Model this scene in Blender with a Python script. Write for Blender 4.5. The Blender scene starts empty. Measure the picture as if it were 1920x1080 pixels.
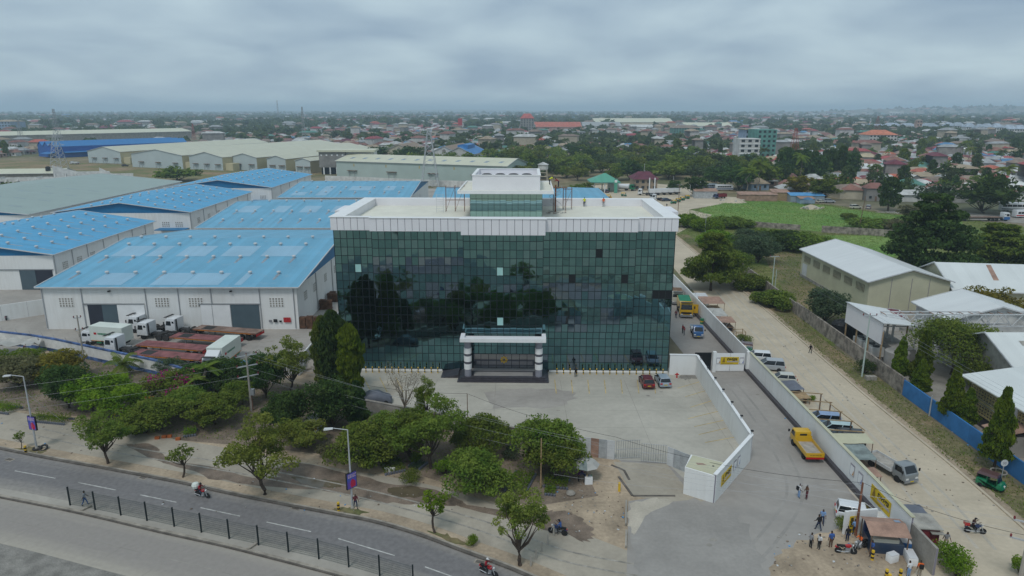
import bpy,bmesh,math,random
import numpy as np
from mathutils import Vector,Matrix
from mathutils.geometry import tessellate_polygon
# ------------------------------------------------------------------ camera
SC = bpy.context.scene
COL = SC.collection
CAM_H,FPX = 38.0,1300.0
PITCH = math.atan(333.0 / FPX)
cam_d = bpy.data.cameras.new("camera")
cam_d.sensor_width = 36.0
cam_d.lens = 36.0 * FPX / 1920.0
cam_d.clip_start = 0.5
cam_d.clip_end = 60000.0
cam = bpy.data.objects.new("camera",cam_d)
COL.objects.link(cam)
cam.location = (0,0,CAM_H)
cam.rotation_euler = (math.pi / 2 - PITCH,0,0)
SC.camera = cam
# ------------------------------------------------------------------ world: overcast sky
SUN_EL,SUN_AZ = math.radians(58),math.radians(205)
W = bpy.data.worlds.new("World"); SC.world = W; W.use_nodes = True
nt = W.node_tree; nt.nodes.clear()
def wn(t,**k):
 n = nt.nodes.new(t)
 for a,b in k.items(): setattr(n,a,b)
 return n
L = nt.links.new
wout = wn("ShaderNodeOutputWorld")
sky = wn("ShaderNodeTexSky",sky_type='NISHITA',sun_disc=False,sun_elevation=SUN_EL,sun_rotation=SUN_AZ)
bg_sky = wn("ShaderNodeBackground"); bg_sky.inputs[1].default_value = 0.1
L(sky.outputs[0],bg_sky.inputs[0])
tc = wn("ShaderNodeTexCoord"); sx = wn("ShaderNodeSeparateXYZ"); L(tc.outputs['Generated'],sx.inputs[0])
zc = wn("ShaderNodeMath",operation='MAXIMUM'); L(sx.outputs[2],zc.inputs[0]); zc.inputs[1].default_value = 0.0
za = wn("ShaderNodeMath",operation='ADD'); L(zc.outputs[0],za.inputs[0]); za.inputs[1].default_value = 0.22
dx = wn("ShaderNodeMath",operation='DIVIDE'); L(sx.outputs[0],dx.inputs[0]); L(za.outputs[0],dx.inputs[1])
dy = wn("ShaderNodeMath",operation='DIVIDE'); L(sx.outputs[1],dy.inputs[0]); L(za.outputs[0],dy.inputs[1])
cv = wn("ShaderNodeCombineXYZ"); L(dx.outputs[0],cv.inputs[0]); L(dy.outputs[0],cv.inputs[1])
n1 = wn("ShaderNodeTexNoise"); n1.inputs['Scale'].default_value = 1.5; n1.inputs['Detail'].default_value = 8; n1.inputs['Roughness'].default_value = 0.45
n1.inputs['Distortion'].default_value = 0.25
L(cv.outputs[0],n1.inputs['Vector'])
cr = wn("ShaderNodeValToRGB")
cr.color_ramp.elements[0].position = 0.30; cr.color_ramp.elements[0].color = (0.31,0.42,0.545,1)
cr.color_ramp.elements[1].position = 0.66; cr.color_ramp.elements[1].color = (0.59,0.73,0.80,1)
L(n1.outputs[0],cr.inputs[0])
bg_cl = wn("ShaderNodeBackground"); bg_cl.inputs[1].default_value = 1.0
L(cr.outputs[0],bg_cl.inputs[0])
mx = wn("ShaderNodeMixShader"); mx.inputs[0].default_value = 0.9
L(bg_sky.outputs[0],mx.inputs[1]); L(bg_cl.outputs[0],mx.inputs[2]); L(mx.outputs[0],wout.inputs[0])
# ------------------------------------------------------------------ sun (veiled by cloud)
sd = bpy.data.lights.new("sun",'SUN'); sd.energy = 1.4; sd.angle = math.radians(14); sd.color = (1.0,0.985,0.96)
so = bpy.data.objects.new("sun",sd); COL.objects.link(so)
_dir = Vector((math.sin(SUN_AZ) * math.cos(SUN_EL),math.cos(SUN_AZ) * math.cos(SUN_EL),math.sin(SUN_EL)))
so.rotation_euler = _dir.to_track_quat('Z','Y').to_euler()
so.location = (0,0,200)
SC.view_settings.view_transform = 'Standard'
SC.view_settings.look = 'None'
SC.view_settings.exposure = -0.10
SC.view_settings.gamma = 1.0
SC.cycles.max_bounces = 6
SC.cycles.transparent_max_bounces = 12
SC.cycles.volume_bounces = 1
SC.cycles.use_denoising = True
SC.render.engine = 'CYCLES'
# ------------------------------------------------------------------ survey helpers: where a point seen from the drone stands on the ground
CP,SP = math.cos(PITCH),math.sin(PITCH)
def G(px,py,z=0.0):
 k = (py - 540.0) / FPX
 d = CAM_H - z
 y = d * (CP - k * SP) / (k * CP + SP)
 zc_ = y * CP + d * SP
 return Vector(((px - 960.0) / FPX * zc_,y,z))
def z_at(p,py):
 k = (py - 540.0) / FPX
 return CAM_H - p[1] * (k * CP + SP) / (CP - k * SP)
def mpp(p):
 return (p[1] * CP + (CAM_H - p[2]) * SP) / FPX
def head(a,b):
 v = b - a
 return math.atan2(v.y,v.x)
R = math.radians
def rnd(seed): return random.Random(seed)
# ------------------------------------------------------------------ materials
M = {}
def new_mat(key):
 m = bpy.data.materials.new(key); m.use_nodes = True
 M[key] = m
 return m,m.node_tree,m.node_tree.nodes["Principled BSDF"]
def mat(key,col,rough=0.8,var=0.12,scale=0.6,bump=0.0,metal=0.0,spec=0.3,col2=None,fine=0.0,detail=6,dist=0.0,lo=0.35,hi=0.65,objvar=0.0,coord='world',emit=None):
 if key in M: return M[key]
 m,t,b = new_mat(key)
 b.inputs['Roughness'].default_value = rough
 b.inputs['Metallic'].default_value = metal
 b.inputs['Specular IOR Level'].default_value = spec
 c = (*col,1)
 if var == 0 and col2 is None and objvar == 0:
  b.inputs['Base Color'].default_value = c
 else:
  if coord == 'world':
   g = t.nodes.new("ShaderNodeNewGeometry").outputs['Position']
  else:
   g = t.nodes.new("ShaderNodeTexCoord").outputs['Object']
  n = t.nodes.new("ShaderNodeTexNoise"); n.inputs['Scale'].default_value = scale; n.inputs['Detail'].default_value = detail
  n.inputs['Roughness'].default_value = 0.6; n.inputs['Distortion'].default_value = dist
  t.links.new(g,n.inputs['Vector'])
  r = t.nodes.new("ShaderNodeMapRange"); r.inputs[1].default_value = lo; r.inputs[2].default_value = hi
  t.links.new(n.outputs[0],r.inputs[0])
  mixn = t.nodes.new("ShaderNodeMix"); mixn.data_type = 'RGBA'
  a = tuple(max(0,x * (1 - var)) for x in col) if col2 is None else col
  e = tuple(min(1,x * (1 + var)) for x in col) if col2 is None else col2
  mixn.inputs[6].default_value = (*a,1); mixn.inputs[7].default_value = (*e,1)
  t.links.new(r.outputs[0],mixn.inputs[0])
  outc = mixn.outputs[2]
  if fine > 0:
   n2 = t.nodes.new("ShaderNodeTexNoise"); n2.inputs['Scale'].default_value = scale * 14; n2.inputs['Detail'].default_value = 4
   t.links.new(g,n2.inputs['Vector'])
   r2 = t.nodes.new("ShaderNodeMapRange"); r2.inputs[1].default_value = 0.3; r2.inputs[2].default_value = 0.7
   r2.inputs[3].default_value = 1 - fine; r2.inputs[4].default_value = 1 + fine
   t.links.new(n2.outputs[0],r2.inputs[0])
   vm = t.nodes.new("ShaderNodeVectorMath"); vm.operation = 'SCALE'
   t.links.new(outc,vm.inputs[0]); t.links.new(r2.outputs[0],vm.inputs['Scale']); outc = vm.outputs[0]
  if objvar > 0:
   oi = t.nodes.new("ShaderNodeObjectInfo")
   hs = t.nodes.new("ShaderNodeHueSaturation")
   r3 = t.nodes.new("ShaderNodeMapRange"); r3.inputs[3].default_value = 1 - objvar; r3.inputs[4].default_value = 1 + objvar
   r4 = t.nodes.new("ShaderNodeMapRange"); r4.inputs[3].default_value = 0.5 - objvar * 0.06; r4.inputs[4].default_value = 0.5 + objvar * 0.06
   t.links.new(oi.outputs['Random'],r3.inputs[0]); t.links.new(oi.outputs['Random'],r4.inputs[0])
   t.links.new(r3.outputs[0],hs.inputs['Value']); t.links.new(r4.outputs[0],hs.inputs['Hue'])
   t.links.new(outc,hs.inputs['Color']); outc = hs.outputs[0]
  t.links.new(outc,b.inputs['Base Color'])
  if bump > 0:
   bn = t.nodes.new("ShaderNodeBump"); bn.inputs['Strength'].default_value = bump; bn.inputs['Distance'].default_value = 0.1
   n3 = t.nodes.new("ShaderNodeTexNoise"); n3.inputs['Scale'].default_value = scale * 20; n3.inputs['Detail'].default_value = 3
   t.links.new(g,n3.inputs['Vector']); t.links.new(n3.outputs[0],bn.inputs['Height']); t.links.new(bn.outputs[0],b.inputs['Normal'])
 return m
def roofmat(key,col,axis=0,pitch=0.25,var=0.1,rough=0.5,rust=None,streak=0.1,metal=0.0):
 """ribbed sheet metal: ribs run down the slope, faint sheet to sheet difference, optional rust"""
 m,t,b = new_mat(key)
 b.inputs['Roughness'].default_value = rough; b.inputs['Specular IOR Level'].default_value = 0.3; b.inputs['Metallic'].default_value = metal
 tcn = t.nodes.new("ShaderNodeTexCoord"); sp = t.nodes.new("ShaderNodeSeparateXYZ"); t.links.new(tcn.outputs['Object'],sp.inputs[0])
 def math_(op,a,v):
  n = t.nodes.new("ShaderNodeMath"); n.operation = op; t.links.new(a,n.inputs[0])
  if isinstance(v,(int,float)): n.inputs[1].default_value = v
  else: t.links.new(v,n.inputs[1])
  return n.outputs[0]
 ax = sp.outputs[axis]
 rib = math_('SINE',math_('MULTIPLY',ax,2 * math.pi / pitch),0)
 bn = t.nodes.new("ShaderNodeBump"); bn.inputs['Strength'].default_value = 0.35; bn.inputs['Distance'].default_value = 0.03
 t.links.new(rib,bn.inputs['Height']); t.links.new(bn.outputs[0],b.inputs['Normal'])
 sheet = t.nodes.new("ShaderNodeTexWhiteNoise"); sheet.noise_dimensions = '1D'
 fl = math_('FLOOR',math_('DIVIDE',ax,1.0),0); t.links.new(fl,sheet.inputs['W'])
 ns = t.nodes.new("ShaderNodeTexNoise"); ns.inputs['Scale'].default_value = 0.18; ns.inputs['Detail'].default_value = 7
 t.links.new(tcn.outputs['Object'],ns.inputs['Vector'])
 v1 = math_('MULTIPLY',math_('SUBTRACT',sheet.outputs[0],0.5),streak)
 v2 = math_('MULTIPLY',math_('SUBTRACT',ns.outputs[0],0.5),var * 4)
 val = math_('ADD',math_('ADD',v1,v2),1.0)
 vm = t.nodes.new("ShaderNodeVectorMath"); vm.operation = 'SCALE'; vm.inputs[0].default_value = col
 t.links.new(val,vm.inputs['Scale']); outc = vm.outputs[0]
 if rust:
  n4 = t.nodes.new("ShaderNodeTexNoise"); n4.inputs['Scale'].default_value = 0.45; n4.inputs['Detail'].default_value = 9; n4.inputs['Roughness'].default_value = 0.7
  t.links.new(tcn.outputs['Object'],n4.inputs['Vector'])
  rr = t.nodes.new("ShaderNodeMapRange"); rr.inputs[1].default_value = rust[1]; rr.inputs[2].default_value = rust[1] + 0.14
  t.links.new(n4.outputs[0],rr.inputs[0])
  mi = t.nodes.new("ShaderNodeMix"); mi.data_type = 'RGBA'; mi.inputs[7].default_value = (*rust[0],1)
  t.links.new(rr.outputs[0],mi.inputs[0]); t.links.new(outc,mi.inputs[6]); outc = mi.outputs[2]
 t.links.new(outc,b.inputs['Base Color'])
 return m
def leafmat(key,col,col2,trans=0.35,objvar=0.12,rough=0.6):
 m,t,b = new_mat(key)
 g = t.nodes.new("ShaderNodeNewGeometry").outputs['Position']
 n = t.nodes.new("ShaderNodeTexNoise"); n.inputs['Scale'].default_value = 0.55; n.inputs['Detail'].default_value = 5; n.inputs['Roughness'].default_value = 0.75
 t.links.new(g,n.inputs['Vector'])
 r = t.nodes.new("ShaderNodeMapRange"); r.inputs[1].default_value = 0.36; r.inputs[2].default_value = 0.66
 t.links.new(n.outputs[0],r.inputs[0])
 mi = t.nodes.new("ShaderNodeMix"); mi.data_type = 'RGBA'; mi.inputs[6].default_value = (*col,1); mi.inputs[7].default_value = (*col2,1)
 t.links.new(r.outputs[0],mi.inputs[0])
 oi = t.nodes.new("ShaderNodeObjectInfo"); hs = t.nodes.new("ShaderNodeHueSaturation")
 r3 = t.nodes.new("ShaderNodeMapRange"); r3.inputs[3].default_value = 1 - objvar * 1.5; r3.inputs[4].default_value = 1 + objvar * 1.5
 r4 = t.nodes.new("ShaderNodeMapRange"); r4.inputs[3].default_value = 0.5 - objvar * 0.12; r4.inputs[4].default_value = 0.5 + objvar * 0.1
 t.links.new(oi.outputs['Random'],r3.inputs[0]); t.links.new(oi.outputs['Random'],r4.inputs[0])
 t.links.new(r3.outputs[0],hs.inputs['Value']); t.links.new(r4.outputs[0],hs.inputs['Hue']); t.links.new(mi.outputs[2],hs.inputs['Color'])
 df = t.nodes.new("ShaderNodeBsdfDiffuse"); tr = t.nodes.new("ShaderNodeBsdfTranslucent"); mixs = t.nodes.new("ShaderNodeMixShader")
 mixs.inputs[0].default_value = trans
 t.links.new(hs.outputs[0],df.inputs[0]); t.links.new(hs.outputs[0],tr.inputs[0])
 t.links.new(df.outputs[0],mixs.inputs[1]); t.links.new(tr.outputs[0],mixs.inputs[2])
 t.links.new(mixs.outputs[0],t.nodes["Material Output"].inputs[0]); t.nodes.remove(b)
 return m
# ------------------------------------------------------------------ mesh builder
class MB:
 def __init__(s): s.v = []; s.f = []; s.m = []
 def add(s,vs,fs,m=0):
  o = len(s.v); s.v += [tuple(v) for v in vs]
  for f in fs: s.f.append(tuple(i + o for i in f)); s.m.append(m)
  return s
 def box(s,c,d,m=0,rz=0.0,rot=None,taper=1.0):
  hx,hy,hz = d[0] / 2,d[1] / 2,d[2] / 2
  vs = []
  for z in (-hz,hz):
   k = taper if z > 0 else 1.0
   for x,y in ((-hx,-hy),(hx,-hy),(hx,hy),(-hx,hy)): vs.append(Vector((x * k,y * k,z)))
  mt = rot if rot is not None else Matrix.Rotation(rz,3,'Z')
  c = Vector(c)
  vs = [mt @ v + c for v in vs]
  return s.add(vs,[(3,2,1,0),(4,5,6,7),(0,1,5,4),(1,2,6,5),(2,3,7,6),(3,0,4,7)],m)
 def bb(s,x0,x1,y0,y1,z0,z1,m=0):
  return s.box(((x0 + x1) / 2,(y0 + y1) / 2,(z0 + z1) / 2),(abs(x1 - x0),abs(y1 - y0),abs(z1 - z0)),m)
 def beam(s,a,b,w=0.1,h=None,m=0):
  a,b = Vector(a),Vector(b); d = b - a; ln = d.length
  if ln < 1e-6: return s
  q = d.to_track_quat('X','Z').to_matrix()
  return s.box((a + b) / 2,(ln,w,h or w),m,rot=q)
 def tube(s,path,r,n=6,m=0,cap=True):
  path = [Vector(p) for p in path]
  rs = r if isinstance(r,(list,tuple)) else [r] * len(path)
  rings = []
  for i,p in enumerate(path):
   d = (path[min(i + 1,len(path) - 1)] - path[max(i - 1,0)])
   q = d.to_track_quat('Z','Y').to_matrix() if d.length > 1e-9 else Matrix.Identity(3)
   rings.append([q @ Vector((rs[i] * math.cos(2 * math.pi * k / n),rs[i] * math.sin(2 * math.pi * k / n),0)) + p for k in range(n)])
  return s.loft(rings,m,cap)
 def loft(s,rings,m=0,cap=True):
  n = len(rings[0]); vs = [v for r in rings for v in r]; fs = []
  for i in range(len(rings) - 1):
   for k in range(n):
    a = i * n + k; b = i * n + (k + 1) % n
    fs.append((a,b,b + n,a + n))
  if cap:
   fs.append(tuple(range(n - 1,-1,-1))); fs.append(tuple(range((len(rings) - 1) * n,len(rings) * n)))
  return s.add(vs,fs,m)
 def lathe(s,c,prof,n=12,m=0,axis='Z'):
  c = Vector(c); rings = []
  for r,z in prof:
   ring = []
   for k in range(n):
    a = 2 * math.pi * k / n
    v = Vector((r * math.cos(a),r * math.sin(a),z))
    if axis == 'Y': v = Vector((v.x,v.z,v.y));
    if axis == 'X': v = Vector((v.z,v.x,v.y))
    ring.append(v + c)
   rings.append(ring)
  return s.loft(rings,m)
 def prism(s,poly,z0,z1,m=0):
  n = len(poly)
  vs = [(p[0],p[1],z0) for p in poly] + [(p[0],p[1],z1) for p in poly]
  fs = [tuple(range(n - 1,-1,-1)),tuple(range(n,2 * n))] + [(i,(i + 1) % n,(i + 1) % n + n,i + n) for i in range(n)]
  return s.add(vs,fs,m)
 def extrude_y(s,prof,y0,y1,m=0):
  """profile in x,z pulled from y0 to y1"""
  n = len(prof)
  vs = [(p[0],y0,p[1]) for p in prof] + [(p[0],y1,p[1]) for p in prof]
  fs = [tuple(range(n)),tuple(range(2 * n - 1,n - 1,-1))] + [(i + n,(i + 1) % n + n,(i + 1) % n,i) for i in range(n)]
  return s.add(vs,fs,m)
 def mesh(s,name,mats,smooth=False):
  me = bpy.data.meshes.new(name)
  me.from_pydata(s.v,[],s.f)
  for x in (mats if isinstance(mats,(list,tuple)) else [mats]): me.materials.append(M[x] if isinstance(x,str) else x)
  if any(s.m): me.polygons.foreach_set("material_index",s.m)
  if smooth: me.polygons.foreach_set("use_smooth",[True] * len(me.polygons))
  me.update()
  return me
 def build(s,name,mats,parent=None,loc=(0,0,0),rz=0.0,smooth=False):
  return obj(name,s.mesh(name,mats,smooth),parent,loc,rz)
def obj(name,me,parent=None,loc=(0,0,0),rz=0.0):
 o = bpy.data.objects.new(name,me); COL.objects.link(o)
 o.location = loc; o.rotation_euler = (0,0,rz)
 if parent is not None: o.parent = parent
 return o
def tag(o,label=None,cat=None,group=None,kind=None):
 if label: o["label"] = label
 if cat: o["category"] = cat
 if group: o["group"] = group
 if kind: o["kind"] = kind
 return o
def thing(name,label,cat,loc=(0,0,0),rz=0.0,group=None):
 o = bpy.data.objects.new(name,None); COL.objects.link(o)
 o.empty_display_size = 0.3
 o.location = loc; o.rotation_euler = (0,0,rz)
 return tag(o,label,cat,group)
def kids(o): return KIDS(o)
def KIDS(o): return list(o.children)
def dup(root,loc,rz=0.0,label=None,scale=None,group=None,mats=None):
 def cp(o,par):
  c = o.copy(); COL.objects.link(c); c.parent = par
  for ch in CH.get(o.name,()): cp(ch,c)
  return c
 if root.name not in CHDONE: _scan(root)
 r = cp(root,None)
 r.location = loc; r.rotation_euler = (0,0,rz)
 if scale is not None: r.scale = (scale,) * 3 if isinstance(scale,(int,float)) else scale
 if label: r["label"] = label
 if group: r["group"] = group
 return r
CH = {}; CHDONE = set()
def _scan(root):
 CHDONE.add(root.name)
 CH[root.name] = list(root.children)
 for c in CH[root.name]: _scan(c)
def parts_of(root):
 out = []
 for c in root.children:
  out.append(c); out += parts_of(c)
 return out
def repaint(root,swap):
 """give one copy its own paint: object-level material slots, shared mesh"""
 for o in [root] + parts_of(root):
  if o.type != 'MESH': continue
  for sl in o.material_slots:
   k = sl.material.name if sl.material else None
   if k in swap:
    sl.link = 'OBJECT'; sl.material = M[swap[k]]
def sheet(name,pts,z,m,kind="structure",label=None,cat=None,parent=None):
 """one flat sheet from an outline"""
 vs = [Vector((p[0],p[1],z)) for p in pts]
 tris = tessellate_polygon([vs])
 me = bpy.data.meshes.new(name)
 fs = []
 for t in tris:
  a,b,c = (vs[i] for i in t)
  fs.append(t if (b - a).cross(c - a).z > 0 else t[::-1])
 me.from_pydata(vs,[],fs); me.materials.append(M[m]); me.update()
 return tag(obj(name,me,parent),label,cat,None,kind)
def catmull(pts,n=6):
 pts = [Vector(p) for p in pts]; out = []
 for i in range(len(pts) - 1):
  p0 = pts[max(i - 1,0)]; p1 = pts[i]; p2 = pts[i + 1]; p3 = pts[min(i + 2,len(pts) - 1)]
  for k in range(n):
   t = k / n
   out.append(0.5 * ((2 * p1) + (p2 - p0) * t + (2 * p0 - 5 * p1 + 4 * p2 - p3) * t * t + (3 * p1 - p0 - 3 * p2 + p3) * t ** 3))
 out.append(pts[-1]); return out
def offset(line,d):
 out = []
 for i,p in enumerate(line):
  t = line[min(i + 1,len(line) - 1)] - line[max(i - 1,0)]
  n = Vector((-t.y,t.x,0)).normalized()
  out.append(p + n * d)
 return out
def resample(line,step=None,n=None):
 d = [0.0]
 for a,b in zip(line,line[1:]): d.append(d[-1] + (b - a).length)
 tot = d[-1]
 if n is None: n = max(2,int(tot / step) + 1)
 out = []; j = 0
 for i in range(n):
  s_ = tot * i / (n - 1)
  while j < len(line) - 2 and d[j + 1] < s_: j += 1
  k = (s_ - d[j]) / max(1e-9,d[j + 1] - d[j]); out.append(line[j].lerp(line[j + 1],min(max(k,0),1)))
 return out
def strip(name,la,lb,z,m,kind="structure",across=6):
 n = max(len(la),len(lb)); la = resample(la,n=n); lb = resample(lb,n=n)
 vs = []; uv = []; dist = 0.0
 for i in range(n):
  if i: dist += (la[i] - la[i - 1]).length
  for k in range(across + 1):
   p = la[i].lerp(lb[i],k / across); vs.append((p.x,p.y,z)); uv.append((dist,k / across))
 fs = []
 for i in range(n - 1):
  for k in range(across):
   a = i * (across + 1) + k; fs.append((a,a + 1,a + across + 2,a + across + 1))
 me = bpy.data.meshes.new(name); me.from_pydata(vs,[],fs); me.materials.append(M[m])
 ul = me.uv_layers.new(name="UVMap")
 for lp in me.loops: ul.data[lp.index].uv = uv[lp.vertex_index]
 me.update()
 if me.polygons[0].normal.z < 0: me.flip_normals()
 return tag(obj(name,me),kind=kind)
def ribbon_solid(name,line,w,z0,z1,m,parent=None,kind=None):
 """a kerb or wall of given width that follows a line"""
 a = offset(line,w / 2); b = offset(line,-w / 2); mb = MB()
 rings = [[Vector((p.x,p.y,z0)),Vector((p.x,p.y,z1)),Vector((q.x,q.y,z1)),Vector((q.x,q.y,z0))] for p,q in zip(a,b)]
 mb.loft(rings)
 return tag(mb.build(name,m,parent),kind=kind)
def text_mesh(txt,size,m,name,parent,mtx,shear=0.0,bold=0.0,align='LEFT',sx_=1.0):
 cu = bpy.data.curves.new(name,'FONT'); cu.body = txt; cu.size = size; cu.shear = shear; cu.offset = bold; cu.align_x = align
 cu.resolution_u = 3
 to = bpy.data.objects.new(name + "_tmp",cu); COL.objects.link(to)
 bpy.context.view_layer.update()
 dg = bpy.context.evaluated_depsgraph_get()
 me = bpy.data.meshes.new_from_object(to.evaluated_get(dg))
 bpy.data.objects.remove(to); bpy.data.curves.remove(cu)
 me.materials.clear(); me.materials.append(M[m])
 for v in me.vertices: v.co.x *= sx_
 o = obj(name,me,parent); o.matrix_local = mtx
 return o
# ------------------------------------------------------------------ palette
mat('concrete_yard',(0.43,0.40,0.34),0.9,var=0.13,scale=0.11,fine=0.05,detail=9,dist=0.6)
mat('concrete_drive',(0.315,0.29,0.262),0.9,var=0.12,scale=0.09,fine=0.05,detail=9,dist=0.8)
mat('concrete_depot',(0.35,0.32,0.285),0.9,var=0.14,scale=0.1,fine=0.06,detail=9,dist=0.6)
mat('concrete_old',(0.30,0.275,0.24),0.92,var=0.2,scale=0.3,fine=0.1,detail=8)
mat('concrete_lane',(0.36,0.33,0.285),0.9,var=0.14,scale=0.13,fine=0.05,detail=9,dist=0.5)
mat('street_dust',(0.49,0.415,0.31),0.95,var=0.11,scale=0.14,fine=0.06,detail=9,dist=0.5)
mat('dirt',(0.37,0.29,0.205),0.95,var=0.28,scale=0.22,fine=0.14,detail=10,dist=0.4,bump=0.3)
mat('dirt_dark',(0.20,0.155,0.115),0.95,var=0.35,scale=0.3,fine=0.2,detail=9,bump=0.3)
mat('lane_dust',(0.37,0.325,0.26),0.93,var=0.14,scale=0.16,fine=0.06,detail=9,dist=0.6)
mat('mud',(0.185,0.14,0.105),0.7,var=0.3,scale=0.6,fine=0.2,bump=0.3)
mat('puddle',(0.12,0.095,0.06),0.08,var=0.2,scale=0.4,spec=0.5)
mat('kerb',(0.30,0.265,0.22),0.9,var=0.3,scale=0.9,fine=0.1)
mat('kerb_dark',(0.12,0.105,0.09),0.9,var=0.3,scale=0.9,fine=0.1)
mat('paint_white',(0.47,0.46,0.43),0.8,var=0.3,scale=1.5)
mat('paint_yellow',(0.47,0.36,0.17),0.8,var=0.35,scale=0.9)
mat('gravel',(0.24,0.225,0.20),0.95,var=0.25,scale=0.8,fine=0.3,bump=0.5)
mat('grass',(0.10,0.155,0.03),0.95,scale=0.05,col2=(0.17,0.16,0.055),fine=0.35,detail=10,dist=0.8,bump=0.5)
mat('grass_lush',(0.085,0.205,0.028),0.95,scale=0.06,col2=(0.19,0.265,0.065),fine=0.35,detail=10,dist=0.8,bump=0.6)
mat('grass_dry',(0.10,0.115,0.04),0.95,scale=0.12,col2=(0.24,0.18,0.10),fine=0.3,detail=10,dist=0.6,bump=0.5)
mat('scrub_ground',(0.12,0.12,0.05),0.95,scale=0.02,col2=(0.28,0.21,0.13),fine=0.3,detail=11,dist=0.5)
mat('terrain',(0.10,0.105,0.055),0.95,scale=0.012,col2=(0.24,0.19,0.13),fine=0.25,detail=11,dist=0.5)
mat('field_earth',(0.30,0.20,0.12),0.95,scale=0.035,col2=(0.12,0.14,0.04),fine=0.3,detail=10,dist=0.7)
# road asphalt that carries dust at its edges and two worn wheel tracks per lane (along/across the carriageway)
def road_mat(key,dark,dust,amp=.14):
 m,t,b = new_mat(key); b.inputs['Roughness'].default_value = 0.85; b.inputs['Specular IOR Level'].default_value = 0.25
 uvn = t.nodes.new("ShaderNodeUVMap"); sp = t.nodes.new("ShaderNodeSeparateXYZ"); t.links.new(uvn.outputs[0],sp.inputs[0])
 mp = t.nodes.new("ShaderNodeMapping"); mp.inputs['Scale'].default_value = (0.05,7,1); t.links.new(uvn.outputs[0],mp.inputs[0])
 n = t.nodes.new("ShaderNodeTexNoise"); n.inputs['Scale'].default_value = 1.0; n.inputs['Detail'].default_value = 7; t.links.new(mp.outputs[0],n.inputs[0])
 g = t.nodes.new("ShaderNodeNewGeometry").outputs['Position']
 n2 = t.nodes.new("ShaderNodeTexNoise"); n2.inputs['Scale'].default_value = 2.2; n2.inputs['Detail'].default_value = 7; t.links.new(g,n2.inputs[0])
 # distance from the middle 0..1
 a = t.nodes.new("ShaderNodeMath"); a.operation = 'SUBTRACT'; t.links.new(sp.outputs[1],a.inputs[0]); a.inputs[1].default_value = 0.45
 ab = t.nodes.new("ShaderNodeMath"); ab.operation = 'ABSOLUTE'; t.links.new(a.outputs[0],ab.inputs[0])
 ad = t.nodes.new("ShaderNodeMath"); ad.operation = 'MULTIPLY_ADD'; t.links.new(n.outputs[0],ad.inputs[0]); ad.inputs[1].default_value = 0.35; t.links.new(ab.outputs[0],ad.inputs[2])
 mr = t.nodes.new("ShaderNodeMapRange"); mr.inputs[1].default_value = 0.40; mr.inputs[2].default_value = 0.80; t.links.new(ad.outputs[0],mr.inputs[0])
 mi = t.nodes.new("ShaderNodeMix"); mi.data_type = 'RGBA'; mi.inputs[6].default_value = (*dark,1); mi.inputs[7].default_value = (*dust,1)
 t.links.new(mr.outputs[0],mi.inputs[0])
 mr2 = t.nodes.new("ShaderNodeMapRange"); mr2.inputs[1].default_value = 0.3; mr2.inputs[2].default_value = 0.7; mr2.inputs[3].default_value = 1 - amp; mr2.inputs[4].default_value = 1 + amp
 t.links.new(n2.outputs[0],mr2.inputs[0])
 vm = t.nodes.new("ShaderNodeVectorMath"); vm.operation = 'SCALE'; t.links.new(mi.outputs[2],vm.inputs[0]); t.links.new(mr2.outputs[0],vm.inputs['Scale'])
 t.links.new(vm.outputs[0],b.inputs['Base Color'])
road_mat('asphalt',(0.185,0.175,0.172),(0.33,0.30,0.26))
road_mat('busway',(0.29,0.262,0.235),(0.41,0.37,0.305),.05)
# building skins
def streaked(key,col,dirt,amt):
 m,t,b = new_mat(key); b.inputs['Roughness'].default_value = 0.85; b.inputs['Specular IOR Level'].default_value = 0.25
 g = t.nodes.new("ShaderNodeNewGeometry").outputs['Position']
 mp = t.nodes.new("ShaderNodeMapping"); mp.inputs['Scale'].default_value = (1.6,1.6,0.16); t.links.new(g,mp.inputs[0])
 n = t.nodes.new("ShaderNodeTexNoise"); n.inputs['Scale'].default_value = 1.0; n.inputs['Detail'].default_value = 8; n.inputs['Roughness'].default_value = 0.7; t.links.new(mp.outputs[0],n.inputs[0])
 n2 = t.nodes.new("ShaderNodeTexNoise"); n2.inputs['Scale'].default_value = 0.12; n2.inputs['Detail'].default_value = 5; t.links.new(g,n2.inputs[0])
 ad = t.nodes.new("ShaderNodeMath"); ad.operation = 'ADD'; t.links.new(n.outputs[0],ad.inputs[0]); t.links.new(n2.outputs[0],ad.inputs[1])
 r = t.nodes.new("ShaderNodeMapRange"); r.inputs[1].default_value = 0.92; r.inputs[2].default_value = 1.4; r.inputs[4].default_value = amt; t.links.new(ad.outputs[0],r.inputs[0])
 mi = t.nodes.new("ShaderNodeMix"); mi.data_type = 'RGBA'; mi.inputs[6].default_value = (*col,1); mi.inputs[7].default_value = (*dirt,1); t.links.new(r.outputs[0],mi.inputs[0]); t.links.new(mi.outputs[2],b.inputs['Base Color'])
streaked('white_wall',(0.76,0.76,0.74),(0.48,0.45,0.40),0.4)
mat('white_wall_worn',(0.62,0.61,0.58),0.9,var=0.18,scale=0.5,fine=0.05,detail=9)
mat('white_clad',(0.76,0.75,0.77),0.55,var=0.03,scale=0.3)
mat('roof_membrane',(0.70,0.68,0.58),0.8,var=0.06,scale=0.3,fine=0.03)
mat('joint_dark',(0.03,0.03,0.04),0.7,var=0)
mat('joint_grey',(0.22,0.2,0.24),0.7,var=0)
mat('mullion',(0.012,0.02,0.022),0.5,var=0)
mat('dark_stone',(0.055,0.05,0.058),0.35,var=0.2,scale=2)
mat('stone_tile',(0.30,0.285,0.27),0.4,var=0.1,scale=1)
mat('column_grey',(0.27,0.27,0.31),0.5,var=0.05)
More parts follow.
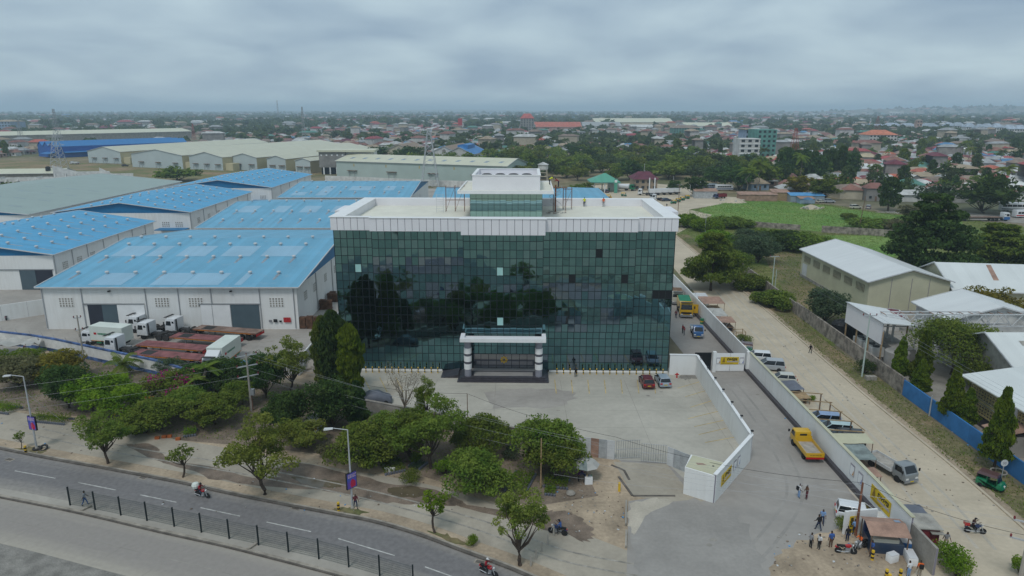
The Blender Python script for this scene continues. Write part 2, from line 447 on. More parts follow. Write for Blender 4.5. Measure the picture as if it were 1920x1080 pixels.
mat('column_dark',(0.10,0.10,0.12),0.5,var=0.05)
mat('white_paint',(0.78,0.78,0.77),0.6,var=0.04)
mat('film_teal',(0.36,0.60,0.57),0.5,var=0.05)
mat('interior_dark',(0.008,0.010,0.012),0.6,var=0)
mat('steel',(0.30,0.31,0.32),0.5,var=0.1,metal=0.3)
mat('steel_light',(0.45,0.46,0.47),0.5,var=0.1,metal=0.2)
mat('galv',(0.42,0.44,0.45),0.5,var=0.2,scale=1.5,metal=0.2)
mat('rust',(0.20,0.085,0.05),0.85,var=0.35,scale=1.5,fine=0.15)
mat('rust_stain',(0.27,0.33,0.38),0.8,var=0.25,scale=1.2)
mat('black',(0.012,0.012,0.013),0.55,var=0)
mat('rubber',(0.02,0.02,0.021),0.85,var=0.2,scale=3)
mat('chassis',(0.035,0.033,0.032),0.75,var=0.3,scale=2)
mat('car_glass',(0.012,0.016,0.02),0.08,var=0,spec=0.6)
mat('yellow_sign',(0.62,0.43,0.01),0.55,var=0.05)
mat('sign_band',(0.42,0.37,0.37),0.6,var=0.05)
mat('sign_brown',(0.26,0.16,0.015),0.6,var=0.2,scale=4)
mat('emblem_yellow',(0.72,0.42,0.005),0.5,var=0)
mat('hazard_yellow',(0.66,0.42,0.03),0.6,var=0.1)
mat('blue_wall',(0.04,0.17,0.40),0.8,var=0.15,scale=0.6,fine=0.05)
mat('blue_band',(0.07,0.12,0.26),0.85,var=0.6,scale=0.8,fine=0.1)
mat('cream_wall',(0.50,0.48,0.34),0.85,var=0.08,scale=0.3,fine=0.03)
mat('cream_block',(0.46,0.38,0.17),0.85,var=0.15,scale=1.0)
mat('block_dark',(0.10,0.085,0.06),0.9,var=0.2)
mat('pale_green_clad',(0.42,0.50,0.46),0.6,var=0.05,scale=0.1)
mat('pale_blue_clad',(0.46,0.52,0.52),0.6,var=0.05,scale=0.1)
mat('beige_clad',(0.52,0.46,0.29),0.7,var=0.06,scale=0.1)
mat('blue_clad',(0.02,0.10,0.36),0.55,var=0.06,scale=0.2)
mat('roof_blue_gable',(0.015,0.16,0.34),0.5,var=0.06)
mat('door_grey',(0.08,0.115,0.135),0.6,var=0.06)
mat('door_dark',(0.03,0.035,0.05),0.6,var=0.06)
mat('stone_wall',(0.26,0.225,0.19),0.95,var=0.5,scale=0.9,fine=0.2,detail=9)
mat('grey_wall',(0.28,0.26,0.23),0.95,var=0.25,scale=0.6,fine=0.1)
mat('timber',(0.17,0.105,0.065),0.85,var=0.3,scale=2)
mat('timber_pale',(0.34,0.235,0.13),0.85,var=0.25,scale=2)
mat('pallet',(0.16,0.085,0.05),0.9,var=0.4,scale=1.5)
mat('tarp_grey',(0.13,0.14,0.17),0.5,var=0.15,scale=0.8)
mat('tarp_canvas',(0.40,0.39,0.36),0.85,var=0.15,scale=0.7)
mat('tarp_net',(0.20,0.235,0.225),0.85,var=0.25,scale=1.2)
mat('tarp_blue',(0.10,0.30,0.55),0.7,var=0.15)
mat('tarp_green',(0.015,0.19,0.10),0.6,var=0.15)
mat('tin_rust',(0.34,0.21,0.155),0.7,var=0.25,scale=0.7,fine=0.1)
mat('tin_white',(0.55,0.56,0.56),0.6,var=0.1,scale=0.8)
mat('plaster_brown',(0.32,0.25,0.18),0.9,var=0.15,scale=1)
mat('asbestos',(0.34,0.32,0.28),0.9,var=0.25,scale=0.8,fine=0.1)
mat('brick_red',(0.16,0.022,0.028),0.85,var=0.4,scale=2)
roofmat('roof_blue_x',(0.135,0.365,0.52),axis=0,var=0.09,streak=0.16,rust=((0.20,0.38,0.50),0.56))
roofmat('roof_blue_y',(0.085,0.345,0.57),axis=1,var=0.08,streak=0.14,rust=((0.16,0.36,0.52),0.58))
roofmat('roof_skylight',(0.26,0.44,0.57),axis=0,var=0.08,streak=0.06)
roofmat('roof_greygreen',(0.30,0.37,0.34),axis=1,var=0.05,streak=0.05)
roofmat('roof_cream',(0.53,0.52,0.40),axis=1,var=0.06,streak=0.05)
roofmat('roof_cream_x',(0.58,0.57,0.43),axis=0,var=0.06,streak=0.05)
roofmat('roof_bigblue',(0.04,0.19,0.44),axis=0,var=0.04,streak=0.05)
roofmat('roof_white',(0.66,0.67,0.66),axis=1,var=0.05,streak=0.05,rough=0.4)
roofmat('roof_white_x',(0.64,0.66,0.64),axis=0,var=0.06,streak=0.06,rough=0.45)
roofmat('roof_brown',(0.26,0.17,0.105),axis=0,var=0.08)
roofmat('roof_green',(0.10,0.34,0.24),axis=0,var=0.05)
# town paints
for k,c in dict(t_rust=(0.25,0.125,0.095),t_red=(0.34,0.075,0.075),t_grey=(0.33,0.34,0.34),t_white=(0.52,0.52,0.5),t_blue=(0.10,0.22,0.38),t_slate=(0.30,0.35,0.40),
    t_green=(0.10,0.24,0.2),t_brown=(0.25,0.19,0.15),t_maroon=(0.15,0.04,0.055),t_orange=(0.46,0.14,0.09),t_tan=(0.36,0.29,0.2),t_yellow=(0.42,0.40,0.13)).items():
 mat(k,c,0.75,var=0.25,scale=0.25,fine=0.12,detail=7,objvar=0.2)
mat('w_white',(0.55,0.54,0.51),0.9,var=0.15,scale=0.3,objvar=0.15)
mat('w_cream',(0.46,0.41,0.31),0.9,var=0.15,scale=0.3,objvar=0.15)
mat('w_grey',(0.28,0.265,0.245),0.9,var=0.2,scale=0.3,objvar=0.2)
mat('w_pink',(0.42,0.27,0.22),0.9,var=0.15,scale=0.3,objvar=0.15)
mat('w_blue',(0.25,0.33,0.42),0.9,var=0.15,scale=0.3,objvar=0.15)
mat('window_dark',(0.025,0.03,0.035),0.25,var=0,spec=0.5)
# foliage
leafmat('leaf_neem',(0.0861,0.1473,0.023),(0.2202,0.2686,0.0479))
leafmat('leaf_light',(0.134,0.1993,0.0345),(0.2872,0.3206,0.0671))
leafmat('leaf_dark',(0.0345,0.0779,0.023),(0.1054,0.1647,0.0421))
leafmat('leaf_bright',(0.0958,0.1907,0.0153),(0.2297,0.3292,0.0287))
leafmat('leaf_mast',(0.0671,0.1213,0.0115),(0.1914,0.2512,0.023))
leafmat('leaf_blue',(0.0575,0.104,0.0575),(0.1435,0.1907,0.0958))
leafmat('leaf_olive',(0.1149,0.1213,0.0575),(0.2297,0.2079,0.1054))
leafmat('leaf_gold',(0.134,0.1473,0.023),(0.3063,0.2426,0.0383))
leafmat('leaf_far',(0.0575,0.0954,0.0383),(0.1435,0.1733,0.0671),objvar=0.15)
leafmat('petal_magenta',(0.38,0.01,0.17),(0.55,0.02,0.28),objvar=0)
leafmat('petal_orange',(0.55,0.08,0.02),(0.6,0.16,0.03),objvar=0)
leafmat('twig_dry',(0.22,0.19,0.14),(0.3,0.27,0.2),objvar=0)
mat('bark',(0.075,0.055,0.042),0.95,var=0.3,scale=2,fine=0.2)
mat('bark_pale',(0.20,0.165,0.125),0.95,var=0.25,scale=2,fine=0.2)
# curtain-wall glass: coated panes that mirror the yard, each a little off true
def pane_mat(key,tint,ripple):
 m,t,b = new_mat(key)
 b.inputs['Base Color'].default_value = (*tint,1); b.inputs['Metallic'].default_value = 1.0; b.inputs['Roughness'].default_value = 0.03
 g = t.nodes.new("ShaderNodeNewGeometry").outputs['Position']
 n = t.nodes.new("ShaderNodeTexNoise"); n.inputs['Scale'].default_value = 0.9; n.inputs['Detail'].default_value = 1.5
 t.links.new(g,n.inputs['Vector'])
 bn = t.nodes.new("ShaderNodeBump"); bn.inputs['Strength'].default_value = ripple; bn.inputs['Distance'].default_value = 0.02
 t.links.new(n.outputs[0],bn.inputs['Height']); t.links.new(bn.outputs[0],b.inputs['Normal'])
pane_mat('pane_a',(0.115,0.235,0.262),0.3)
pane_mat('pane_b',(0.09,0.195,0.22),0.7)
pane_mat('pane_c',(0.14,0.255,0.29),0.25)
pane_mat('pane_blind',(0.18,0.245,0.31),0.35)
pane_mat('pane_lobby',(0.27,0.28,0.31),0.1)
pane_mat('pane_top',(0.30,0.47,0.46),0.08)
mat('tyre_mark',(0.30,0.275,0.235),0.9,var=0.3,scale=1.2,fine=0.2)
mat('asphalt_patch',(0.298,0.277,0.252),0.9,var=0.12,scale=0.2,fine=0.06,detail=9)
mat('dust_light',(0.455,0.405,0.33),0.95,var=0.12,scale=0.4,fine=0.08)
mat('crate_orange',(0.40,0.11,0.03),0.7,var=0.15)
# ================================================================== SETTING
def PX(*pts,z=0.0): return [G(x,y,z) for x,y in pts]
sheet('terrain',[(-16000,-700),(16000,-700),(16000,22000),(-16000,22000)],-0.03,'terrain')
def hill(name,cx,cy,rx,ry,h):
 mb = MB(); nx,ny = 28,8; g = rnd(5)
 for j in range(ny + 1):
  for i in range(nx + 1):
   u,v = i / nx * 2 - 1,j / ny * 2 - 1
   z = max(0,(1 - u * u)) * max(0,1 - v * v) * h * (1 + 0.25 * math.sin(u * 9 + 1) + 0.1 * g.uniform(-1,1))
   mb.v.append((cx + u * rx,cy + v * ry,z - 0.5))
 for j in range(ny):
  for i in range(nx):
   a = j * (nx + 1) + i; mb.f.append((a,a + 1,a + nx + 2,a + nx + 1)); mb.m.append(0)
 return tag(mb.build(name,'terrain',smooth=True),kind='structure')
hill('hill',4300,6300,1900,900,62)
hill('hill',-1200,12000,5200,900,44)
# ground zones, each a sheet a few millimetres over the one below
sheet('dirt_ground',PX((-400,640),(300,660),(640,680),(1300,690),(1420,690),(2300,1250),(1900,1500),(700,1500),(-700,900)),0.0,'dirt')
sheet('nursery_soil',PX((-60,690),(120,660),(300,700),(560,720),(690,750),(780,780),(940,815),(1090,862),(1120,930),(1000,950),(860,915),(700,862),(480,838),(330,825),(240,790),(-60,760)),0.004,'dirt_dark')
sheet('scrub_ground',[(-420,340),(260,300),(420,420),(420,900),(-900,900),(-900,340)],-0.02,'scrub_ground')
sheet('depot_yard',[(-240,150),(-104,130),tuple(G(0,690)[:2]),tuple(G(100,652)[:2]),tuple(G(150,668)[:2]),tuple(G(290,697)[:2]),tuple(G(470,722)[:2]),tuple(G(560,700)[:2]),tuple(G(600,660)[:2]),(-28,118),(-28,350),(-240,350)],0.006,'concrete_depot')
sheet('field',[(-520,372),(-130,395),(-110,440),(-200,462),(-350,540),(-560,590)],0.0,'field_earth')
FORE = PX((620,690),(1260,690),(1312,702),(1368,780),(1396,838),(1362,862),(1290,905),(1250,868),(1160,862),(1088,852),(940,812),(770,776),(686,752),(600,735))
sheet('forecourt',FORE,0.010,'concrete_yard')
sheet('driveway',PX((1160,862),(1250,868),(1290,905),(1362,862),(1396,838),(1368,780),(1312,702),(1200,560),(1262,520),(1700,985),(1640,985),(1500,1040),(1440,1100),(1330,1300),(1170,1300),(1178,940),(1240,930)),0.014,'concrete_drive')
sheet('entrance_slab',PX((1150,866),(1250,870),(1286,915),(1342,936),(1300,950),(1186,930),(1165,890)),0.018,'lane_dust')
# main carriageway, its kerbs and the busway beside it
KERB = catmull(PX((-420,770),(-150,812),(0,842),(90,860),(200,880),(333,905),(433,927),(533,947),(633,966),(700,979),(783,1003),(867,1034),(933,1058),(983,1078),(1120,1140),(1330,1250),(1600,1420)),6)
FENCE = PX((-300,872),(-60,912),(40,930),(132,948),(179,957),(227,967),(276,977),(327,988),(378,999),(430,1011),(485,1023),(541,1036),(598,1049),(654,1064),(712,1081),(775,1100),(900,1150),(1100,1250))
FENCE_C = catmull(FENCE,5)
MED_FAR = offset(FENCE_C,0.55)
MED_NEAR = catmull(PX((-420,850),(-150,903),(0,931),(150,961),(300,996),(400,1018),(463,1033),(640,1079),(760,1115),(900,1170),(1080,1260)),5)
strip('carriageway',KERB,MED_FAR,0.012,'asphalt',across=8)
strip('median',MED_FAR,MED_NEAR,0.05,'concrete_lane')
BUS_NEAR = offset(MED_NEAR,-6.0)
strip('busway',MED_NEAR,BUS_NEAR,0.008,'busway',across=8)
strip('gravel_shoulder',BUS_NEAR,offset(MED_NEAR,-24),0.004,'gravel')
strip('carriageway',offset(MED_NEAR,-24),offset(MED_NEAR,-34),0.010,'asphalt',across=8)
strip('far_roadside',offset(MED_NEAR,-34),offset(MED_NEAR,-110),0.006,'street_dust')
sheet('far_roadside',[(-260,-140),(260,-140),(260,14),(-260,60)],-0.012,'street_dust')
ribbon_solid('kerb',KERB,0.32,-0.02,0.16,'kerb_dark',kind='structure')
ribbon_solid('kerb',offset(KERB,0.28),0.24,-0.02,0.15,'kerb',kind='structure')
ribbon_solid('kerb',MED_NEAR,0.3,-0.02,0.17,'kerb',kind='structure')
ribbon_solid('kerb',offset(MED_NEAR,-0.22),0.14,-0.02,0.16,'kerb_dark',kind='structure')
# busway slab joints
bj = resample(MED_NEAR,5.2)
for i in range(2,len(bj) - 2):
 t = (bj[i + 1] - bj[i - 1]).normalized(); n = Vector((t.y,-t.x,0))
 a = bj[i] + n * 0.35; b = bj[i] + n * 5.9 - t * .8
 mb = MB(); mb.add([(a.x,a.y,0),(a.x + t.x * .05,a.y + t.y * .05,0),(b.x + t.x * .05,b.y + t.y * .05,0),(b.x,b.y,0)],[(0,3,2,1)])
 tag(mb.build('slab_joint','concrete_old',loc=(0,0,0.0125)),kind='structure')
ml = resample(offset(MED_NEAR,-3.1),1.0)
tag(ribbon_solid('slab_joint',ml,0.06,0.004,0.0122,'concrete_old'),kind='structure')
# dashed lane line
def marking(p,q,w,m,z=0.018,name='lane_marking'):
 d = (q - p).normalized(); n = Vector((-d.y,d.x,0)) * (w / 2)
 mb = MB(); mb.add([p - n,q - n,q + n,p + n],[(0,1,2,3)])
 o = mb.build(name,m,loc=(0,0,z)); return tag(o,kind='structure')
for a,b in (((28,883),(104,897)),((147,905),(217,919)),((263,928),(331,942)),((376,952),(450,968)),((500,979),(583,997)),((634,1010),(740,1042)),((797,1063),(850,1082)),((-80,862),(-12,875))):
 marking(G(*a),G(*b),0.12,'paint_white')
# drain gullies set in the carriageway edge
for i,p in enumerate(((18,862),(268,896),(555,953),(900,1054))):
 c = G(*p); mb = MB(); mb.box((0,0,0.02),(1.0,0.6,0.02),0); mb.box((0,0,0.034),(0.75,0.4,0.01),1)
 tag(mb.build('drain_cover',['kerb','kerb_dark'],loc=c,rz=-0.35),['concrete drain cover in the road kerb below the lamp post with tyre planter','concrete drain cover at the kerb below the first roadside tree','concrete drain cover at the kerb left of the walking person in red','concrete drain cover at the kerb above the motorcycle at the bottom edge'][i],'drain cover','drain covers along the road kerb')
# service lane with washed-out mud and standing water
strip('service_lane',offset(KERB,1.9),offset(KERB,8.0),0.008,'lane_dust')
def blob(name,pts,z,m,seed,wob=0.35,kind='structure'):
 p = catmull(PX(*pts) + [G(*pts[0])],6)[:-1]; g = rnd(seed)
 c = sum(p,Vector()) / len(p)
 p = [q + (q - c).normalized() * g.uniform(-wob,wob) for q in p]
 return sheet(name,p,z,m,kind)
blob('mud_patch',((235,835),(280,832),(310,855),(330,868),(365,870),(420,880),(470,895),(560,895),(640,912),(650,918),(590,918),(500,912),(420,902),(350,880),(290,862)),0.012,'mud',1)
blob('mud_patch',((500,880),(560,868),(640,885),(720,905),(800,915),(870,940),(850,948),(780,945),(700,940),(640,925),(560,910)),0.013,'mud',2)
blob('puddle',((545,894),(600,898),(640,905),(632,914),(580,912)),0.0165,'puddle',3,0.2)
blob('puddle',((725,915),(770,912),(800,922),(775,933),(735,928)),0.0165,'puddle',4,0.2)
blob('mud_patch',((1000,965),(1040,958),(1080,965),(1105,985),(1112,1010),(1090,1015),(1060,1000),(1020,995),(960,975),(880,955),(850,945),(900,950)),0.014,'mud',5)
blob('grass_patch',((20,842),(60,838),(85,846),(60,852)),0.0155,'grass_dry',6)
blob('grass_patch',((620,955),(650,950),(690,960),(660,966)),0.0155,'grass_dry',7)
blob('grass_patch',((800,995),(840,1003),(880,1022),(850,1020)),0.0155,'grass_dry',8)
blob('bare_soil',((1450,1045),(1500,1015),(1580,990),(1690,1000),(1740,1030),(1720,1075),(1650,1110),(1500,1120),(1440,1090)),0.022,'dirt',9)
blob('grass_patch',((1705,1020),(1750,1025),(1760,1045),(1725,1060),(1700,1045)),0.026,'grass',10)
# side street, verge and kerb on its far side
SKERB = catmull(PX((1262,440),(1322,490),(1400,552),(1490,628),(1560,688),(1630,748),(1700,805),(1780,870),(1850,930),(1920,992),(2000,1060),(2120,1160)),4)
SLEFT = catmull(PX((1215,440),(1252,490),(1300,548),(1355,610),(1420,682),(1480,748),(1540,818),(1600,888),(1690,985),(1720,1050),(1740,1120),(1800,1260)),4)
strip('street',SLEFT,SKERB,0.020,'street_dust')
sheet('street_mouth',PX((1690,985),(1920,992),(2120,1160),(2000,1320),(1500,1320),(1560,1120),(1740,1040)),0.016,'street_dust')
sheet('wall_side_verge',[tuple(p[:2]) for p in offset(SLEFT,0.2)[:36]] + [tuple(p[:2]) for p in offset(SLEFT,-1.6)[:36][::-1]],0.024,'grass_dry')
WALLB = PX((1290,440),(1395,512),(1480,580),(1560,650),(1640,702),(1700,748),(1800,826),(1920,920),(2100,1060))
strip('verge',SKERB,catmull(WALLB,4),0.012,'grass_dry')
ribbon_solid('kerb',SKERB,0.3,-0.02,0.15,'street_dust',kind='structure')
strip('bare_soil',offset(SKERB,0.0),offset(SKERB,1.1),0.016,'dirt')
sheet('junction_ground',PX((1050,352),(1200,342),(1320,352),(1352,368),(1400,371),(1345,384),(1292,393),(1335,403),(1262,442),(1215,442),(1190,392),(1040,392)),0.01,'street_dust')
GRASS_AREA = PX((1262,440),(1292,394),(1345,384),(1400,371),(1480,380),(1560,384),(1650,398),(1760,405),(1960,430),(2050,520),(1800,540),(1560,650),(1395,512))
sheet('grass_ground',GRASS_AREA,0.004,'grass')
blob('grass_field',((1310,393),(1400,373),(1520,383),(1640,399),(1720,406),(1800,414),(1780,436),(1690,440),(1600,438),(1500,430),(1400,417),(1330,406)),0.009,'grass_lush',11,1.0)
blob('grass_field',((1540,442),(1640,440),(1720,440),(1740,470),(1680,482),(1600,470),(1540,462)),0.013,'grass_lush',12,1.0)
blob('dry_grass',((1430,480),(1520,470),(1540,560),(1600,600),(1560,630),(1480,560)),0.013,'grass_dry',13,1.0)
sheet('works_ground',PX((1570,640),(1590,585),(1700,560),(2100,540),(2300,1000),(1960,930),(1700,740)),0.016,'concrete_old')
sheet('far_road',PX((1640,398),(1700,402),(1800,410),(1990,424),(1990,412),(1800,398),(1700,394)),0.02,'concrete_old')
# yellow bay lines on the forecourt
for i in range(12):
 x = 1040 + i * 31
 if x > 1235: break
 marking(G(x,712),G(x + 3,738),0.14,'paint_yellow',name='bay_marking',z=0.016)
for x in (682,712,742):
 marking(G(x,708),G(x + 14,735),0.14,'paint_yellow',name='bay_marking',z=0.016)
for a,b in (((1285,744),(1332,730)),((1294,764),(1346,748)),((1290,785),(1352,770)),((1302,800),(1358,788)),((1310,815),(1362,803)),((1322,830),(1376,820)),((1270,728),(1312,716))):
 marking(G(*a),G(*b),0.14,'paint_yellow',name='bay_marking',z=0.016)
# forecourt control joints, cut in the slab
for y in (722,742,768,800):
 a,b = G(720 if y < 750 else 900,y),G(1300 if y < 760 else 1340,y + 3)
 marking(a,b,0.05,'concrete_old',name='slab_joint',z=0.0145)
for x in (820,930,1050,1170,1290):
 a = G(x,712); b = Vector((a.x,a.y - 24,0)); marking(a,b,0.05,'concrete_old',name='slab_joint',z=0.0148)
# drainage channel at the yard entrance
ch = MB()
for a,b in (((1146,872),(1170,882)),((1170,882),(1180,900)),((1160,894),(1186,930)),((1186,930),(1266,930))):
 ch.beam(G(*a) + Vector((0,0,0.03)),G(*b) + Vector((0,0,0.03)),0.25,0.05)
tag(ch.build('drain_channel','kerb_dark'),kind='structure')
# ================================================================== OFFICE BLOCK
PW,PH,Z0 = 0.94,1.24,0.30
BLD = thing('office_building','tall office block with mirrored green glass curtain wall and white parapet','office building',(-1.2,97.9,0),R(-1.3))
g_ = rnd(11)
ZONES = []  # x0, cols, plane y, first row
YO,YM,YC = 0.0,-0.75,-1.7
ZONES.append((-24.44,6,YO,0,17)); ZONES.append((18.80,6,YO,0,17))
ZONES.append((-18.80,14,YM,5,17)); ZONES.append((5.64,14,YM,5,17))
ZONES.append((-18.80,14,YO,0,5)); ZONES.append((5.64,14,YO,0,5))
ZONES.append((-5.64,12,YC,5,17)); ZONES.append((-5.64,12,YO,2,5))
def pane_mesh(mk):
 mb = MB(); mb.box((0,0,0),(PW - 0.05,0.02,PH - 0.05)); return mb.mesh('pane',mk)
PM = {k: pane_mesh(k) for k in ('pane_a','pane_b','pane_c','pane_blind','film_teal','interior_dark')}
cells = []
for (x0,n,y,r0,r1) in ZONES:
 for r in range(r0,r1):
  for c in range(n):
   cells.append((x0 + (c + .5) * PW,y,Z0 + (r + .5) * PH,r,c,y,x0))
BL = math.cos(R(-1.3))
def loc_x(px,depth=100.0): return (px - 960) / FPX * depth + 1.2
special = {}
def nearest(px,py):
 best = None
 for i,c in enumerate(cells):
  w = BLD_M @ Vector(c[:3]); zc_ = w.y * CP + (CAM_H - w.z) * SP; yc = (CAM_H - w.z) * CP - w.y * SP
  d = (960 + FPX * w.x / zc_ - px) ** 2 + (540 + FPX * yc / zc_ - py) ** 2
  if best is None or d < best[0]: best = (d,i)
 return best[1]
BLD_M = Matrix.Translation(BLD.location) @ Matrix.Rotation(R(-1.3),4,'Z')
for p in ((668,501),(940,513),(940,605)): special[nearest(*p)] = 'film_teal'
for p in ((1128,477),(1074,520),(1168,519),(1237,550),(1249,552),(1225,550)): special[nearest(*p)] = 'interior_dark'
order = sorted(range(len(cells)),key=lambda i: (0 if i in special else 1,-cells[i][3],0 if cells[i][5] == YC else 1))
single = set(order[:296])
rest = MB(); rest_m = ['pane_a','pane_b','pane_c','pane_blind']
BLINDS = ((1015,530,1128,562),(705,484,742,514),(765,484,868,514),(704,532,778,560),(800,532,868,560),(1015,662,1058,682),(1064,660,1112,690),(1118,662,1165,682),(1172,662,1235,676),(1040,590,1095,618),(880,540,1000,552),(1120,575,1160,610),(708,576,730,605),(770,580,800,604))
def cell_px(c):
 w = BLD_M @ Vector(c[:3]); zc_ = w.y * CP + (CAM_H - w.z) * SP; return 960 + FPX * w.x / zc_,540 + FPX * ((CAM_H - w.z) * CP - w.y * SP) / zc_
for i,(x,y,z,r,c,yy,x0) in enumerate(cells):
 u_,v_ = cell_px(cells[i]); bl_ = any(a <= u_ <= c2_ and b <= v_ <= d2_ for a,b,c2_,d2_ in BLINDS) and g_.random() < .85
 k = special.get(i) or ('pane_blind' if bl_ else None) or g_.choices(['pane_a','pane_b','pane_c'],[6,3 if r > 6 else 1,2])[0]
 amp = 0.003 if r < 5 else 0.0075
 tx,tz = g_.gauss(0,amp),g_.gauss(0,amp)
 if i in single:
  o = obj('pane',PM[k],BLD,(x,y - 0.03 - (0.0 if k != 'interior_dark' else -0.01),z)); o.rotation_euler = (tx,0,tz)
 else:
  m3 = Matrix.Rotation(tz,3,'Z') @ Matrix.Rotation(tx,3,'X')
  rest.box((x,y - 0.03,z),(PW - 0.05,0.02,PH - 0.05),rest_m.index(k) if k in rest_m else 0,rot=m3)
tag(rest.build('pane',rest_m,BLD),kind='stuff')
# dark frame lines between the panes, a mullion or transom each
ml_cache = {}
for (x0,n,y,r0,r1) in ZONES:
 zb,zt = Z0 + r0 * PH,Z0 + r1 * PH
 for c in range(n + 1):
  h = zt - zb
  if ('v',r0,r1) not in ml_cache:
   mb = MB(); mb.box((0,0,h / 2),(0.085,0.10,h)); ml_cache[('v',r0,r1)] = mb.mesh('mullion','mullion')
  obj('mullion',ml_cache[('v',r0,r1)],BLD,(x0 + c * PW,y - 0.012,zb))
 for r in range(r0,r1 + 1):
  w = n * PW - 0.01
  if ('h',n) not in ml_cache:
   mb = MB(); mb.box((w / 2,0,0),(w,0.094,0.08)); ml_cache[('h',n)] = mb.mesh('transom','mullion')
  obj('transom',ml_cache[('h',n)],BLD,(x0 + 0.005,y - 0.014,Z0 + r * PH))
ZT = Z0 + 17 * PH
core = MB()
core.bb(-24.40,24.40,0.08,22.0,0.0,ZT + 0.7,0)
core.bb(-18.78,-5.66,YM + 0.08,0.075,Z0 + 5 * PH + 0.05,ZT,0); core.bb(5.66,18.78,YM + 0.08,0.075,Z0 + 5 * PH + 0.05,ZT,0)
core.bb(-5.62,5.62,YC + 0.08,0.07,Z0 + 5 * PH + 0.06,ZT,0)
core.build('wall','mullion',BLD)
for x0,x1 in ((-24.46,-9.3),(6.75,24.46)): pl = MB(); pl.bb(x0,x1,-0.12,0.07,0.0,Z0 - 0.02); pl.build('plinth','white_paint',BLD)
# white fascia of separate panels, following the steps of the front
FZ0,FZ1 = ZT + 0.02,23.25
pm = {}
def fascia(x0,x1,y,n,z0=FZ0,z1=FZ1):
 w = (x1 - x0) / n
 for i in range(n):
  key = (round(w,3),round(z1 - z0,3))
  if key not in pm:
   mb = MB(); mb.box((0,0,0),(w - 0.07,0.06,z1 - z0 - 0.03)); pm[key] = mb.mesh('fascia_panel','white_clad')
  obj('fascia_panel',pm[key],BLD,(x0 + (i + .5) * w,y - 0.05,(z0 + z1) / 2))
 MB().bb(x0 + .02,x1 - .02,y - .019,y - .013,z0 + .02,z1 - .02).build('fascia_backing','joint_grey',BLD)
fascia(-24.75,-18.9,YO - .25,6); fascia(18.9,24.75,YO - .25,6)
fascia(-19.0,-5.8,YM - .25,13); fascia(5.8,19.0,YM - .25,13)
fascia(-5.95,5.95,YC - .25,11,FZ0 - 0.35,FZ1 + 0.05)
par = MB()   # parapet walls behind the fascia
def par_run(x0,x1,y0,y1,z0,z1): par.bb(x0,x1,y0,y1,z0,z1,0)
par_run(-24.75,-19.0,YO - .26,0.9,FZ0 - .02,FZ1); par_run(19.0,24.75,YO - .26,0.9,FZ0 - .02,FZ1)
par_run(-19.0,-5.95,YM - .26,0.55,FZ0 - .02,FZ1 - .002); par_run(5.95,19.0,YM - .26,0.55,FZ0 - .02,FZ1 - .002)
par_run(-5.93,5.93,YC - .255,0.5,FZ0 - .36,FZ1 + .05)
par_run(-24.73,-22.9,0.9,21.0,FZ0,FZ1 - .004); par_run(22.9,24.73,0.9,21.0,FZ0,FZ1 - .004)
par_run(-24.73,24.73,21.0,22.2,FZ0,FZ1)
par_run(-26.6,-24.73,9.0,15.0,FZ0 - .1,FZ1 - .35); par_run(24.73,26.6,9.0,15.0,FZ0 - .1,FZ1 - .35)
par.build('parapet','white_clad',BLD)
cop = MB()
for x0,x1,y in ((-24.95,-19.05,YO - .42),(19.05,24.95,YO - .42),(-19.05,-6.1,YM - .42),(6.1,19.05,YM - .42),(-6.1,6.1,YC - .42)):
 zt = FZ1 + (0.06 if abs(x0) < 7 and abs(x1) < 7 else 0)
 cop.bb(x0,x1,y,y + 1.0,zt + 0.004,zt + 0.09)
cop.bb(-24.95,-22.8,0.6,21.2,FZ1 + 0.008,FZ1 + 0.085); cop.bb(22.8,24.95,0.6,21.2,FZ1 + 0.008,FZ1 + 0.085); cop.bb(-24.95,24.95,21.2,22.3,FZ1 + 0.006,FZ1 + 0.088)
cop.build('coping','white_paint',BLD)
rf = MB(); rf.bb(-22.9,22.9,0.5,21.0,ZT + 0.6,22.1); rf.build('roof','roof_membrane',BLD)
# entrance: steps, ramp, columns, canopy, lobby doors with the round emblem
st = MB()
st.bb(-6.6,6.6,-4.6,0.05,0.0,0.16,0); st.bb(-6.35,6.35,-4.25,0.05,0.16,0.32,0); st.bb(-6.1,6.1,-3.9,0.05,0.32,0.48,0)
so_ = st.build('entrance_steps','dark_stone',BLD)
tl = MB()
for (x0,x1,y0,y1) in ((-4.3,4.3,-3.1,-1.5),): tl.bb(x0,x1,y0,y1,0.481,0.486)
tl.bb(-5.4,5.4,-1.1,0.0,0.481,0.487)
tl.build('tile_inlay','stone_tile',so_)
rp = MB(); rp.add([(-9.2,-2.9,0.02),(-6.62,-2.9,0.48),(-6.62,0.0,0.48),(-9.2,0.0,0.02),(-6.62,-2.9,0.0),(-6.62,0.0,0)],[(0,1,2,3),(0,4,1),(3,2,5)])
rp.build('access_ramp','dark_stone',BLD)
for sx_ in (-1,1):
 cb = MB(); x = sx_ * 5.15; y = -3.0
 cb.lathe((x,y,0),[(0.50,0.48),(0.50,6.0)],16,0)
 colm = cb.build('column',['column_grey'],BLD,smooth=False)
 for zz in (1.55,2.75,3.95):
  bnd = MB(); bnd.lathe((x,y,0),[(0.56,zz),(0.56,zz + 0.82)],16); bnd.build('column_band','white_paint',colm)
 for zz in (2.38,3.58):
  bnd = MB(); bnd.lathe((x,y,0),[(0.53,zz),(0.53,zz + 0.36)],16); bnd.build('column_band','column_dark',colm)
cn = MB(); cn.bb(-6.15,6.15,-4.3,-3.75,6.0,6.55); cn.bb(-6.15,-5.55,-3.75,YC,6.0,6.55); cn.bb(5.55,6.15,-3.75,YC,6.0,6.55); cn.bb(-5.55,5.55,-3.75,YC + 0.02,6.05,6.12)
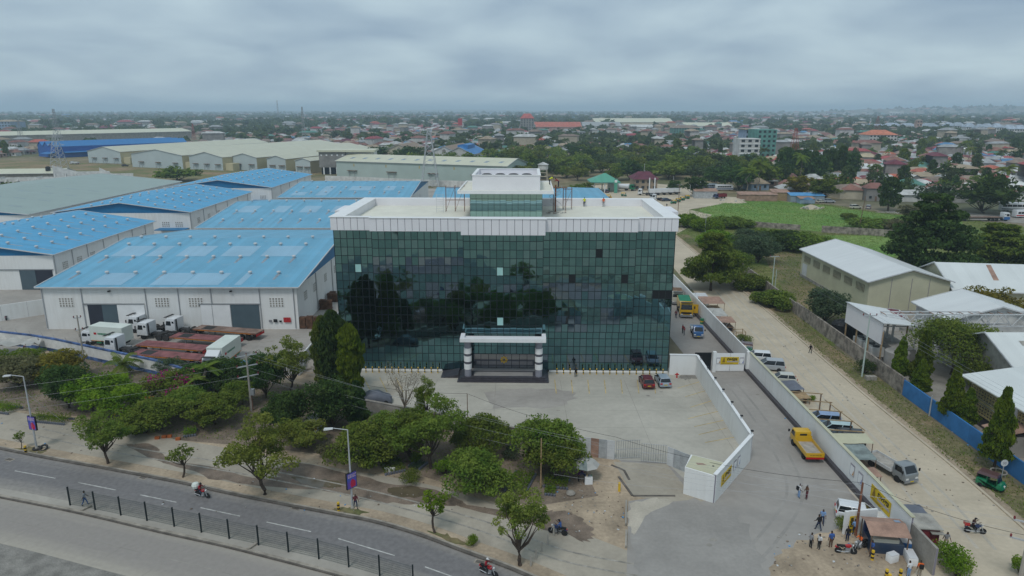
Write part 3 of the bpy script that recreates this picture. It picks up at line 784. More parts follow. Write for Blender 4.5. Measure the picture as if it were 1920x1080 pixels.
cno = cn.build('canopy','white_clad',BLD)
for i in range(11):
 x = -6.15 + 12.3 * (i + .5) / 11
 MB().box((0,0,0),(12.3 / 11 - 0.05,0.03,0.52)).build('canopy_panel','white_paint',cno,(x,-4.31,6.275))
lob = MB(); lob.bb(-4.7,4.7,0.02,0.06,0.48,Z0 + 2 * PH - 0.02); lob.build('lobby_screen','interior_dark',BLD)
for i in range(8):
 x = -4.6 + 9.2 * (i + .5) / 8
 o = MB().box((0,0,0),(9.2 / 8 - 0.06,0.02,2.2)).build('glass_door' if i in (3,4) else 'lobby_pane','pane_lobby',BLD,(x,-0.02,1.62))
 o.rotation_euler = (g_.gauss(0,.001),0,g_.gauss(0,.001))
for k in range(8):
 a0 = 2 * math.pi * k / 8; em = MB(); w = 0.30
 pts = [(0.10,a0),(0.50,a0 - w),(0.56,a0),(0.50,a0 + w)]
 if k % 2: pts = [(0.12,a0),(0.40,a0 - w * .9),(0.56,a0 - w * 0.5),(0.56,a0 + w * .5),(0.40,a0 + w * .9)]
 vs = [(r_ * math.cos(a_),0,r_ * math.sin(a_)) for r_,a_ in pts]
 em.add(vs,[tuple(range(len(vs)))]); em.build('emblem_petal','emblem_yellow',BLD,(0,-0.06,1.85))
# penthouse, plant box and fan units on the roof
zr = 22.1
for r in range(4):
 for c in range(12):
  mb_key = 'pent'
  if mb_key not in ml_cache:
   mb = MB(); mb.box((0,0,0),(0.88,0.02,0.9)); ml_cache[mb_key] = mb.mesh('pane','pane_top')
  o = obj('penthouse_pane',ml_cache[mb_key],BLD,(-5.4 + (c + .5) * 0.92,8.0,zr + (r + .5) * 0.94)); o.rotation_euler = (g_.gauss(0,.003),0,g_.gauss(0,.003))
pb = MB(); pb.bb(-5.42,5.66,8.03,20.0,zr,zr + 3.76); pb.build('penthouse','mullion',BLD)
sl = MB(); sl.bb(-6.95,7.15,6.4,21.5,zr + 3.78,zr + 4.0); slab_o = sl.build('penthouse_roof','roof_membrane',BLD)
lip = MB(); lip.bb(-7.0,7.2,6.2,6.4,zr + 3.76,zr + 4.25); lip.bb(-7.0,7.2,21.5,21.7,zr + 3.76,zr + 4.25); lip.bb(-7.15,-6.95,6.2,21.7,zr + 3.765,zr + 4.24); lip.bb(7.15,7.35,6.2,21.7,zr + 3.765,zr + 4.24)
lip.build('roof_lip','white_paint',slab_o)
bx_ = MB(); z0_,z1_ = zr + 4.0,zr + 6.25
bx_.bb(-5.1,5.3,9.0,9.3,z0_,z1_); bx_.bb(-5.1,5.3,21.0,21.3,z0_,z1_); bx_.bb(-5.1,-4.8,9.3,21.0,z0_,z1_); bx_.bb(5.0,5.3,9.3,21.0,z0_,z1_)
bx_.bb(-4.8,5.0,9.3,21.0,z0_,z0_ + 0.6)
pbx = bx_.build('plant_enclosure','white_clad',BLD)
lp2 = MB(); lp2.bb(-5.2,5.4,8.9,9.4,z1_ + .003,z1_ + .1); lp2.bb(-5.2,5.4,20.9,21.4,z1_ + .003,z1_ + .1); lp2.bb(-5.2,-4.7,9.4,20.9,z1_ + .003,z1_ + .097); lp2.bb(4.9,5.4,9.4,20.9,z1_ + .003,z1_ + .097)
lp2.build('enclosure_coping','white_paint',pbx)
for i in range(4):
 fx = -3.2 + i * 2.15
 c = BLD_M @ Vector((fx,15.5,z0_ + 0.6))
 t = thing('cooling_unit',['dark round cooling fan, first from the end by the pale warehouse, inside the rooftop enclosure','dark round cooling fan, second in the row of four inside the rooftop enclosure','dark round cooling fan, third in the row of four inside the rooftop enclosure','dark round cooling fan nearest the water tower inside the rooftop enclosure'][i],'fan unit',c,0,'cooling fans in the rooftop enclosure')
 MB().box((0,0,0.55),(1.7,1.7,1.1)).build('casing','steel',t)
 MB().lathe((0,0,1.1),[(0.82,0),(0.82,0.16),(0.55,0.3),(0.15,0.34)],16).build('fan_cowl','black',t)
# spiral stair under construction, scaffold and ladder on the roof
def roofpt(x,y,z=zr): return BLD_M @ Vector((x,y,z))
sp_ = thing('spiral_staircase','rusty red spiral staircase with grey treads on the white roof','staircase',roofpt(7.9,14.5))
MB().tube([(0,0,0),(0,0,4.3)],0.13,8).build('post','rust',sp_)
for i in range(18):
 a = i * 0.42; o = MB().box((0.5,0,0),(0.9,0.26,0.04)).build('tread','steel_light' if i < 8 else 'steel',sp_,(0,0,0.25 + i * 0.2),a)
rail = [(1.0 * math.cos(i * 0.42),1.0 * math.sin(i * 0.42),0.95 + i * 0.2) for i in range(17)]
MB().tube(rail,0.03,5).build('handrail','steel',sp_)
def scaffold(name,label,p,w,d,h,bays=1):
 t = thing(name,label,'scaffold',p)
 for i in range(bays + 1):
  for y in (0,d):
   MB().tube([(i * w,y,0),(i * w,y,h)],0.035,5).build('upright','rust',t)
 for i in range(bays):
  for zz in (h * .45,h * .92):
   for y in (0,d):
    MB().tube([(i * w,y,zz),((i + 1) * w,y,zz)],0.03,5).build('ledger','rust',t)
  MB().tube([(i * w,0,0.1),((i + 1) * w,0,h * .95)],0.025,5).build('brace','rust',t)
 return t
scaffold('scaffold','rusty tube scaffold beside the penthouse near the white ladder',roofpt(-9.8,13.5),1.5,1.2,4.2,2)
scaffold('scaffold','blue-grey tube scaffold behind the spiral staircase',roofpt(9.3,16.5),1.4,1.2,3.6,1)
lad = thing('ladder','pale frame ladder standing on the white roof beside the scaffold','ladder',roofpt(-11.2,12.8))
for x in (0,1.1):
 MB().tube([(x,0,0),(x,0.1,3.0)],0.035,5).build('stile','tin_white',lad)
for i in range(8):
 MB().tube([(0,0.02,0.3 + i * .36),(1.1,0.02,0.3 + i * .36)],0.025,5).build('rung','tin_white',lad)
cl_ = thing('rubble_heap','loose rods and offcuts scattered round the foot of the spiral staircase','offcuts',roofpt(8.5,13.0))
for i in range(9):
 x,y = g_.uniform(-2,1.5),g_.uniform(-1.4,1.2); a = g_.uniform(0,3); m_ = MB()
 m_.beam((x,y,0.05),(x + math.cos(a) * 1.1,y + math.sin(a) * 1.1,0.06),0.09,0.05); m_.build('offcut','rust' if i % 2 else 'steel',cl_)
OW = 'first second third fourth fifth sixth seventh eighth ninth tenth eleventh twelfth thirteenth fourteenth fifteenth sixteenth seventeenth'.split()
bo = MB(); bo.lathe((0,0,0),[(0.07,0),(0.07,0.95),(0.03,1.0)],8)
bproto = None
def bollard(loc,label,group):
 global bproto
 if bproto is None:
  t = thing('bollard',label,'bollard',loc,0,group)
  for i in range(5):
   MB().lathe((0,0,0),[(0.085,i * .19),(0.085,i * .19 + .188)],8).build('post_band','hazard_yellow' if i % 2 == 0 else 'black',t)
  bproto = t
  return t
 return dup(bproto,loc,0,label,group=group)
for i in range(13):
 bollard(BLD_M @ Vector((-21.6 + i * 0.98,-1.0,0)),f'striped bollard along the glass front, {OW[i]} counted from the mast trees towards the ramp','striped bollards on the ramp side')
for i in range(17):
 bollard(BLD_M @ Vector((7.9 + i * 0.98,-1.0,0)),f'striped bollard along the glass front, {OW[i]} counted from the steps towards the parked cars','striped bollards on the parked car side')
# ================================================================== SHEDS AND WAREHOUSES
VENT = {}
def shed(name,label,loc,rz,w,d,eave,ridge,axis='x',wall='white_wall',roof=None,gable=None,over=0.6,trim='tin_white',cat='warehouse',group=None,base=None):
 t = thing(name,label,cat,loc,rz,group)
 wl = MB()
 if axis == 'x':
  for x in (0,w):
   vs = [(x,0,0),(x,d,0),(x,d,eave),(x,d / 2,ridge - .02),(x,0,eave)]
   if gable: vs = [(x,0,0),(x,d,0),(x,d,eave - .3),(x,0,eave - .3)]
   wl.add(vs,[tuple(range(len(vs)))])
   if gable:
    gb = MB(); xx = x + (0.03 if x else -0.03)
    gb.add([(xx,0,eave - .3),(xx,d,eave - .3),(xx,d,eave),(xx,d / 2,ridge - .02),(xx,0,eave)],[(0,1,2,3,4)]); gb.build('gable_panel',gable,t)
  wl.add([(0,0,0),(w,0,0),(w,0,eave),(0,0,eave),(0,d,0),(w,d,0),(w,d,eave),(0,d,eave)],[(0,1,2,3),(7,6,5,4)])
 else:
  for y in (0,d):
   vs = [(0,y,0),(w,y,0),(w,y,eave),(w / 2,y,ridge - .02),(0,y,eave)]
   if gable: vs = [(0,y,0),(w,y,0),(w,y,eave - .3),(0,y,eave - .3)]
   wl.add(vs,[tuple(range(len(vs)))])
   if gable:
    gb = MB(); yy = y + (0.03 if y else -0.03)
    gb.add([(0,yy,eave - .3),(w,yy,eave - .3),(w,yy,eave),(w / 2,yy,ridge - .02),(0,yy,eave)],[(0,1,2,3,4)]); gb.build('gable_panel',gable,t)
  wl.add([(0,0,0),(0,d,0),(0,d,eave),(0,0,eave),(w,0,0),(w,d,0),(w,d,eave),(w,0,eave)],[(3,2,1,0),(4,5,6,7)])
 wl.build('wall',wall,t)
 s_ = (ridge - eave) / ((d if axis == 'x' else w) / 2)
 rf_ = MB(); th = 0.12
 def slope(a,b):
  # a = eave line y/x coordinate, b = ridge coordinate
  pass
 if axis == 'x':
  ze = eave - s_ * over
  for (ya,yb) in ((-over,d / 2),(d + over,d / 2)):
   rf_.add([(-over,ya,ze + .05),(w + over,ya,ze + .05),(w + over,yb,ridge + .05),(-over,yb,ridge + .05),(-over,ya,ze + .05 - th),(w + over,ya,ze + .05 - th),(w + over,yb,ridge + .05 - th),(-over,yb,ridge + .05 - th)],
     [(0,1,2,3),(7,6,5,4),(0,4,5,1),(1,5,6,2),(3,7,4,0)])
 else:
  ze = eave - s_ * over
  for (xa,xb) in ((-over,w / 2),(w + over,w / 2)):
   rf_.add([(xa,-over,ze + .05),(xb,-over,ridge + .05),(xb,d + over,ridge + .05),(xa,d + over,ze + .05),(xa,-over,ze + .05 - th),(xb,-over,ridge + .05 - th),(xb,d + over,ridge + .05 - th),(xa,d + over,ze + .05 - th)],
     [(0,1,2,3),(7,6,5,4),(0,4,5,1),(1,5,6,2),(2,6,7,3),(3,7,4,0)])
 ro = rf_.build('roof',roof,t)
 # edge trim: gutter lines and verge flashings
 tr = MB()
 if axis == 'x':
  for y in (-over - .06,d + over + .06): tr.box((w / 2,y,ze + 0.0),(w + 2 * over,0.14,0.2))
  for x in (-over - .05,w + over + .05):
   tr.beam((x,-over,ze + .04),(x,d / 2,ridge + .06),0.16,0.2); tr.beam((x,d + over,ze + .04),(x,d / 2,ridge + .06),0.16,0.2)
 else:
  for x in (-over - .06,w + over + .06): tr.box((x,d / 2,ze + 0.0),(0.14,d + 2 * over,0.2))
  for y in (-over - .05,d + over + .05):
   tr.beam((-over,y,ze + .04),(w / 2,y,ridge + .06),0.16,0.2); tr.beam((w + over,y,ze + .04),(w / 2,y,ridge + .06),0.16,0.2)
 tr.build('roof_trim',trim,t)
 S = dict(t=t,w=w,d=d,eave=eave,ridge=ridge,axis=axis,s=s_,roof=ro)
 return S
def roof_z(S,x,y):
 if S['axis'] == 'x': return S['ridge'] + .05 - abs(y - S['d'] / 2) * S['s']
 return S['ridge'] + .05 - abs(x - S['w'] / 2) * S['s']
def vents(S,us,vs_,stain=True,size=1.0):
 """turbine ventilators standing on the roof with a dirty streak below each"""
 if 'v' not in VENT:
  mb = MB(); mb.lathe((0,0,0),[(0.28,-.1),(0.28,0.22),(0.46,0.32),(0.50,0.5),(0.42,0.66),(0.16,0.74)],9); VENT['v'] = mb.mesh('roof_vent','tin_white')
  mb = MB(); mb.add([(-.35,0,0),(.35,0,0),(.22,-3.2,0),(-.22,-3.2,0)],[(3,2,1,0)]); VENT['s'] = mb.mesh('stain','rust_stain')
 for v in vs_:
  for u in us:
   x,y = (u,v)
   z = roof_z(S,x,y)
   o = obj('roof_vent',VENT['v'],S['roof'],(x,y,z)); o.scale = (size * .8,) * 3
   if stain:
    so2 = obj('stain',VENT['s'],S['roof'],(x,y,z + 0.015))
    sl_ = math.atan(S['s'])
    if S['axis'] == 'x':
     so2.rotation_euler = (sl_,0,0) if y < S['d'] / 2 else (sl_,0,math.pi)
    else:
     so2.rotation_euler = Matrix.Identity(3).to_euler()
     rz_ = math.pi / 2 if x > S['w'] / 2 else -math.pi / 2
     so2.rotation_euler = (Matrix.Rotation(rz_,3,'Z') @ Matrix.Rotation(sl_,3,'X')).to_euler()
def skylight(S,x0,x1,y0,y1):
 mb = MB(); e = 0.02
 mb.add([(x0,y0,roof_z(S,x0,y0) + e),(x1,y0,roof_z(S,x1,y0) + e),(x1,y1,roof_z(S,x1,y1) + e),(x0,y1,roof_z(S,x0,y1) + e)],[(0,1,2,3)])
 mb.build('skylight','roof_skylight',S['roof'])
def breeze(S,x,z,side='front',cols=5,rows=4,w=2.6,h=1.7):
 """ventilation opening of small blocks"""
 key = ('b',cols,rows,w,h)
 if key not in VENT:
  mb = MB(); mb.box((0,0,0),(w,0.04,h),0)
  cw,chh = w / cols,h / rows
  for i in range(cols):
   for j in range(rows):
    mb.box((-w / 2 + (i + .5) * cw,-0.03,-h / 2 + (j + .5) * chh),(cw * .55,0.02,chh * .68),1)
  VENT[key] = mb.mesh('vent_window',['white_wall','grey_wall'])
 if side == 'front': o = obj('vent_window',VENT[key],S['t'],(x,-0.03,z))
 else: o = obj('vent_window',VENT[key],S['t'],(S['w'] + 0.03,x,z),math.pi / 2)
 return o
def downpipes(S,xs,side='front'):
 for x in xs:
  mb = MB(); mb.tube([(0,0,0.2),(0,0,S['eave'] - .3)],0.09,6)
  mb.build('downpipe','steel_light',S['t'],(x,-0.12,0) if side == 'front' else (S['w'] + 0.12,x,0))
def boxpart(t,name,m,x0,x1,y0,y1,z0,z1):
 mb = MB(); mb.bb(x0,x1,y0,y1,z0,z1); return mb.build(name,m,t)
# --- blue-roofed depot, right-hand row (ridge across the view)
A = shed('warehouse','large white warehouse with sky blue roof and grey sliding doors behind the parked trucks',(-83.3,118.6,0),0,45.2,59.5,7.9,11.1,'x',roof='roof_blue_x',gable='roof_blue_gable',group='blue roofed depot warehouses')
vents(A,[3 + i * 5.3 for i in range(8)],(6.5,16.0))
vents(A,[3 + i * 5.3 for i in range(8)],(24.5,29.75),stain=False)
for (x0,x1,y0,y1) in ((8,14.0,.5,7),(19,24.8,.5,7),(24.9,31.2,.5,7),(34,35.3,.5,7),(3,9,17,24),(10,13,17,24),(16,22,17,24),(25,31,17,24),(33,40,17,24)): skylight(A,x0,x1,y0,y1)
for x in (4.2,21.2,27.2,41.5): breeze(A,x,5.0)
for y in (5,11,19,27,36): breeze(A,y,5.0,'side',4,4,1.9,1.7)
downpipes(A,(0.15,7.1,18.4,24.2,30.0,38.6,44.6)); downpipes(A,(12,24,36,48),'side')
for (x0,x1,m_) in ((7.9,10.4,'door_dark'),(10.42,13.1,'door_grey'),(33.3,38.3,'door_grey')): boxpart(A['t'],'sliding_door',m_,x0,x1,-0.14,-0.04,0.05,4.6)
for (x0,x1) in ((7.2,18.0),(27.6,38.6)): boxpart(A['t'],'door_track','steel',x0,x1,-0.22,-0.05,4.62,4.8)
boxpart(A['t'],'sliding_door','white_paint',13.15,18.0,-0.16,-0.06,0.05,4.6); boxpart(A['t'],'sliding_door','white_paint',28.0,33.2,-0.16,-0.06,0.05,4.6)
for x in (12.0,33.5): boxpart(A['t'],'floodlight','black',x,x + .35,-0.5,-0.05,7.0,7.2)
Bw = shed('warehouse','white warehouse with blue roof directly behind the one with sliding doors',(-83.3,182,0),0,45.2,59.0,7.9,11.0,'x',roof='roof_blue_x',gable='roof_blue_gable',group='blue roofed depot warehouses')
vents(Bw,[4 + i * 5.3 for i in range(8)],(7,17)); vents(Bw,[4 + i * 5.3 for i in range(8)],(29.5,),stain=False)
for (x0,x1,y0,y1) in ((4,9,16,24),(14,18,16,24),(22,27,16,24),(31,35,16,24),(37,41,3,10)): skylight(Bw,x0,x1,y0,y1)
downpipes(Bw,(5,15,25,35,44))
for x in (11,31): boxpart(Bw['t'],'floodlight','black',x,x + .35,-0.5,-0.05,6.9,7.1)
Cw = shed('warehouse','white warehouse with blue roof beside the pylon, farthest of its row',(-83.3,248,0),0,46.4,59.0,7.9,10.6,'x',roof='roof_blue_x',gable='roof_blue_gable',group='blue roofed depot warehouses')
vents(Cw,[4 + i * 5.4 for i in range(8)],(8,17)); vents(Cw,[4 + i * 5.4 for i in range(8)],(29,),stain=False)
for (x0,x1,y0,y1) in ((3,8,3,9),(12,16,3,20),(22,30,12,20),(35,39,12,20)): skylight(Cw,x0,x1,y0,y1)
for y in (6,14,22,30): breeze(Cw,y,4.5,'side',2,5,0.8,1.8)
downpipes(Cw,(8,18,28,38))
# --- left-hand row (gable towards the view)
Dl = shed('warehouse','white warehouse with blue roof cut by the edge of view, beside the depot yard',(-140.0,146,0),R(1.5),40.5,46.0,7.9,10.9,'y',roof='roof_blue_y',gable='roof_blue_gable',group='blue roofed depot warehouses')
vents(Dl,(24.5,29.5,35.5),[3 + i * 5.6 for i in range(8)]); vents(Dl,(16,10),[3 + i * 5.6 for i in range(8)],stain=False)
for y in (4,9.5,15,22,28,34,40): breeze(Dl,y,4.6,'side',4,4,2.0,1.7)
downpipes(Dl,(0.4,7,13,20,27,34,41),'side')
boxpart(Dl['t'],'sliding_door','door_dark',36.4,40.0,-0.14,-0.04,0.05,4.4); boxpart(Dl['t'],'sliding_door','door_grey',33.0,36.35,-0.14,-0.04,0.05,4.4); boxpart(Dl['t'],'door_track','steel',24,40.3,-0.2,-0.05,4.42,4.6)
El = shed('warehouse','white warehouse with blue roof and wide blue gable behind the edge one',(-139.5,210,0),R(1.0),41.0,54.0,8.0,10.8,'y',roof='roof_blue_y',gable='roof_blue_gable',group='blue roofed depot warehouses')
vents(El,(24.5,29.5,35.5),[3 + i * 6.0 for i in range(9)]); vents(El,(16,10),[3 + i * 6.0 for i in range(9)],stain=False)
for y in (6,14,22,30,40): breeze(El,y,4.6,'side',4,4,2.0,1.7)
downpipes(El,(0.4,10,20,30,40,50),'side')
for x in (33.5,37.5): breeze(El,x,4.2,'front',4,3,2.4,1.6)
boxpart(El['t'],'door_canopy','roof_blue_gable',31.5,40.5,-4.0,0.0,2.9,3.1)
Fl = shed('warehouse','white warehouse with blue roof and blue gable, farthest of the gable-fronted row',(-138.5,280,0),R(0.5),41.5,59.0,8.0,10.9,'y',roof='roof_blue_y',gable='roof_blue_gable',group='blue roofed depot warehouses')
vents(Fl,(24.5,29.5,35.5),[3 + i * 6.2 for i in range(9)]); vents(Fl,(16,10),[3 + i * 6.2 for i in range(9)],stain=False)
downpipes(Fl,(0.4,12,24,36,48),'side'); breeze(Fl,38,4.0,'front',4,3,2.4,1.6); boxpart(Fl['t'],'door_canopy','roof_blue_gable',32.5,40.5,-4.0,0.0,2.8,3.0)
Gl = shed('warehouse','long shed with dull grey-green roof and blue gable outside the blue roofs',(-214.0,207,0),R(0.0),68.5,99.0,7.8,11.2,'y',roof='roof_greygreen',gable='roof_blue_gable',group='depot sheds')
for x in (40,48,56):
 for y in (10,24,38,52):
  mb = MB(); mb.add([(x,y,roof_z(Gl,x,y) + .02),(x + 4,y,roof_z(Gl,x + 4,y) + .02),(x + 4,y + .7,roof_z(Gl,x + 4,y) + .02),(x,y + .7,roof_z(Gl,x,y) + .02)],[(0,1,2,3)]); mb.build('skylight','rust_stain',Gl['roof'])
boxpart(Gl['t'],'sliding_door','door_dark',30,42,-0.1,-0.03,0.05,4.0)
# shed behind the office block, hipped at one end
hp = thing('warehouse','blue roofed shed showing behind the office block parapet','warehouse',(-27,234,0),0,'blue roofed depot warehouses')
MB().bb(0,60,0,44,0,8.0).build('wall','white_wall',hp)
mb = MB(); e = .6
mb.add([(-e,-e,7.95),(61.5,-e,7.95),(61.5,44.6,7.95),(-e,44.6,7.95),(-e,22,10.7),(46,22,10.7)],[(0,1,5,4),(1,2,5),(2,3,4,5),(3,0,4)]); mb.build('roof','roof_blue_x',hp)
# --- pale green warehouse across the far street and its boundary wall
ga,gb_ = G(632,330),G(950,343)
PGW = shed('warehouse','long pale green clad warehouse with cream roof in front of the trees',ga,head(ga,gb_),(gb_ - ga).length,30,9.0,12.2,'x',wall='pale_green_clad',roof='roof_cream_x',group='pale sheds beyond the depot')
Lg = (gb_ - ga).length
for i in range(4):
 x = 8 + i * Lg * 0.245; boxpart(PGW['t'],'door_canopy','timber',x,x + 6.5,-1.2,0,3.5,3.75)
 for k in (1.5,5.0): boxpart(PGW['t'],'canopy_post','steel',x + k,x + k + .2,-1.1,-.9,0,3.5)
boxpart(PGW['t'],'doorway','interior_dark',8 + 3 * Lg * .245 + 2.0,8 + 3 * Lg * .245 + 4.6,-0.06,-0.02,0,3.4)
for i in range(5): boxpart(PGW['t'],'wall_vent','cream_block',12 + i * Lg * .2,12.7 + i * Lg * .2,-0.06,-0.02,6.0,7.6)
for i in range(12):
 x = 6 + i * Lg / 12.5; mb = MB(); mb.add([(x,5,roof_z(PGW,x,5) + .03),(x + 2.2,5,roof_z(PGW,x,5) + .03),(x + 2.8,8,roof_z(PGW,x,8) + .03),(x + .6,8,roof_z(PGW,x,8) + .03)],[(0,1,2,3)]); mb.build('skylight','rust_stain',PGW['roof'])
# --- five beige sheds in a row, gables to the view
beige = [((167,305),(228,307),165,8.6,12),((249,313),(344,317),175,9,12.4),((357,317),(419,320),150,8.6,11.6),((435,318),(483,320),130,8.4,10.8),((502,321),(537,322),90,8,10),((555,324),(583,325),55,7.6,9.2)]
ordn = ['first','second','third','fourth','fifth','last']
for i,(a,b,dl,ev,rg) in enumerate(beige):
 pa,pb_ = G(*a),G(*b); w = (pb_ - pa).length
 S = shed('storage_shed',f'{"wide " if i == 1 else ""}beige roofed shed with pale grey front, {ordn[i]} in line from the blue factory',pa,head(pa,pb_),w,dl,ev,rg,'y',wall='beige_clad',roof='roof_cream',over=0.4,group='beige roofed storage sheds')
 fr = MB(); fr.add([(0,-.05,0),(w,-.05,0),(w,-.05,ev),(w / 2,-.05,rg - .05),(0,-.05,ev)],[(0,1,2,3,4)]); fr.build('front_cladding','pale_blue_clad',S['t'])
 for k in range(3 if w > 25 else 2):
  x = w * (k + .6) / (3 if w > 25 else 2) - 2; boxpart(S['t'],'door_canopy','timber',x,x + 4.2,-1.4,-.06,3.8,4.05)
  for q in (.6,3.4): boxpart(S['t'],'canopy_post','steel',x + q,x + q + .18,-1.3,-1.1,0,3.8)
 if i in (0,1,2): boxpart(S['t'],'side_porch','beige_clad',w + .02,w + 6.5,2,8,0,4.6);
# --- blue factory with three gables, and the long cream shed behind it
pa,pb_ = Vector((-376,581,0)),Vector((-309,672,0)); ln = (pb_ - pa).length; hz = head(pa,pb_)
fac = thing('factory','long bright blue factory with three gables and blue roof','factory',pa,hz)
gw = 11.5
wl = MB(); wl.bb(0,ln,0,gw * 3,0,9.0); wl.build('wall','blue_clad',fac)
for k in range(3):
 mb = MB(); y0 = k * gw
 mb.add([(-.5,y0,9.02),(-.5,y0 + gw / 2,12.6),(-.5,y0 + gw,9.02),(ln + .5,y0,9.02),(ln + .5,y0 + gw / 2,12.6),(ln + .5,y0 + gw,9.02)],[(0,3,4,1),(1,4,5,2)])
 mb.build('roof','roof_bigblue',fac)
 mb = MB(); mb.add([(-.05,y0,8.9),(-.05,y0 + gw,8.9),(-.05,y0 + gw / 2,12.55)],[(0,1,2)]); mb.build('gable_panel','blue_clad',fac)
mb = MB(); mb.add([(-6,-1,3.4),(-6,16,3.4),(0,16,4.6),(0,-1,4.6)],[(0,1,2,3)]); mb.build('porch_roof','roof_bigblue',fac)
mb = MB(); mb.add([(6,-3.2,4.0),(ln - 8,-3.2,4.0),(ln - 8,0,4.8),(6,0,4.8)],[(0,1,2,3)]); mb.build('lean_to','roof_bigblue',fac)
pa = Vector((-640,800,0)); shed('storage_shed','very long cream roofed shed behind the blue factory',pa,head(pa,Vector((-470,1010,0))),285,60,9,13,'x',wall='grey_wall',roof='roof_cream_x',group='pale sheds beyond the depot')
# --- grey office beside the beige sheds
oa = G(600,327); ob = thing('office_building','grey office with curved cream roof edge and glazed porch beside the beige sheds','office building',oa,R(3))
MB().bb(0,16,0,14,4.2,13.5).build('upper_wall','w_grey',ob)
MB().bb(1,15,1,14,0,4.2).build('ground_floor','interior_dark',ob)
for x in (2.2,6,10,13.6): boxpart(ob,'column','white_paint',x,x + .7,-.2,.9,0,4.2)
boxpart(ob,'roof','roof_cream_x',-1,34,-1,18,13.5,14.6)
boxpart(ob,'wing_wall','white_wall',16.02,33,3,17,0,13.45)
for i in range(4): boxpart(ob,'window','window_dark',18 + i * 3.8,20.4 + i * 3.8,2.92,3.0,9.3,11.4)
for i in range(5): boxpart(ob,'wall_lamp','white_paint',1 + i * 3.2,2 + i * 3.2,-.12,-.02,11.2,12.0)
# --- gabled houses behind the pale warehouse
def gable_house(label,p,rz,w,d,ev,rg,wall,roof,wins=3,arch=True,group=None):
 S = shed('workshop',label,p,rz,w,d,ev,rg,'y',wall=wall,roof=roof,over=.5,cat='workshop',group=group)
 for k in range(wins):
  x = w * (k + .5) / wins; boxpart(S['t'],'window','window_dark',x - .8,x + .8,-.07,-.02,1.6,3.6)
 if arch:
  MB().lathe((w / 2,-.05,ev + .4),[(1.4,0),(1.4,.04)],12,axis='Y').build('gable_vent','grey_wall',S['t'])
 return S
GR = 'gabled workshops behind the pale green warehouse'
gable_house('cream workshop with brown roof and arched gable behind the dark trees',G(727,298),R(-8),19,46,7.5,11.5,'w_cream','roof_brown',group=GR)
gable_house('white workshop with brown roof, middle of the gabled three',G(812,301),R(-10),18,60,7,11,'w_white','roof_brown',group=GR)
bh = gable_house('white workshop with blue roof and raised ridge vent',G(834,305),R(-10),22,46,6.5,11.5,'w_white','roof_bigblue',4,False,group=GR)
mb = MB(); mb.add([(7,12,12.4),(11,12,13.2),(15,12,12.4),(7,36,12.4),(11,36,13.2),(15,36,12.4),(7,12,10),(15,12,10),(7,36,10),(15,36,10)],[(0,1,4,3),(1,2,5,4),(6,0,3,8),(7,9,5,2),(6,7,2,1,0)]); mb.build('ridge_vent','roof_bigblue',bh['t'])
# --- derelict white buildings at the edge
for i,(x,y,w,d,h,lab) in enumerate(((-10,352,22,12,4.5,'roofless white block cut by the edge of view'),(66,352,18,10,5,'roofless white block with two window holes next to the edge one'),(103,346,24,10,6.5,'tall roofless white ruin with buttress frames'),(160,345,16,9,4.5,'low roofless white ruin between the two gabled ones'),(190,346,12,9,5.5,'white ruin with a pointed gable wall'))):
 p = G(x,y); t = thing('ruined_building',lab,'ruin',p,R(12),'derelict white buildings')
 mb = MB(); mb.bb(0,w,0,.3,0,h); mb.bb(0,w,d - .3,d,0,h * .9); mb.bb(0,.3,.3,d - .3,0,h); mb.bb(w - .3,w,.3,d - .3,0,h * .85)
 if i in (2,4): mb.add([(0,.31,h),(w * .5,.31,h),(0,.31,h + 3.4),(0,.0,h),(w * .5,0,h),(0,0,h + 3.4)],[(0,1,2),(5,4,3),(2,1,4,5)])
 mb.build('wall','white_wall_worn',t)
 for k in range(3): boxpart(t,'window_hole','window_dark',w * (k + .4) / 3,w * (k + .4) / 3 + 1.6,-.05,-.01,1.4,3.0)
 for k in range(int(w / 5)):
  MB().beam((k * 5 + 1,-3.2,0),(k * 5 + 1,-.1,h * .9),.3).build('buttress','white_wall_worn',t)
rr = shed('shed','cream tin shed with black tank on top beside the ruins',G(-60,340),R(8),48,16,4.0,6.0,'x',wall='grey_wall',roof='roof_cream_x',cat='shed')
MB().lathe((40,4,5.0),[(1.3,0),(1.3,2.0),(.5,2.5)],10).build('water_tank','black',rr['t'])
rw = thing('boundary_wall','tall white wall fragment beside the ruins and dark bush','wall',G(213,347),R(14)); boxpart(rw,'wall','white_wall_worn',0,10,0,.3,0,6)
# --- works on the far side of the street
FA,FB = Vector((68.2,128.3,0)),Vector((83.6,128.3,0))
CW = shed('warehouse','cream walled warehouse with white roof beside the overgrown plot',(FA.x,FA.y,0),head(FA,FB),(FB - FA).length,31.5,6.5,8.7,'y',wall='cream_wall',roof='roof_white',over=.5)
wC = (FB - FA).length
for i in range(6):
 y = 1.2 + i * 5.0
 mb = MB(); mb.box((0,0,0),(.05,3.4,1.5),0)
 for k in range(7): mb.box((-.04,-1.5 + k * .5,0),(.05,.16,1.6),1)
 mb.build('louvre_window',['block_dark','cream_wall'],CW['t'],(-.04,y + 2.2,4.6))
for x in (wC * .27,wC * .52,wC * .74): boxpart(CW['t'],'wall_joint','joint_grey',x,x + .08,-.05,-.01,0,7.0)
boxpart(CW['t'],'door','tin_white',-.08,-.03,28.0,30.5,0,3.4); boxpart(CW['t'],'plinth','grey_wall',-.1,wC + .1,-.1,31.4,0,.7)
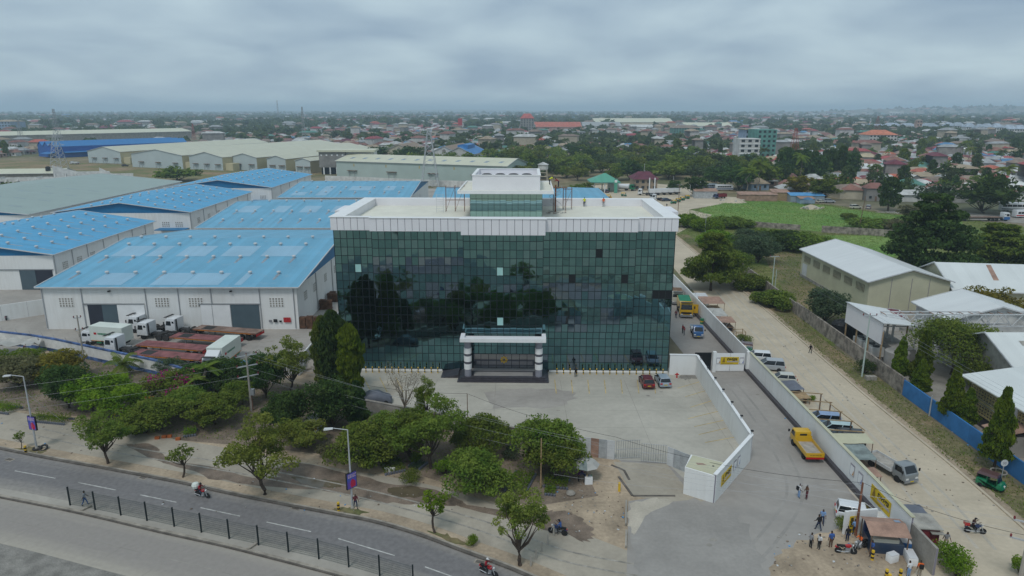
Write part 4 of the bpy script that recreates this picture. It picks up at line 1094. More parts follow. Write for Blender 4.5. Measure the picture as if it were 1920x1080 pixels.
# ================================================================== WALLS, GATES, SIGNS
WALL_M = {}
def panel_wall(name,label,a,b,h,m,bay=3.9,th=0.22,cop=None,cat='wall',plinth=None,part='wall_panel',post=None,wires=False,m_alt=None):
 a,b = Vector((a[0],a[1],0)),Vector((b[0],b[1],0))
 t = thing(name,label,cat,a,head(a,b)); ln = (b - a).length; n = max(1,round(ln / bay)); w = ln / n
 mb = MB(); mb.box((w / 2,0,h / 2),(w - 0.03,th,h)); me = mb.mesh(part,m)
 for i in range(n):
  o = obj(part,me,t,(i * w,0,0))
  if m_alt: o.material_slots[0].link = 'OBJECT'; o.material_slots[0].material = M[m_alt[i % len(m_alt)]]
 MB().bb(0.01,ln - .01,-th / 2 + .03,th / 2 - .03,0.02,h - .02).build('wall_core','joint_grey',t)
 if cop:
  MB().bb(-.05,ln + .05,-th / 2 - .07,th / 2 + .07,h + .003,h + .1).build('coping',cop,t)
 if plinth:
  mb = MB(); mb.bb(0,ln,th / 2 + .002,th / 2 + .42,0,.5) if plinth[0] > 0 else mb.bb(0,ln,-th / 2 - .42,-th / 2 - .002,0,.5); mb.build('plinth',plinth[1],t)
 if post:
  pm_ = MB(); pm_.tube([(0,0,h),(0,0.0,h + .35),(0,0.25 * post,h + .75)],0.03,5); pme = pm_.mesh('razor_wire_post','steel')
  for i in range(n + 1): obj('razor_wire_post',pme,t,(min(i * w + .1,ln - .1),0,0))
 if wires:
  for k,(dy_,dz_) in enumerate(((0,.3),(.12,.5),(.22,.7))):
   MB().tube([(0.1,dy_ * post,h + dz_),(ln - .1,dy_ * post,h + dz_)],0.008,4).build('razor_wire','steel',t)
 return t
XR = 35.5
panel_wall('boundary_wall','long white wall with dark plinth between the driveway and the dusty street',(XR,54.4),(XR,97.5),3.1,'white_wall',plinth=(1,'dark_stone'),cop='cream_wall')
panel_wall('boundary_wall','white wall topped by razor wire posts between the truck yard and the street stalls',(XR,97.6),(XR,150),3.1,'white_wall',plinth=(1,'dark_stone'),post=-1,wires=True)
panel_wall('boundary_wall','white yard wall with small spikes dividing the forecourt from the driveway',(26.6,70.4),(27.25,96.2),3.1,'white_wall',cop='white_paint')
panel_wall('boundary_wall','short white wall joining the glass block to the yard wall',(23.3,96.6),(27.2,96.4),3.1,'white_wall',cop='white_paint')
sw = panel_wall('boundary_wall','slanting white wall with yellow sign between the guardhouse and the driveway',(20.1,61.8),(26.5,70.35),3.1,'white_wall',cop='white_paint',th=0.25)
panel_wall('boundary_wall','rough grey wall extension behind the rusty kiosk',(XR,50.6),(XR,54.3),2.6,'concrete_old',bay=1.9)
sp_w = MB();
for i in range(7):
 p = Vector((26.6 + .65 * i / 6.5,70.6 + 25.6 * i / 6.5,3.2)); t = thing('wall_light',f'small black lamp on the forecourt wall, {["at its bend", "second from the bend", "third from the bend", "fourth from the bend", "fifth from the bend", "sixth from the bend", "farthest from the bend"][i]}','wall lamp',p,0,'lamps on the forecourt wall')
 MB().tube([(0,0,0),(0,0,.3)],.03,5).build('stem','steel',t); MB().box((0.05,0,.36),(.3,.2,.14)).build('lamp_head','black',t)
# guardhouse
gh = thing('guardhouse','low white guardhouse with pale flat roof at the yard corner','guardhouse',(0,0,0))
P3,P4,P5,P6 = (20.05,61.75),(17.5,63.5),(18.8,66.2),(21.95,64.35)
MB().prism([P4,P3,P6,P5],0,3.0).build('wall','white_wall',gh)
rfo = MB().prism([(17.62,63.6),(20.0,62.0),(21.7,64.3),(18.9,65.95)],3.0,3.06).build('roof','cream_wall',gh)
MB().lathe((20.4,63.6,3.06),[(.12,0),(.12,.03)],8).build('roof_hatch','black',rfo)
mb = MB(); mb.add([(18.9,63.9,3.075),(19.8,63.8,3.075),(19.5,64.2,3.075),(18.8,64.3,3.075)],[(0,1,2,3)]); mb.build('stain','tin_rust',rfo)
# gate
gt = thing('gate','white double gate with yellow sign board across the driveway','gate',(30.0,97.7,0))
for x in (0,5.05):
 MB().box((x + .22,0,1.6),(.5,.5,3.2)).build('gate_post','white_wall',gt)
for x in (.5,2.66):
 MB().box((x + 1.07,.1,1.5),(2.1,.08,2.8)).build('gate_leaf','white_paint',gt)
MB().bb(-2.6,-.1,.4,.46,0,2.9).build('side_leaf','interior_dark',gt)
# painted signs: yellow board, black lettering, giraffe-coloured block
def sign(label,loc,rz,w,h,small=False,vertical=False):
 t = thing('sign',label,'sign',loc,rz,'yellow painted company signs')
 if vertical: t.rotation_euler = (0,-math.pi / 2,rz)
 MB().box((0,0,0),(w,.03,h)).build('board','yellow_sign',t)
 face = Matrix.Rotation(math.pi / 2,4,'X')
 text_mesh('twiga',h * .6,'black','lettering',t,Matrix.Translation((-w * .17,-.022,h * .06)) @ face,shear=.25,bold=.02,sx_=.62 * w / (2.3 * h * .6))
 MB().box((w * .16,-.02,-h * .12),(w * .62,.01,h * .17)).build('band','sign_band',t)
 mb = MB(); mb.add([(-w * .42,-.02,-h * .22),(-w * .26,-.02,-h * .22),(-w * .26,-.02,h * .05),(-w * .30,-.02,h * .38),(-w * .24,-.02,h * .42),(-w * .24,-.02,h * .46),(-w * .34,-.02,h * .42),(-w * .38,-.02,h * .1)],[tuple(range(8))]); mb.build('emblem','sign_brown',t)
 mb = MB(); g = rnd(4); x = -w * .44
 while x < w * .2:
  l_ = g.uniform(.02,.05) * w; mb.box((x + l_ / 2,-.02,-h * .36),(l_ * .8,.01,h * .07)); x += l_
 mb.build('small_print','sign_brown',t)
 return t
def poster(label,loc,rz,w,h,tint):
 t = thing('poster',label,'poster',loc,rz,'product posters beside the yellow signs')
 MB().box((0,0,0),(w,.02,h)).build('sheet','joint_grey',t)
 MB().box((0,-.012,0),(w * .88,.01,h * .92)).build('sheet_face','white_paint',t)
 mb = MB(); mb.add([(w * .1,-.02,-h * .4),(w * .42,-.02,-h * .4),(w * .42,-.02,h * .1)],[(0,1,2)]); mb.build('print',tint,t)
 MB().box((0,-.02,h * .42),(w * .8,.01,h * .06)).build('print_line','joint_grey',t)
mat('print_orange',(.55,.3,.12),.6,var=0); mat('print_blue',(.2,.25,.5),.6,var=0)
sign('yellow twiga sign on the white driveway gate',(32.55,97.72,1.75),0,2.7,1.15)
poster('small orange printed poster beside the gate sign',(30.85,97.7,1.75),0,.55,.95,'print_orange'); poster('small blue printed poster beside the gate sign',(34.35,97.7,1.75),0,.62,1.0,'print_blue')
sh = head(Vector((20.1,61.8,0)),Vector((26.5,70.35,0))); sd_ = Vector((math.cos(sh),math.sin(sh),0)); sn = Vector((math.sin(sh),-math.cos(sh),0))
def on_slant(s_,z): return Vector((20.1,61.8,z)) + sd_ * s_ + sn * .16
sign('yellow twiga sign on the slanting wall beside the guardhouse',on_slant(2.9,1.75),sh,2.8,1.25)
poster('small blue printed poster on the slanting wall nearer the yellow sign',on_slant(5.4,1.85),sh,.75,1.1,'print_blue'); poster('small grey printed poster on the slanting wall nearer the corner',on_slant(6.6,1.85),sh,.75,1.1,'print_blue')
sign('yellow twiga sign on the long white wall behind the brown pole',(XR - .15,59.4,1.75),-math.pi / 2,3.6,1.5)
poster('small poster with yellow print on the long white wall',(XR - .15,65.1,1.8),-math.pi / 2,.9,1.25,'print_orange'); poster('small poster with blue print on the long white wall',(XR - .15,63.4,1.8),-math.pi / 2,.9,1.25,'print_blue')
# grey block wall along the nursery, tin hoarding and barred gate
panel_wall('boundary_wall','weathered grey block wall between the forecourt and the plant nursery',G(687,776),G(1078,852),1.9,'grey_wall',bay=3.2,th=.2,cop='concrete_old')
TINS = ['tin_white','tin_white','tin_rust','galv','tin_white','galv']
panel_wall('tin_hoarding','patchwork hoarding of white and rusty tin sheets beside the barred gate',G(1078,852),G(1152,862),2.3,'tin_white',bay=.85,th=.05,part='tin_sheet',cat='hoarding',m_alt=TINS)
panel_wall('tin_hoarding','dull grey tin hoarding between the barred gate and the guardhouse',G(1250,871),(20.6,66.0),2.2,'galv',bay=.9,th=.05,part='tin_sheet',cat='hoarding',m_alt=['tin_white','galv','galv','galv'])
for i,(a,b) in enumerate(((G(1155,861),G(1201,859)),(G(1202,866),G(1249,870)))):
 t = thing('barred_gate',['grey barred gate leaf beside the tin hoarding patchwork','grey barred gate leaf standing forward, beside the grey hoarding'][i],'gate',a,head(a,b),'barred yard gate leaves'); ln = (b - a).length
 for k in range(int(ln / .26) + 1):
  MB().tube([(k * .26,0,.1),(k * .26,0,2.3)],.022,4).build('bar','steel',t)
 for zz in (.15,1.2,2.25):
  MB().tube([(0,0,zz),(ln,0,zz)],.03,4).build('rail','steel',t)
# depot front wall, worn white with blue bands
def depot_wall(label,pts,h=2.3):
 for i,(a,b) in enumerate(zip(pts,pts[1:])):
  a,b = Vector((a[0],a[1],0)),Vector((b[0],b[1],0)); t = thing('boundary_wall',label[i],'wall',a,head(a,b),'depot front wall lengths'); ln = (b - a).length
  MB().bb(0,ln,-.12,.12,0,h).build('wall','white_wall_worn',t)
  MB().bb(-.02,ln + .02,-.16,.16,h - .22,h + .04).build('top_band','blue_band',t)
  MB().bb(0,ln,-.15,.15,0,.55).build('base_band','blue_band',t)
  for k in range(int(ln / 3) + 1):
   MB().tube([(k * 3,0,h),(k * 3,-.2,h + .7)],.025,4).build('razor_wire_post','steel',t)
depot_wall(['worn white depot wall with blue top at the edge of view','worn white depot wall stepping back beside the mango bush','long worn white depot wall with blue bands in front of the trucks','worn white depot wall end hidden by the bushes'],[G(-40,640),G(62,652),G(107,660),G(296,702),G(400,735)])
panel_wall('boundary_wall','pale grey-blue wall closing the depot yard beside the stacked pallets',(-31.5,96),(-31.5,128),2.6,'white_wall',bay=4,post=1,wires=True)
panel_wall('boundary_wall','white wall between the depot yard and the edge warehouse',(-104.5,116.0),(-85.5,131.5),3.0,'white_wall',bay=4)
bl = thing('shelter','small shelter with blue sheet roof behind the utility pole','shelter',G(455,712),R(10))
MB().box((0,0,2.4),(6,3,.08)).build('roof','tarp_blue',bl)
MB().bb(-2.9,2.9,-1.4,1.4,0,2.2).build('wall','white_wall_worn',bl)
# stone wall, then the blue wall, on the far side of the street
panel_wall('boundary_wall','weathered dark stone wall along the street verge beside the works',(54.0,89.2),(54.6,128),2.4,'stone_wall',bay=3.0,th=.3)
panel_wall('boundary_wall','weathered stone wall bordering the overgrown plot along the street',(54.6,128),(56.2,178),2.2,'stone_wall',bay=3.4,th=.3)
panel_wall('boundary_wall','bright blue wall along the street verge below the block building',(53.6,46),(53.9,89.0),2.2,'blue_wall',bay=4.6,th=.2)
panel_wall('boundary_wall','old stone wall crossing the green field behind the bushes',G(1240,412),G(1500,432),1.8,'stone_wall',bay=5)
panel_wall('boundary_wall','grey stone wall crossing the field towards the tall tree',G(1540,436),G(1700,446),2.2,'stone_wall',bay=5)
panel_wall('boundary_wall','long stained white wall in front of the pale green warehouse',G(610,340),G(880,352),3.2,'white_wall_worn',bay=7)
# --- works buildings
cv_ = thing('works_canopy','raised white clad canopy building above black tanks behind the stone wall','shed',(0,0,0))
mb = MB(); mb.add([(55.2,110,7.4),(55.2,98.5,7.4),(55.2,98.5,4.0),(55.2,110,4.0)],[(0,1,2,3)]); mb.add([(55.3,110,7.4),(55.3,98.5,7.4),(55.3,98.5,4.0),(55.3,110,4.0)],[(3,2,1,0)]); mb.build('side_cladding','white_clad',cv_)
mb = MB(); mb.add([(55.0,98.2,7.5),(61.5,100.6,6.3),(61.8,110.2,6.3),(55.0,110.2,7.5),(55.0,98.2,7.38),(61.5,100.6,6.18),(61.8,110.2,6.18),(55.0,110.2,7.38)],[(0,1,2,3),(7,6,5,4),(0,4,5,1),(1,5,6,2)]); mb.build('roof','roof_white',cv_)
for y in (98.6,102.4,106.2,109.8):
 for x in (55.4,61.2): MB().box((x,y,3.0),(.18,.18,6.0)).build('post','timber_pale',cv_)
MB().bb(58,61,99,109,0,3.0).build('back_wall','w_grey',cv_)
for i,(x,y) in enumerate(((54.9 + 1.6,113.5),(58.6,112.6))):
 t = thing('water_tank',['large black plastic water tank behind the stone wall, nearer the street','large black plastic water tank behind the stone wall, nearer the canopy'][i],'water tank',(x,y,0),0,'black water tanks')
 MB().lathe((0,0,0),[(1.55,0),(1.6,.1),(1.6,2.6),(1.3,3.0),(.4,3.25),(.35,3.4)],18).build('tank','black',t)
 for k in range(8): MB().beam((.45 * math.cos(k * .785),.45 * math.sin(k * .785),3.26),(1.3 * math.cos(k * .785),1.3 * math.sin(k * .785),3.03),.1,.05).build('rib','chassis',t)
for i,(x,y,s_) in enumerate(((56.6,106.2,1.0),(56.6,102.8,1.0))):
 t = thing('chiller_unit',['white chiller unit under the raised canopy, nearer the tanks','white chiller unit under the raised canopy, nearer the pole'][i],'chiller',(x,y,.6),0,'chillers under the canopy'); MB().box((0,0,1.1),(2.0,2.6,1.5)).build('casing','w_white',t)
 for k in (-.7,.7): MB().lathe((0,k,1.85),[(.5,0),(.5,.12)],12).build('fan','black',t)
 for sx_ in (-.8,.8): MB().box((sx_,0,-.12),(.15,2.4,1.0)).build('leg','steel',t)
t = thing('silo_tank','pale cylindrical tank below the canopy corner','tank',(57.2,97.3,0)); MB().lathe((0,0,0),[(1.7,0),(1.7,3.4),(1.5,3.5)],20).build('tank','w_grey',t)
S2 = shed('works_shed','white roofed works shed behind the steel conveyor truss',(69.3,105.2,0),R(-3),15,10,6,8.2,'y',wall='white_wall_worn',roof='roof_white',cat='shed',group='white roofed works sheds')
S3 = shed('works_shed','white roofed corrugated shed beside the spreading tree',(66.3,86.0,0),R(0),16,11.5,5.6,8.1,'x',wall='asbestos',roof='roof_white_x',cat='shed',group='white roofed works sheds')
for (x,y) in ((3,3.2),(10,2.4)):
 z = roof_z(S3,x,y) + .03; z2 = roof_z(S3,x,y + .9) + .03; m_ = MB(); m_.add([(x,y,z),(x + 3,y,z),(x + 3,y + .9,z2),(x,y + .9,z2)],[(0,1,2,3)]); m_.build('skylight','asbestos',S3['roof'])
boxpart(S3['t'],'window','window_dark',-.06,-.02,3.0,5.6,1.6,2.8);
S3b = shed('works_shed','smaller white roofed shed at the edge of view beside the corrugated one',(74.5,78.0,0),0,14,8,5.2,7.0,'y',wall='asbestos',roof='roof_white',cat='shed',group='white roofed works sheds')
S4 = thing('block_building','long building with cream ventilation block wall and pale roof beside the blue wall','building',(0,0,0))
MB().bb(58.2,74,58,82.0,0,5.4).build('wall','white_wall_worn',S4)
mb = MB(); mb.add([(56.9,57.6,5.55),(75,57.6,8.2),(75,82.5,8.2),(56.9,82.5,5.55),(56.9,57.6,5.42),(75,57.6,8.07),(75,82.5,8.07),(56.9,82.5,5.42)],[(0,1,2,3),(7,6,5,4),(0,4,5,1),(2,6,7,3),(3,7,4,0)]); rf4 = mb.build('roof','roof_white_x',S4)
mb = MB(); mb.add([(61.5,74.5,6.26),(66.5,74.8,6.99),(66.5,75.9,6.99),(61.5,75.6,6.26)],[(0,1,2,3)]); mb.build('skylight','asbestos',rf4)
mb = MB(); mb.box((0,0,0),(.22,.46,.34),0); mb.box((-.115,0,0),(.02,.30,.2),1); bme = mb.mesh('vent_block',['cream_block','block_dark'])
for r in range(6):
 for c in range(46):
  z = 1.75 + r * .40 + (.62 if r >= 3 else 0); y = 59.0 + c * .50
  obj('vent_block',bme,S4,(58.08,y,z))
for zz in (1.45,3.0,4.75): boxpart(S4,'string_course','cream_block',57.9,58.15,58,82,zz,zz + .2)
boxpart(S4,'plinth','dark_stone',58.0,58.18,58,82,0,1.4)
aw = thing('door_awning','rusty awning over a doorway in the block building','awning',(56.6,72.3,0))
mb = MB(); mb.add([(-2.2,-1.6,2.7),(-2.2,1.6,2.7),(1.3,1.6,3.5),(1.3,-1.6,3.5),(-2.2,-1.6,2.6),(-2.2,1.6,2.6)],[(3,2,1,0),(0,1,5,4)]); mb.build('roof','tin_rust',aw)
MB().bb(-1.2,1.2,-1.3,1.3,0,2.5).build('wall','w_grey',aw); MB().box((.3,0,4.0),(.22,.22,3.0)).build('flue','steel',aw)
S5 = shed('works_shed','white roofed building with rust streak behind the round tree',(84.5,128,0),R(-8),19,17,5.0,8.4,'x',wall='cream_wall',roof='roof_white_x',cat='shed',group='white roofed works sheds')
S6 = shed('works_shed','white roofed building at the edge of view beyond the works',(104,121,0),R(-14),22,18,5.0,8.0,'x',wall='cream_wall',roof='roof_white_x',cat='shed',group='white roofed works sheds')
m_ = MB(); m_.add([(8,3,roof_z(S5,8,3) + .02),(9,3,roof_z(S5,8,3) + .02),(9.6,8,roof_z(S5,8,8) + .02),(8.7,8,roof_z(S5,8,8) + .02)],[(0,1,2,3)]); m_.build('rust_patch','tin_rust',S5['roof'])
lw = shed('works_shed','low white plastered store below the cream warehouse gable',(61.8,118.2,0),R(-6),7,5,2.6,3.1,'x',wall='white_wall_worn',roof='t_maroon',cat='shed',group='white roofed works sheds')
# steel conveyor truss
ctr = thing('conveyor_truss','long pale steel lattice conveyor bridge across the works','conveyor',(58.0,103.2,5.4))
Lc = 26.0
for y in (0,1.6):
 for zz in (0,1.9):
  MB().box((Lc / 2,y,zz),(Lc,.16,.16)).build('chord','tin_white',ctr)
 n = 17
 for i in range(n):
  x0,x1 = i * Lc / n,(i + 1) * Lc / n
  MB().beam((x0,y,0 if i % 2 else 1.9),(x1,y,1.9 if i % 2 else 0),.1).build('lattice_bar','tin_white',ctr)
for i in range(18):
 x0 = i * Lc / 17; MB().box((x0,.8,1.9),(.1,1.6,.1)).build('cross_bar','tin_rust',ctr)
for x in (1.5,12,23):
 for y in (0,1.6): MB().box((x,y,-2.7),(.25,.25,5.4)).build('pylon_leg','tin_white',ctr)
c2 = thing('conveyor_truss','short steel lattice conveyor slanting down under the spreading tree','conveyor',(62.2,102.6,5.2),R(-38))
for y in (0,1.3):
 for zz in (0,1.5):
  MB().beam((0,y,zz),(9.5,y,zz - 2.0),.14).build('chord','tin_white',c2)
 for i in range(7):
  x0,x1 = i * 9.5 / 7,(i + 1) * 9.5 / 7; MB().beam((x0,y,(0 if i % 2 else 1.5) - x0 * .21),(x1,y,(1.5 if i % 2 else 0) - x1 * .21),.09).build('lattice_bar','tin_white',c2)
for x in (.4,8.8): MB().box((x,.65,-2.6 - x * .05),(.22,.22,5.0)).build('support','tin_white',c2)
lb = panel_wall('works_wall','pale blue-white clad wall under the conveyor bridge',(66,101.5),(86,101.5),4.0,'white_clad',bay=4,th=.2)
# --- median fence
fposts = FENCE[3:16]
pmb = MB(); pmb.box((0,0,1.0),(.12,.12,2.05)); pme = pmb.mesh('post','mullion')
def mesh_panel(w):
 mb = MB(); n = int(w / .11)
 for i in range(1,n): mb.box((i * w / n,0,1.0),(.012,.012,1.8))
 for k in range(9): mb.box((w / 2,0,.15 + k * .21),(w,.010,.010))
 return mb
ft = thing('mesh_fence','dark green welded mesh fence with square posts along the road median','fence',fposts[0])
mat('fence_green',(0.02,0.045,0.042),.5,var=0)
for i,p in enumerate(fposts):
 obj('post',pme,ft,p - fposts[0] + Vector((0,0,.05)))
 if i + 1 < len(fposts):
  q = fposts[i + 1]; mp_ = mesh_panel((q - p).length - .1); o = mp_.build('mesh_panel','fence_green',ft,p - fposts[0] + Vector((0,0,.05)),head(p,q))
for i,(a,b) in enumerate(((G(152,960),G(172,950)),(G(464,1033),G(484,1019)))):
 t = thing('kerb_stub',['short stone kerb crossing the median near the person in stripes','short stone kerb crossing the median by the middle of the fence'][i],'kerb',a,head(a,b),'cross kerbs on the median'); MB().box(((b - a).length / 2,0,.12),((b - a).length,.25,.22)).build('kerb_stone','kerb',t)
# low concrete posts and guide rail by the entrance
for i,(x,y) in enumerate(((1185,1061),(1215,1047),(1250,1035),(1281,1020),(1313,1006),(1346,992))):
 px_,py_ = 600 + (x - 0) / 3 * 0 + (x) / 3 * 0,0
for i,(x,y) in enumerate(((995,1061),(1005,1048),(1016,1034),(1027,1019),(1038,1004))):
 t = thing('concrete_post',f'short pale concrete post, {["nearest the tall roadside tree", "second", "third", "fourth", "beside the parked motorcycle"][i]} in the slanting row','post',G(x,y),0,'slanting row of concrete posts'); MB().box((0,0,.5),(.16,.16,1.0),taper=.7).build('shaft','concrete_lane',t)
for i,(a,b) in enumerate((((1174,944),(1173,988)),((1174,1000),(1173,1030)))):
 t = thing('guide_rail',['low pale concrete rail at the driveway edge, farther length','low pale concrete rail at the driveway edge, nearer length'][i],'rail',G(*a),head(G(*a),G(*b)),'driveway edge rails'); l_ = (G(*b) - G(*a)).length; MB().box((l_ / 2,0,.35),(l_,.14,.14)).build('beam','concrete_lane',t);
 for x in (0.2,l_ - .2): MB().box((x,0,.17),(.12,.12,.34)).build('foot','concrete_lane',t)
yb = thing('marker_post','stout yellow marker post beside the entrance slab','post',G(1161,921)); MB().lathe((0,0,0),[(.13,0),(.13,.95),(.06,1.0)],8).build('shaft','hazard_yellow',yb)
for i,(x,y) in enumerate(((49,850),(635,958),(1635,1050),(1661,1086),(1687,1086),(1666,1095),(1750,1062))):
 t = bollard(G(x,y),['squat yellow and black post beside the tyre planter','squat yellow and black post beside the lamp post with banner','yellow and black post in front of the blue food cart','yellow and black post at the bottom edge below the white freezer','yellow and black post at the bottom edge beside the person in white','yellow and black post cut by the bottom edge','yellow and black post in the grass near the person in orange'][i],'hazard posts on the verge'); t.scale = (1.6,1.6,1.0)
# ================================================================== PLANTS
def np_mesh(name,V,F,mats,mi=None):
 me = bpy.data.meshes.new(name)
 V = np.asarray(V,dtype=np.float32); F = np.asarray(F,dtype=np.int32)
 n,k = F.shape
 me.vertices.add(len(V)); me.vertices.foreach_set("co",V.ravel())
 me.loops.add(n * k); me.loops.foreach_set("vertex_index",F.ravel())
 me.polygons.add(n); me.polygons.foreach_set("loop_start",np.arange(0,n * k,k,dtype=np.int32)); me.polygons.foreach_set("loop_total",np.full(n,k,dtype=np.int32))
 for x in mats: me.materials.append(M[x])
 if mi is not None: me.polygons.foreach_set("material_index",np.asarray(mi,dtype=np.int32))
 me.update(calc_edges=True); return me
def leaves(rg,pos,size,up=0.5,aspect=0.55,droop=0.0):
 """one four-cornered leaf spray per position"""
 n = len(pos)
 a = rg.normal(size=(n,3));
 if droop > 0:
  a = a * (1 - droop) + np.array([0,0,-1.0]) * droop * 1.6
 a /= np.linalg.norm(a,axis=1)[:,None] + 1e-9
 nrm = rg.normal(size=(n,3)); nrm[:,2] = np.abs(nrm[:,2]) + up * 2
 b = np.cross(nrm,a); b /= np.linalg.norm(b,axis=1)[:,None] + 1e-9
 s = (size * rg.uniform(.6,1.3,n))[:,None]
 w = s * aspect
 fold = np.cross(a,b) * s * 0.18
 V = np.stack([pos - a * s * .5,pos + b * w * .5 + fold,pos + a * s * .5,pos - b * w * .5 + fold],1).reshape(-1,3)
 F = np.arange(n * 4).reshape(n,4)
 return V,F
def in_ball(rg,n,c,r,shell=.5):
 d = rg.normal(size=(n,3)); d /= np.linalg.norm(d,axis=1)[:,None]
 u = rg.uniform(shell ** 3,1,n) ** (1 / 3)
 return np.asarray(c) + d * u[:,None] * np.asarray(r)
TREES = {}
def limb(mb,a,b,r0,r1,g,seg=3):
 a,b = Vector(a),Vector(b); pts = [a.lerp(b,i / seg) for i in range(seg + 1)]
 L_ = (b - a).length
 for p in pts[1:-1]: p += Vector((g.uniform(-1,1),g.uniform(-1,1),g.uniform(-.3,.3))) * L_ * .07
 mb.tube(pts,[r0 + (r1 - r0) * i / seg for i in range(seg + 1)],6); return pts
def make_tree(key,kind,H_,Wd,leaf,seed,n=2600,size=.32,bark='bark',extra=None,base=None):
 rg = np.random.default_rng(seed); g = rnd(seed)
 tr = MB(); pos = []; up,asp,droop = .5,.55,0
 if kind in ('round','open'):
  zb = H_ * (.34 if base is None else base); cz = (zb + H_) / 2; rz_ = (H_ - zb) / 2; rx = Wd / 2
  fork = (g.uniform(-.3,.3),g.uniform(-.3,.3),zb * .75)
  limb(tr,(0,0,0),fork,.019 * H_ + .04,.014 * H_ + .03,g)
  k = 60 if kind == 'round' else 46; cl = []
  for i in range(k):
   d = rg.normal(size=3); d /= np.linalg.norm(d); u = rg.uniform(.3,.95)
   if d[2] < -.5: d[2] *= .5
   cl.append((np.array([d[0] * rx,d[1] * rx,d[2] * rz_]) * u + np.array([0,0,cz]),rg.uniform(.13,.31) * min(rx,rz_ * 1.3) * (1.05 if kind == 'round' else .78)))
  for c,r in cl[:14]: limb(tr,fork,c,.009 * H_ + .015,.015,g)
  tot = sum(r ** 2 for _,r in cl)
  for c,r in cl: pos.append(in_ball(rg,int(n * r * r / tot),c,(r * 1.15,r * 1.15,r * .85),.35))
 elif kind == 'umbrella':
  fork = (g.uniform(-.3,.3),0,H_ * .45); limb(tr,(0,0,0),fork,.03 * H_,.024 * H_,g)
  for i in range(40):
   a = g.uniform(0,6.28); u = math.sqrt(g.uniform(.02,1)); x,y = Wd / 2 * u * math.cos(a) * .88,Wd / 2 * u * math.sin(a) * .88
   z = H_ * (.90 - (.30 if Wd > 10 else .48) * u * u) + g.uniform(-.12,.04) * H_; r = Wd * g.uniform(.10,.17)
   if i < 14: limb(tr,fork,(x,y,z - .2),.014 * H_,.03,g)
   pos.append(in_ball(rg,n // 40,(x,y,z),(r * 1.35,r * 1.35,r * .6),.1))
  up = 1.0
 elif kind == 'tier':   # layered crown, branches in flat plates
  limb(tr,(0,0,0),(0,0,H_ * .95),.03 * H_,.03,g,5)
  L_ = 9
  for li in range(L_):
   z = H_ * (.25 + .72 * li / (L_ - 1)); rr_ = Wd / 2 * (1 - .72 * (li / (L_ - 1)) ** 1.3) * (.75 if li == 0 else 1)
   for i in range(7):
    a = g.uniform(0,6.28); u = g.uniform(.35,.9); x,y = rr_ * u * math.cos(a),rr_ * u * math.sin(a)
    if i < 4: limb(tr,(0,0,z - .6),(x,y,z),.09,.03,g,2)
    r = rr_ * g.uniform(.34,.5); pos.append(in_ball(rg,n // (L_ * 7),(x,y,z),(r,r,max(.5,r * .33)),.1))
  up = 1.0
 elif kind == 'mast':    # columnar, hanging foliage
  limb(tr,(0,0,0),(0,0,H_ * .9),.016 * H_ + .04,.03,g,4)
  z = rg.uniform(.14,1,n) ** .9 * H_; t_ = z / H_
  col_ = base == 1
  prof = Wd / 2 * np.clip((1 - np.clip((t_ - (.72 if col_ else .12)) / (.3 if col_ else .92),0,1) ** (2.2 if col_ else 1.25)) ** .7 * np.clip((t_ - .06) * 6,.3,1),.06,1)
  a = rg.uniform(0,6.28,n); lob = 1 + .24 * np.sin(a * 3 + z * .9 + seed) + .17 * np.sin(z * 2.6 + a * 2) + .1 * np.sin(z * 5.3 - a * 4)
  r = prof * lob * np.sqrt(rg.uniform(.3,1,n)); pos.append(np.stack([r * np.cos(a),r * np.sin(a),z - .1 * H_ * 0],1)); droop = .72; asp = .38
 elif kind == 'shrub':
  for i in range(14):
   a = g.uniform(0,6.28); u = math.sqrt(g.uniform(0,1)); x,y = Wd / 2 * u * math.cos(a) * .75,Wd / 2 * u * math.sin(a) * .75; r = Wd * g.uniform(.15,.24)
   zz = H_ * (.55 + .25 * (1 - u)) * g.uniform(.75,1.0); pos.append(in_ball(rg,n // 14,(x,y,zz),(r,r,min(r,H_ * .38)),.4))
   limb(tr,(x * .15,y * .15,0),(x * .8,y * .8,zz * .8),.05,.015,g,2)
 elif kind == 'bare':
  fork = (0,0,H_ * .35); limb(tr,(0,0,0),fork,.16,.11,g)
  for i in range(16):
   a = g.uniform(0,6.28); u = g.uniform(.3,1); e = (Wd / 2 * u * math.cos(a),Wd / 2 * u * math.sin(a),H_ * g.uniform(.65,1.0)); limb(tr,fork,e,.05,.012,g)
   for k in range(7):
    q = Vector(fork).lerp(Vector(e),g.uniform(.4,1)); tr.tube([q,q + Vector((g.uniform(-.8,.8),g.uniform(-.8,.8),g.uniform(-.5,.5)))],[.014,.006],4)
   pos.append(in_ball(rg,n // 16,e,(1.0,1.0,.9),.0))
  droop = .5; asp = .25
 V = []; F = []; o = 0
 P_ = np.concatenate(pos); V1,F1 = leaves(rg,P_,size,up,asp,droop)
 mats = [leaf]; mi = np.zeros(len(F1),int)
 if extra:
  top = P_[:,2] > np.percentile(P_[:,2],45); patch = np.sin(P_[:,0] * 1.9 + seed) + np.sin(P_[:,1] * 2.3 + seed * 2) > .5
  pick = top & patch & (rg.uniform(size=len(P_)) < extra[1]); mi[pick] = 1; mats.append(extra[0])
 cm = np_mesh('crown',V1,F1,mats,mi); tm = tr.mesh('trunk',bark)
 TREES[key] = (tm,cm,H_,Wd); return TREES[key]
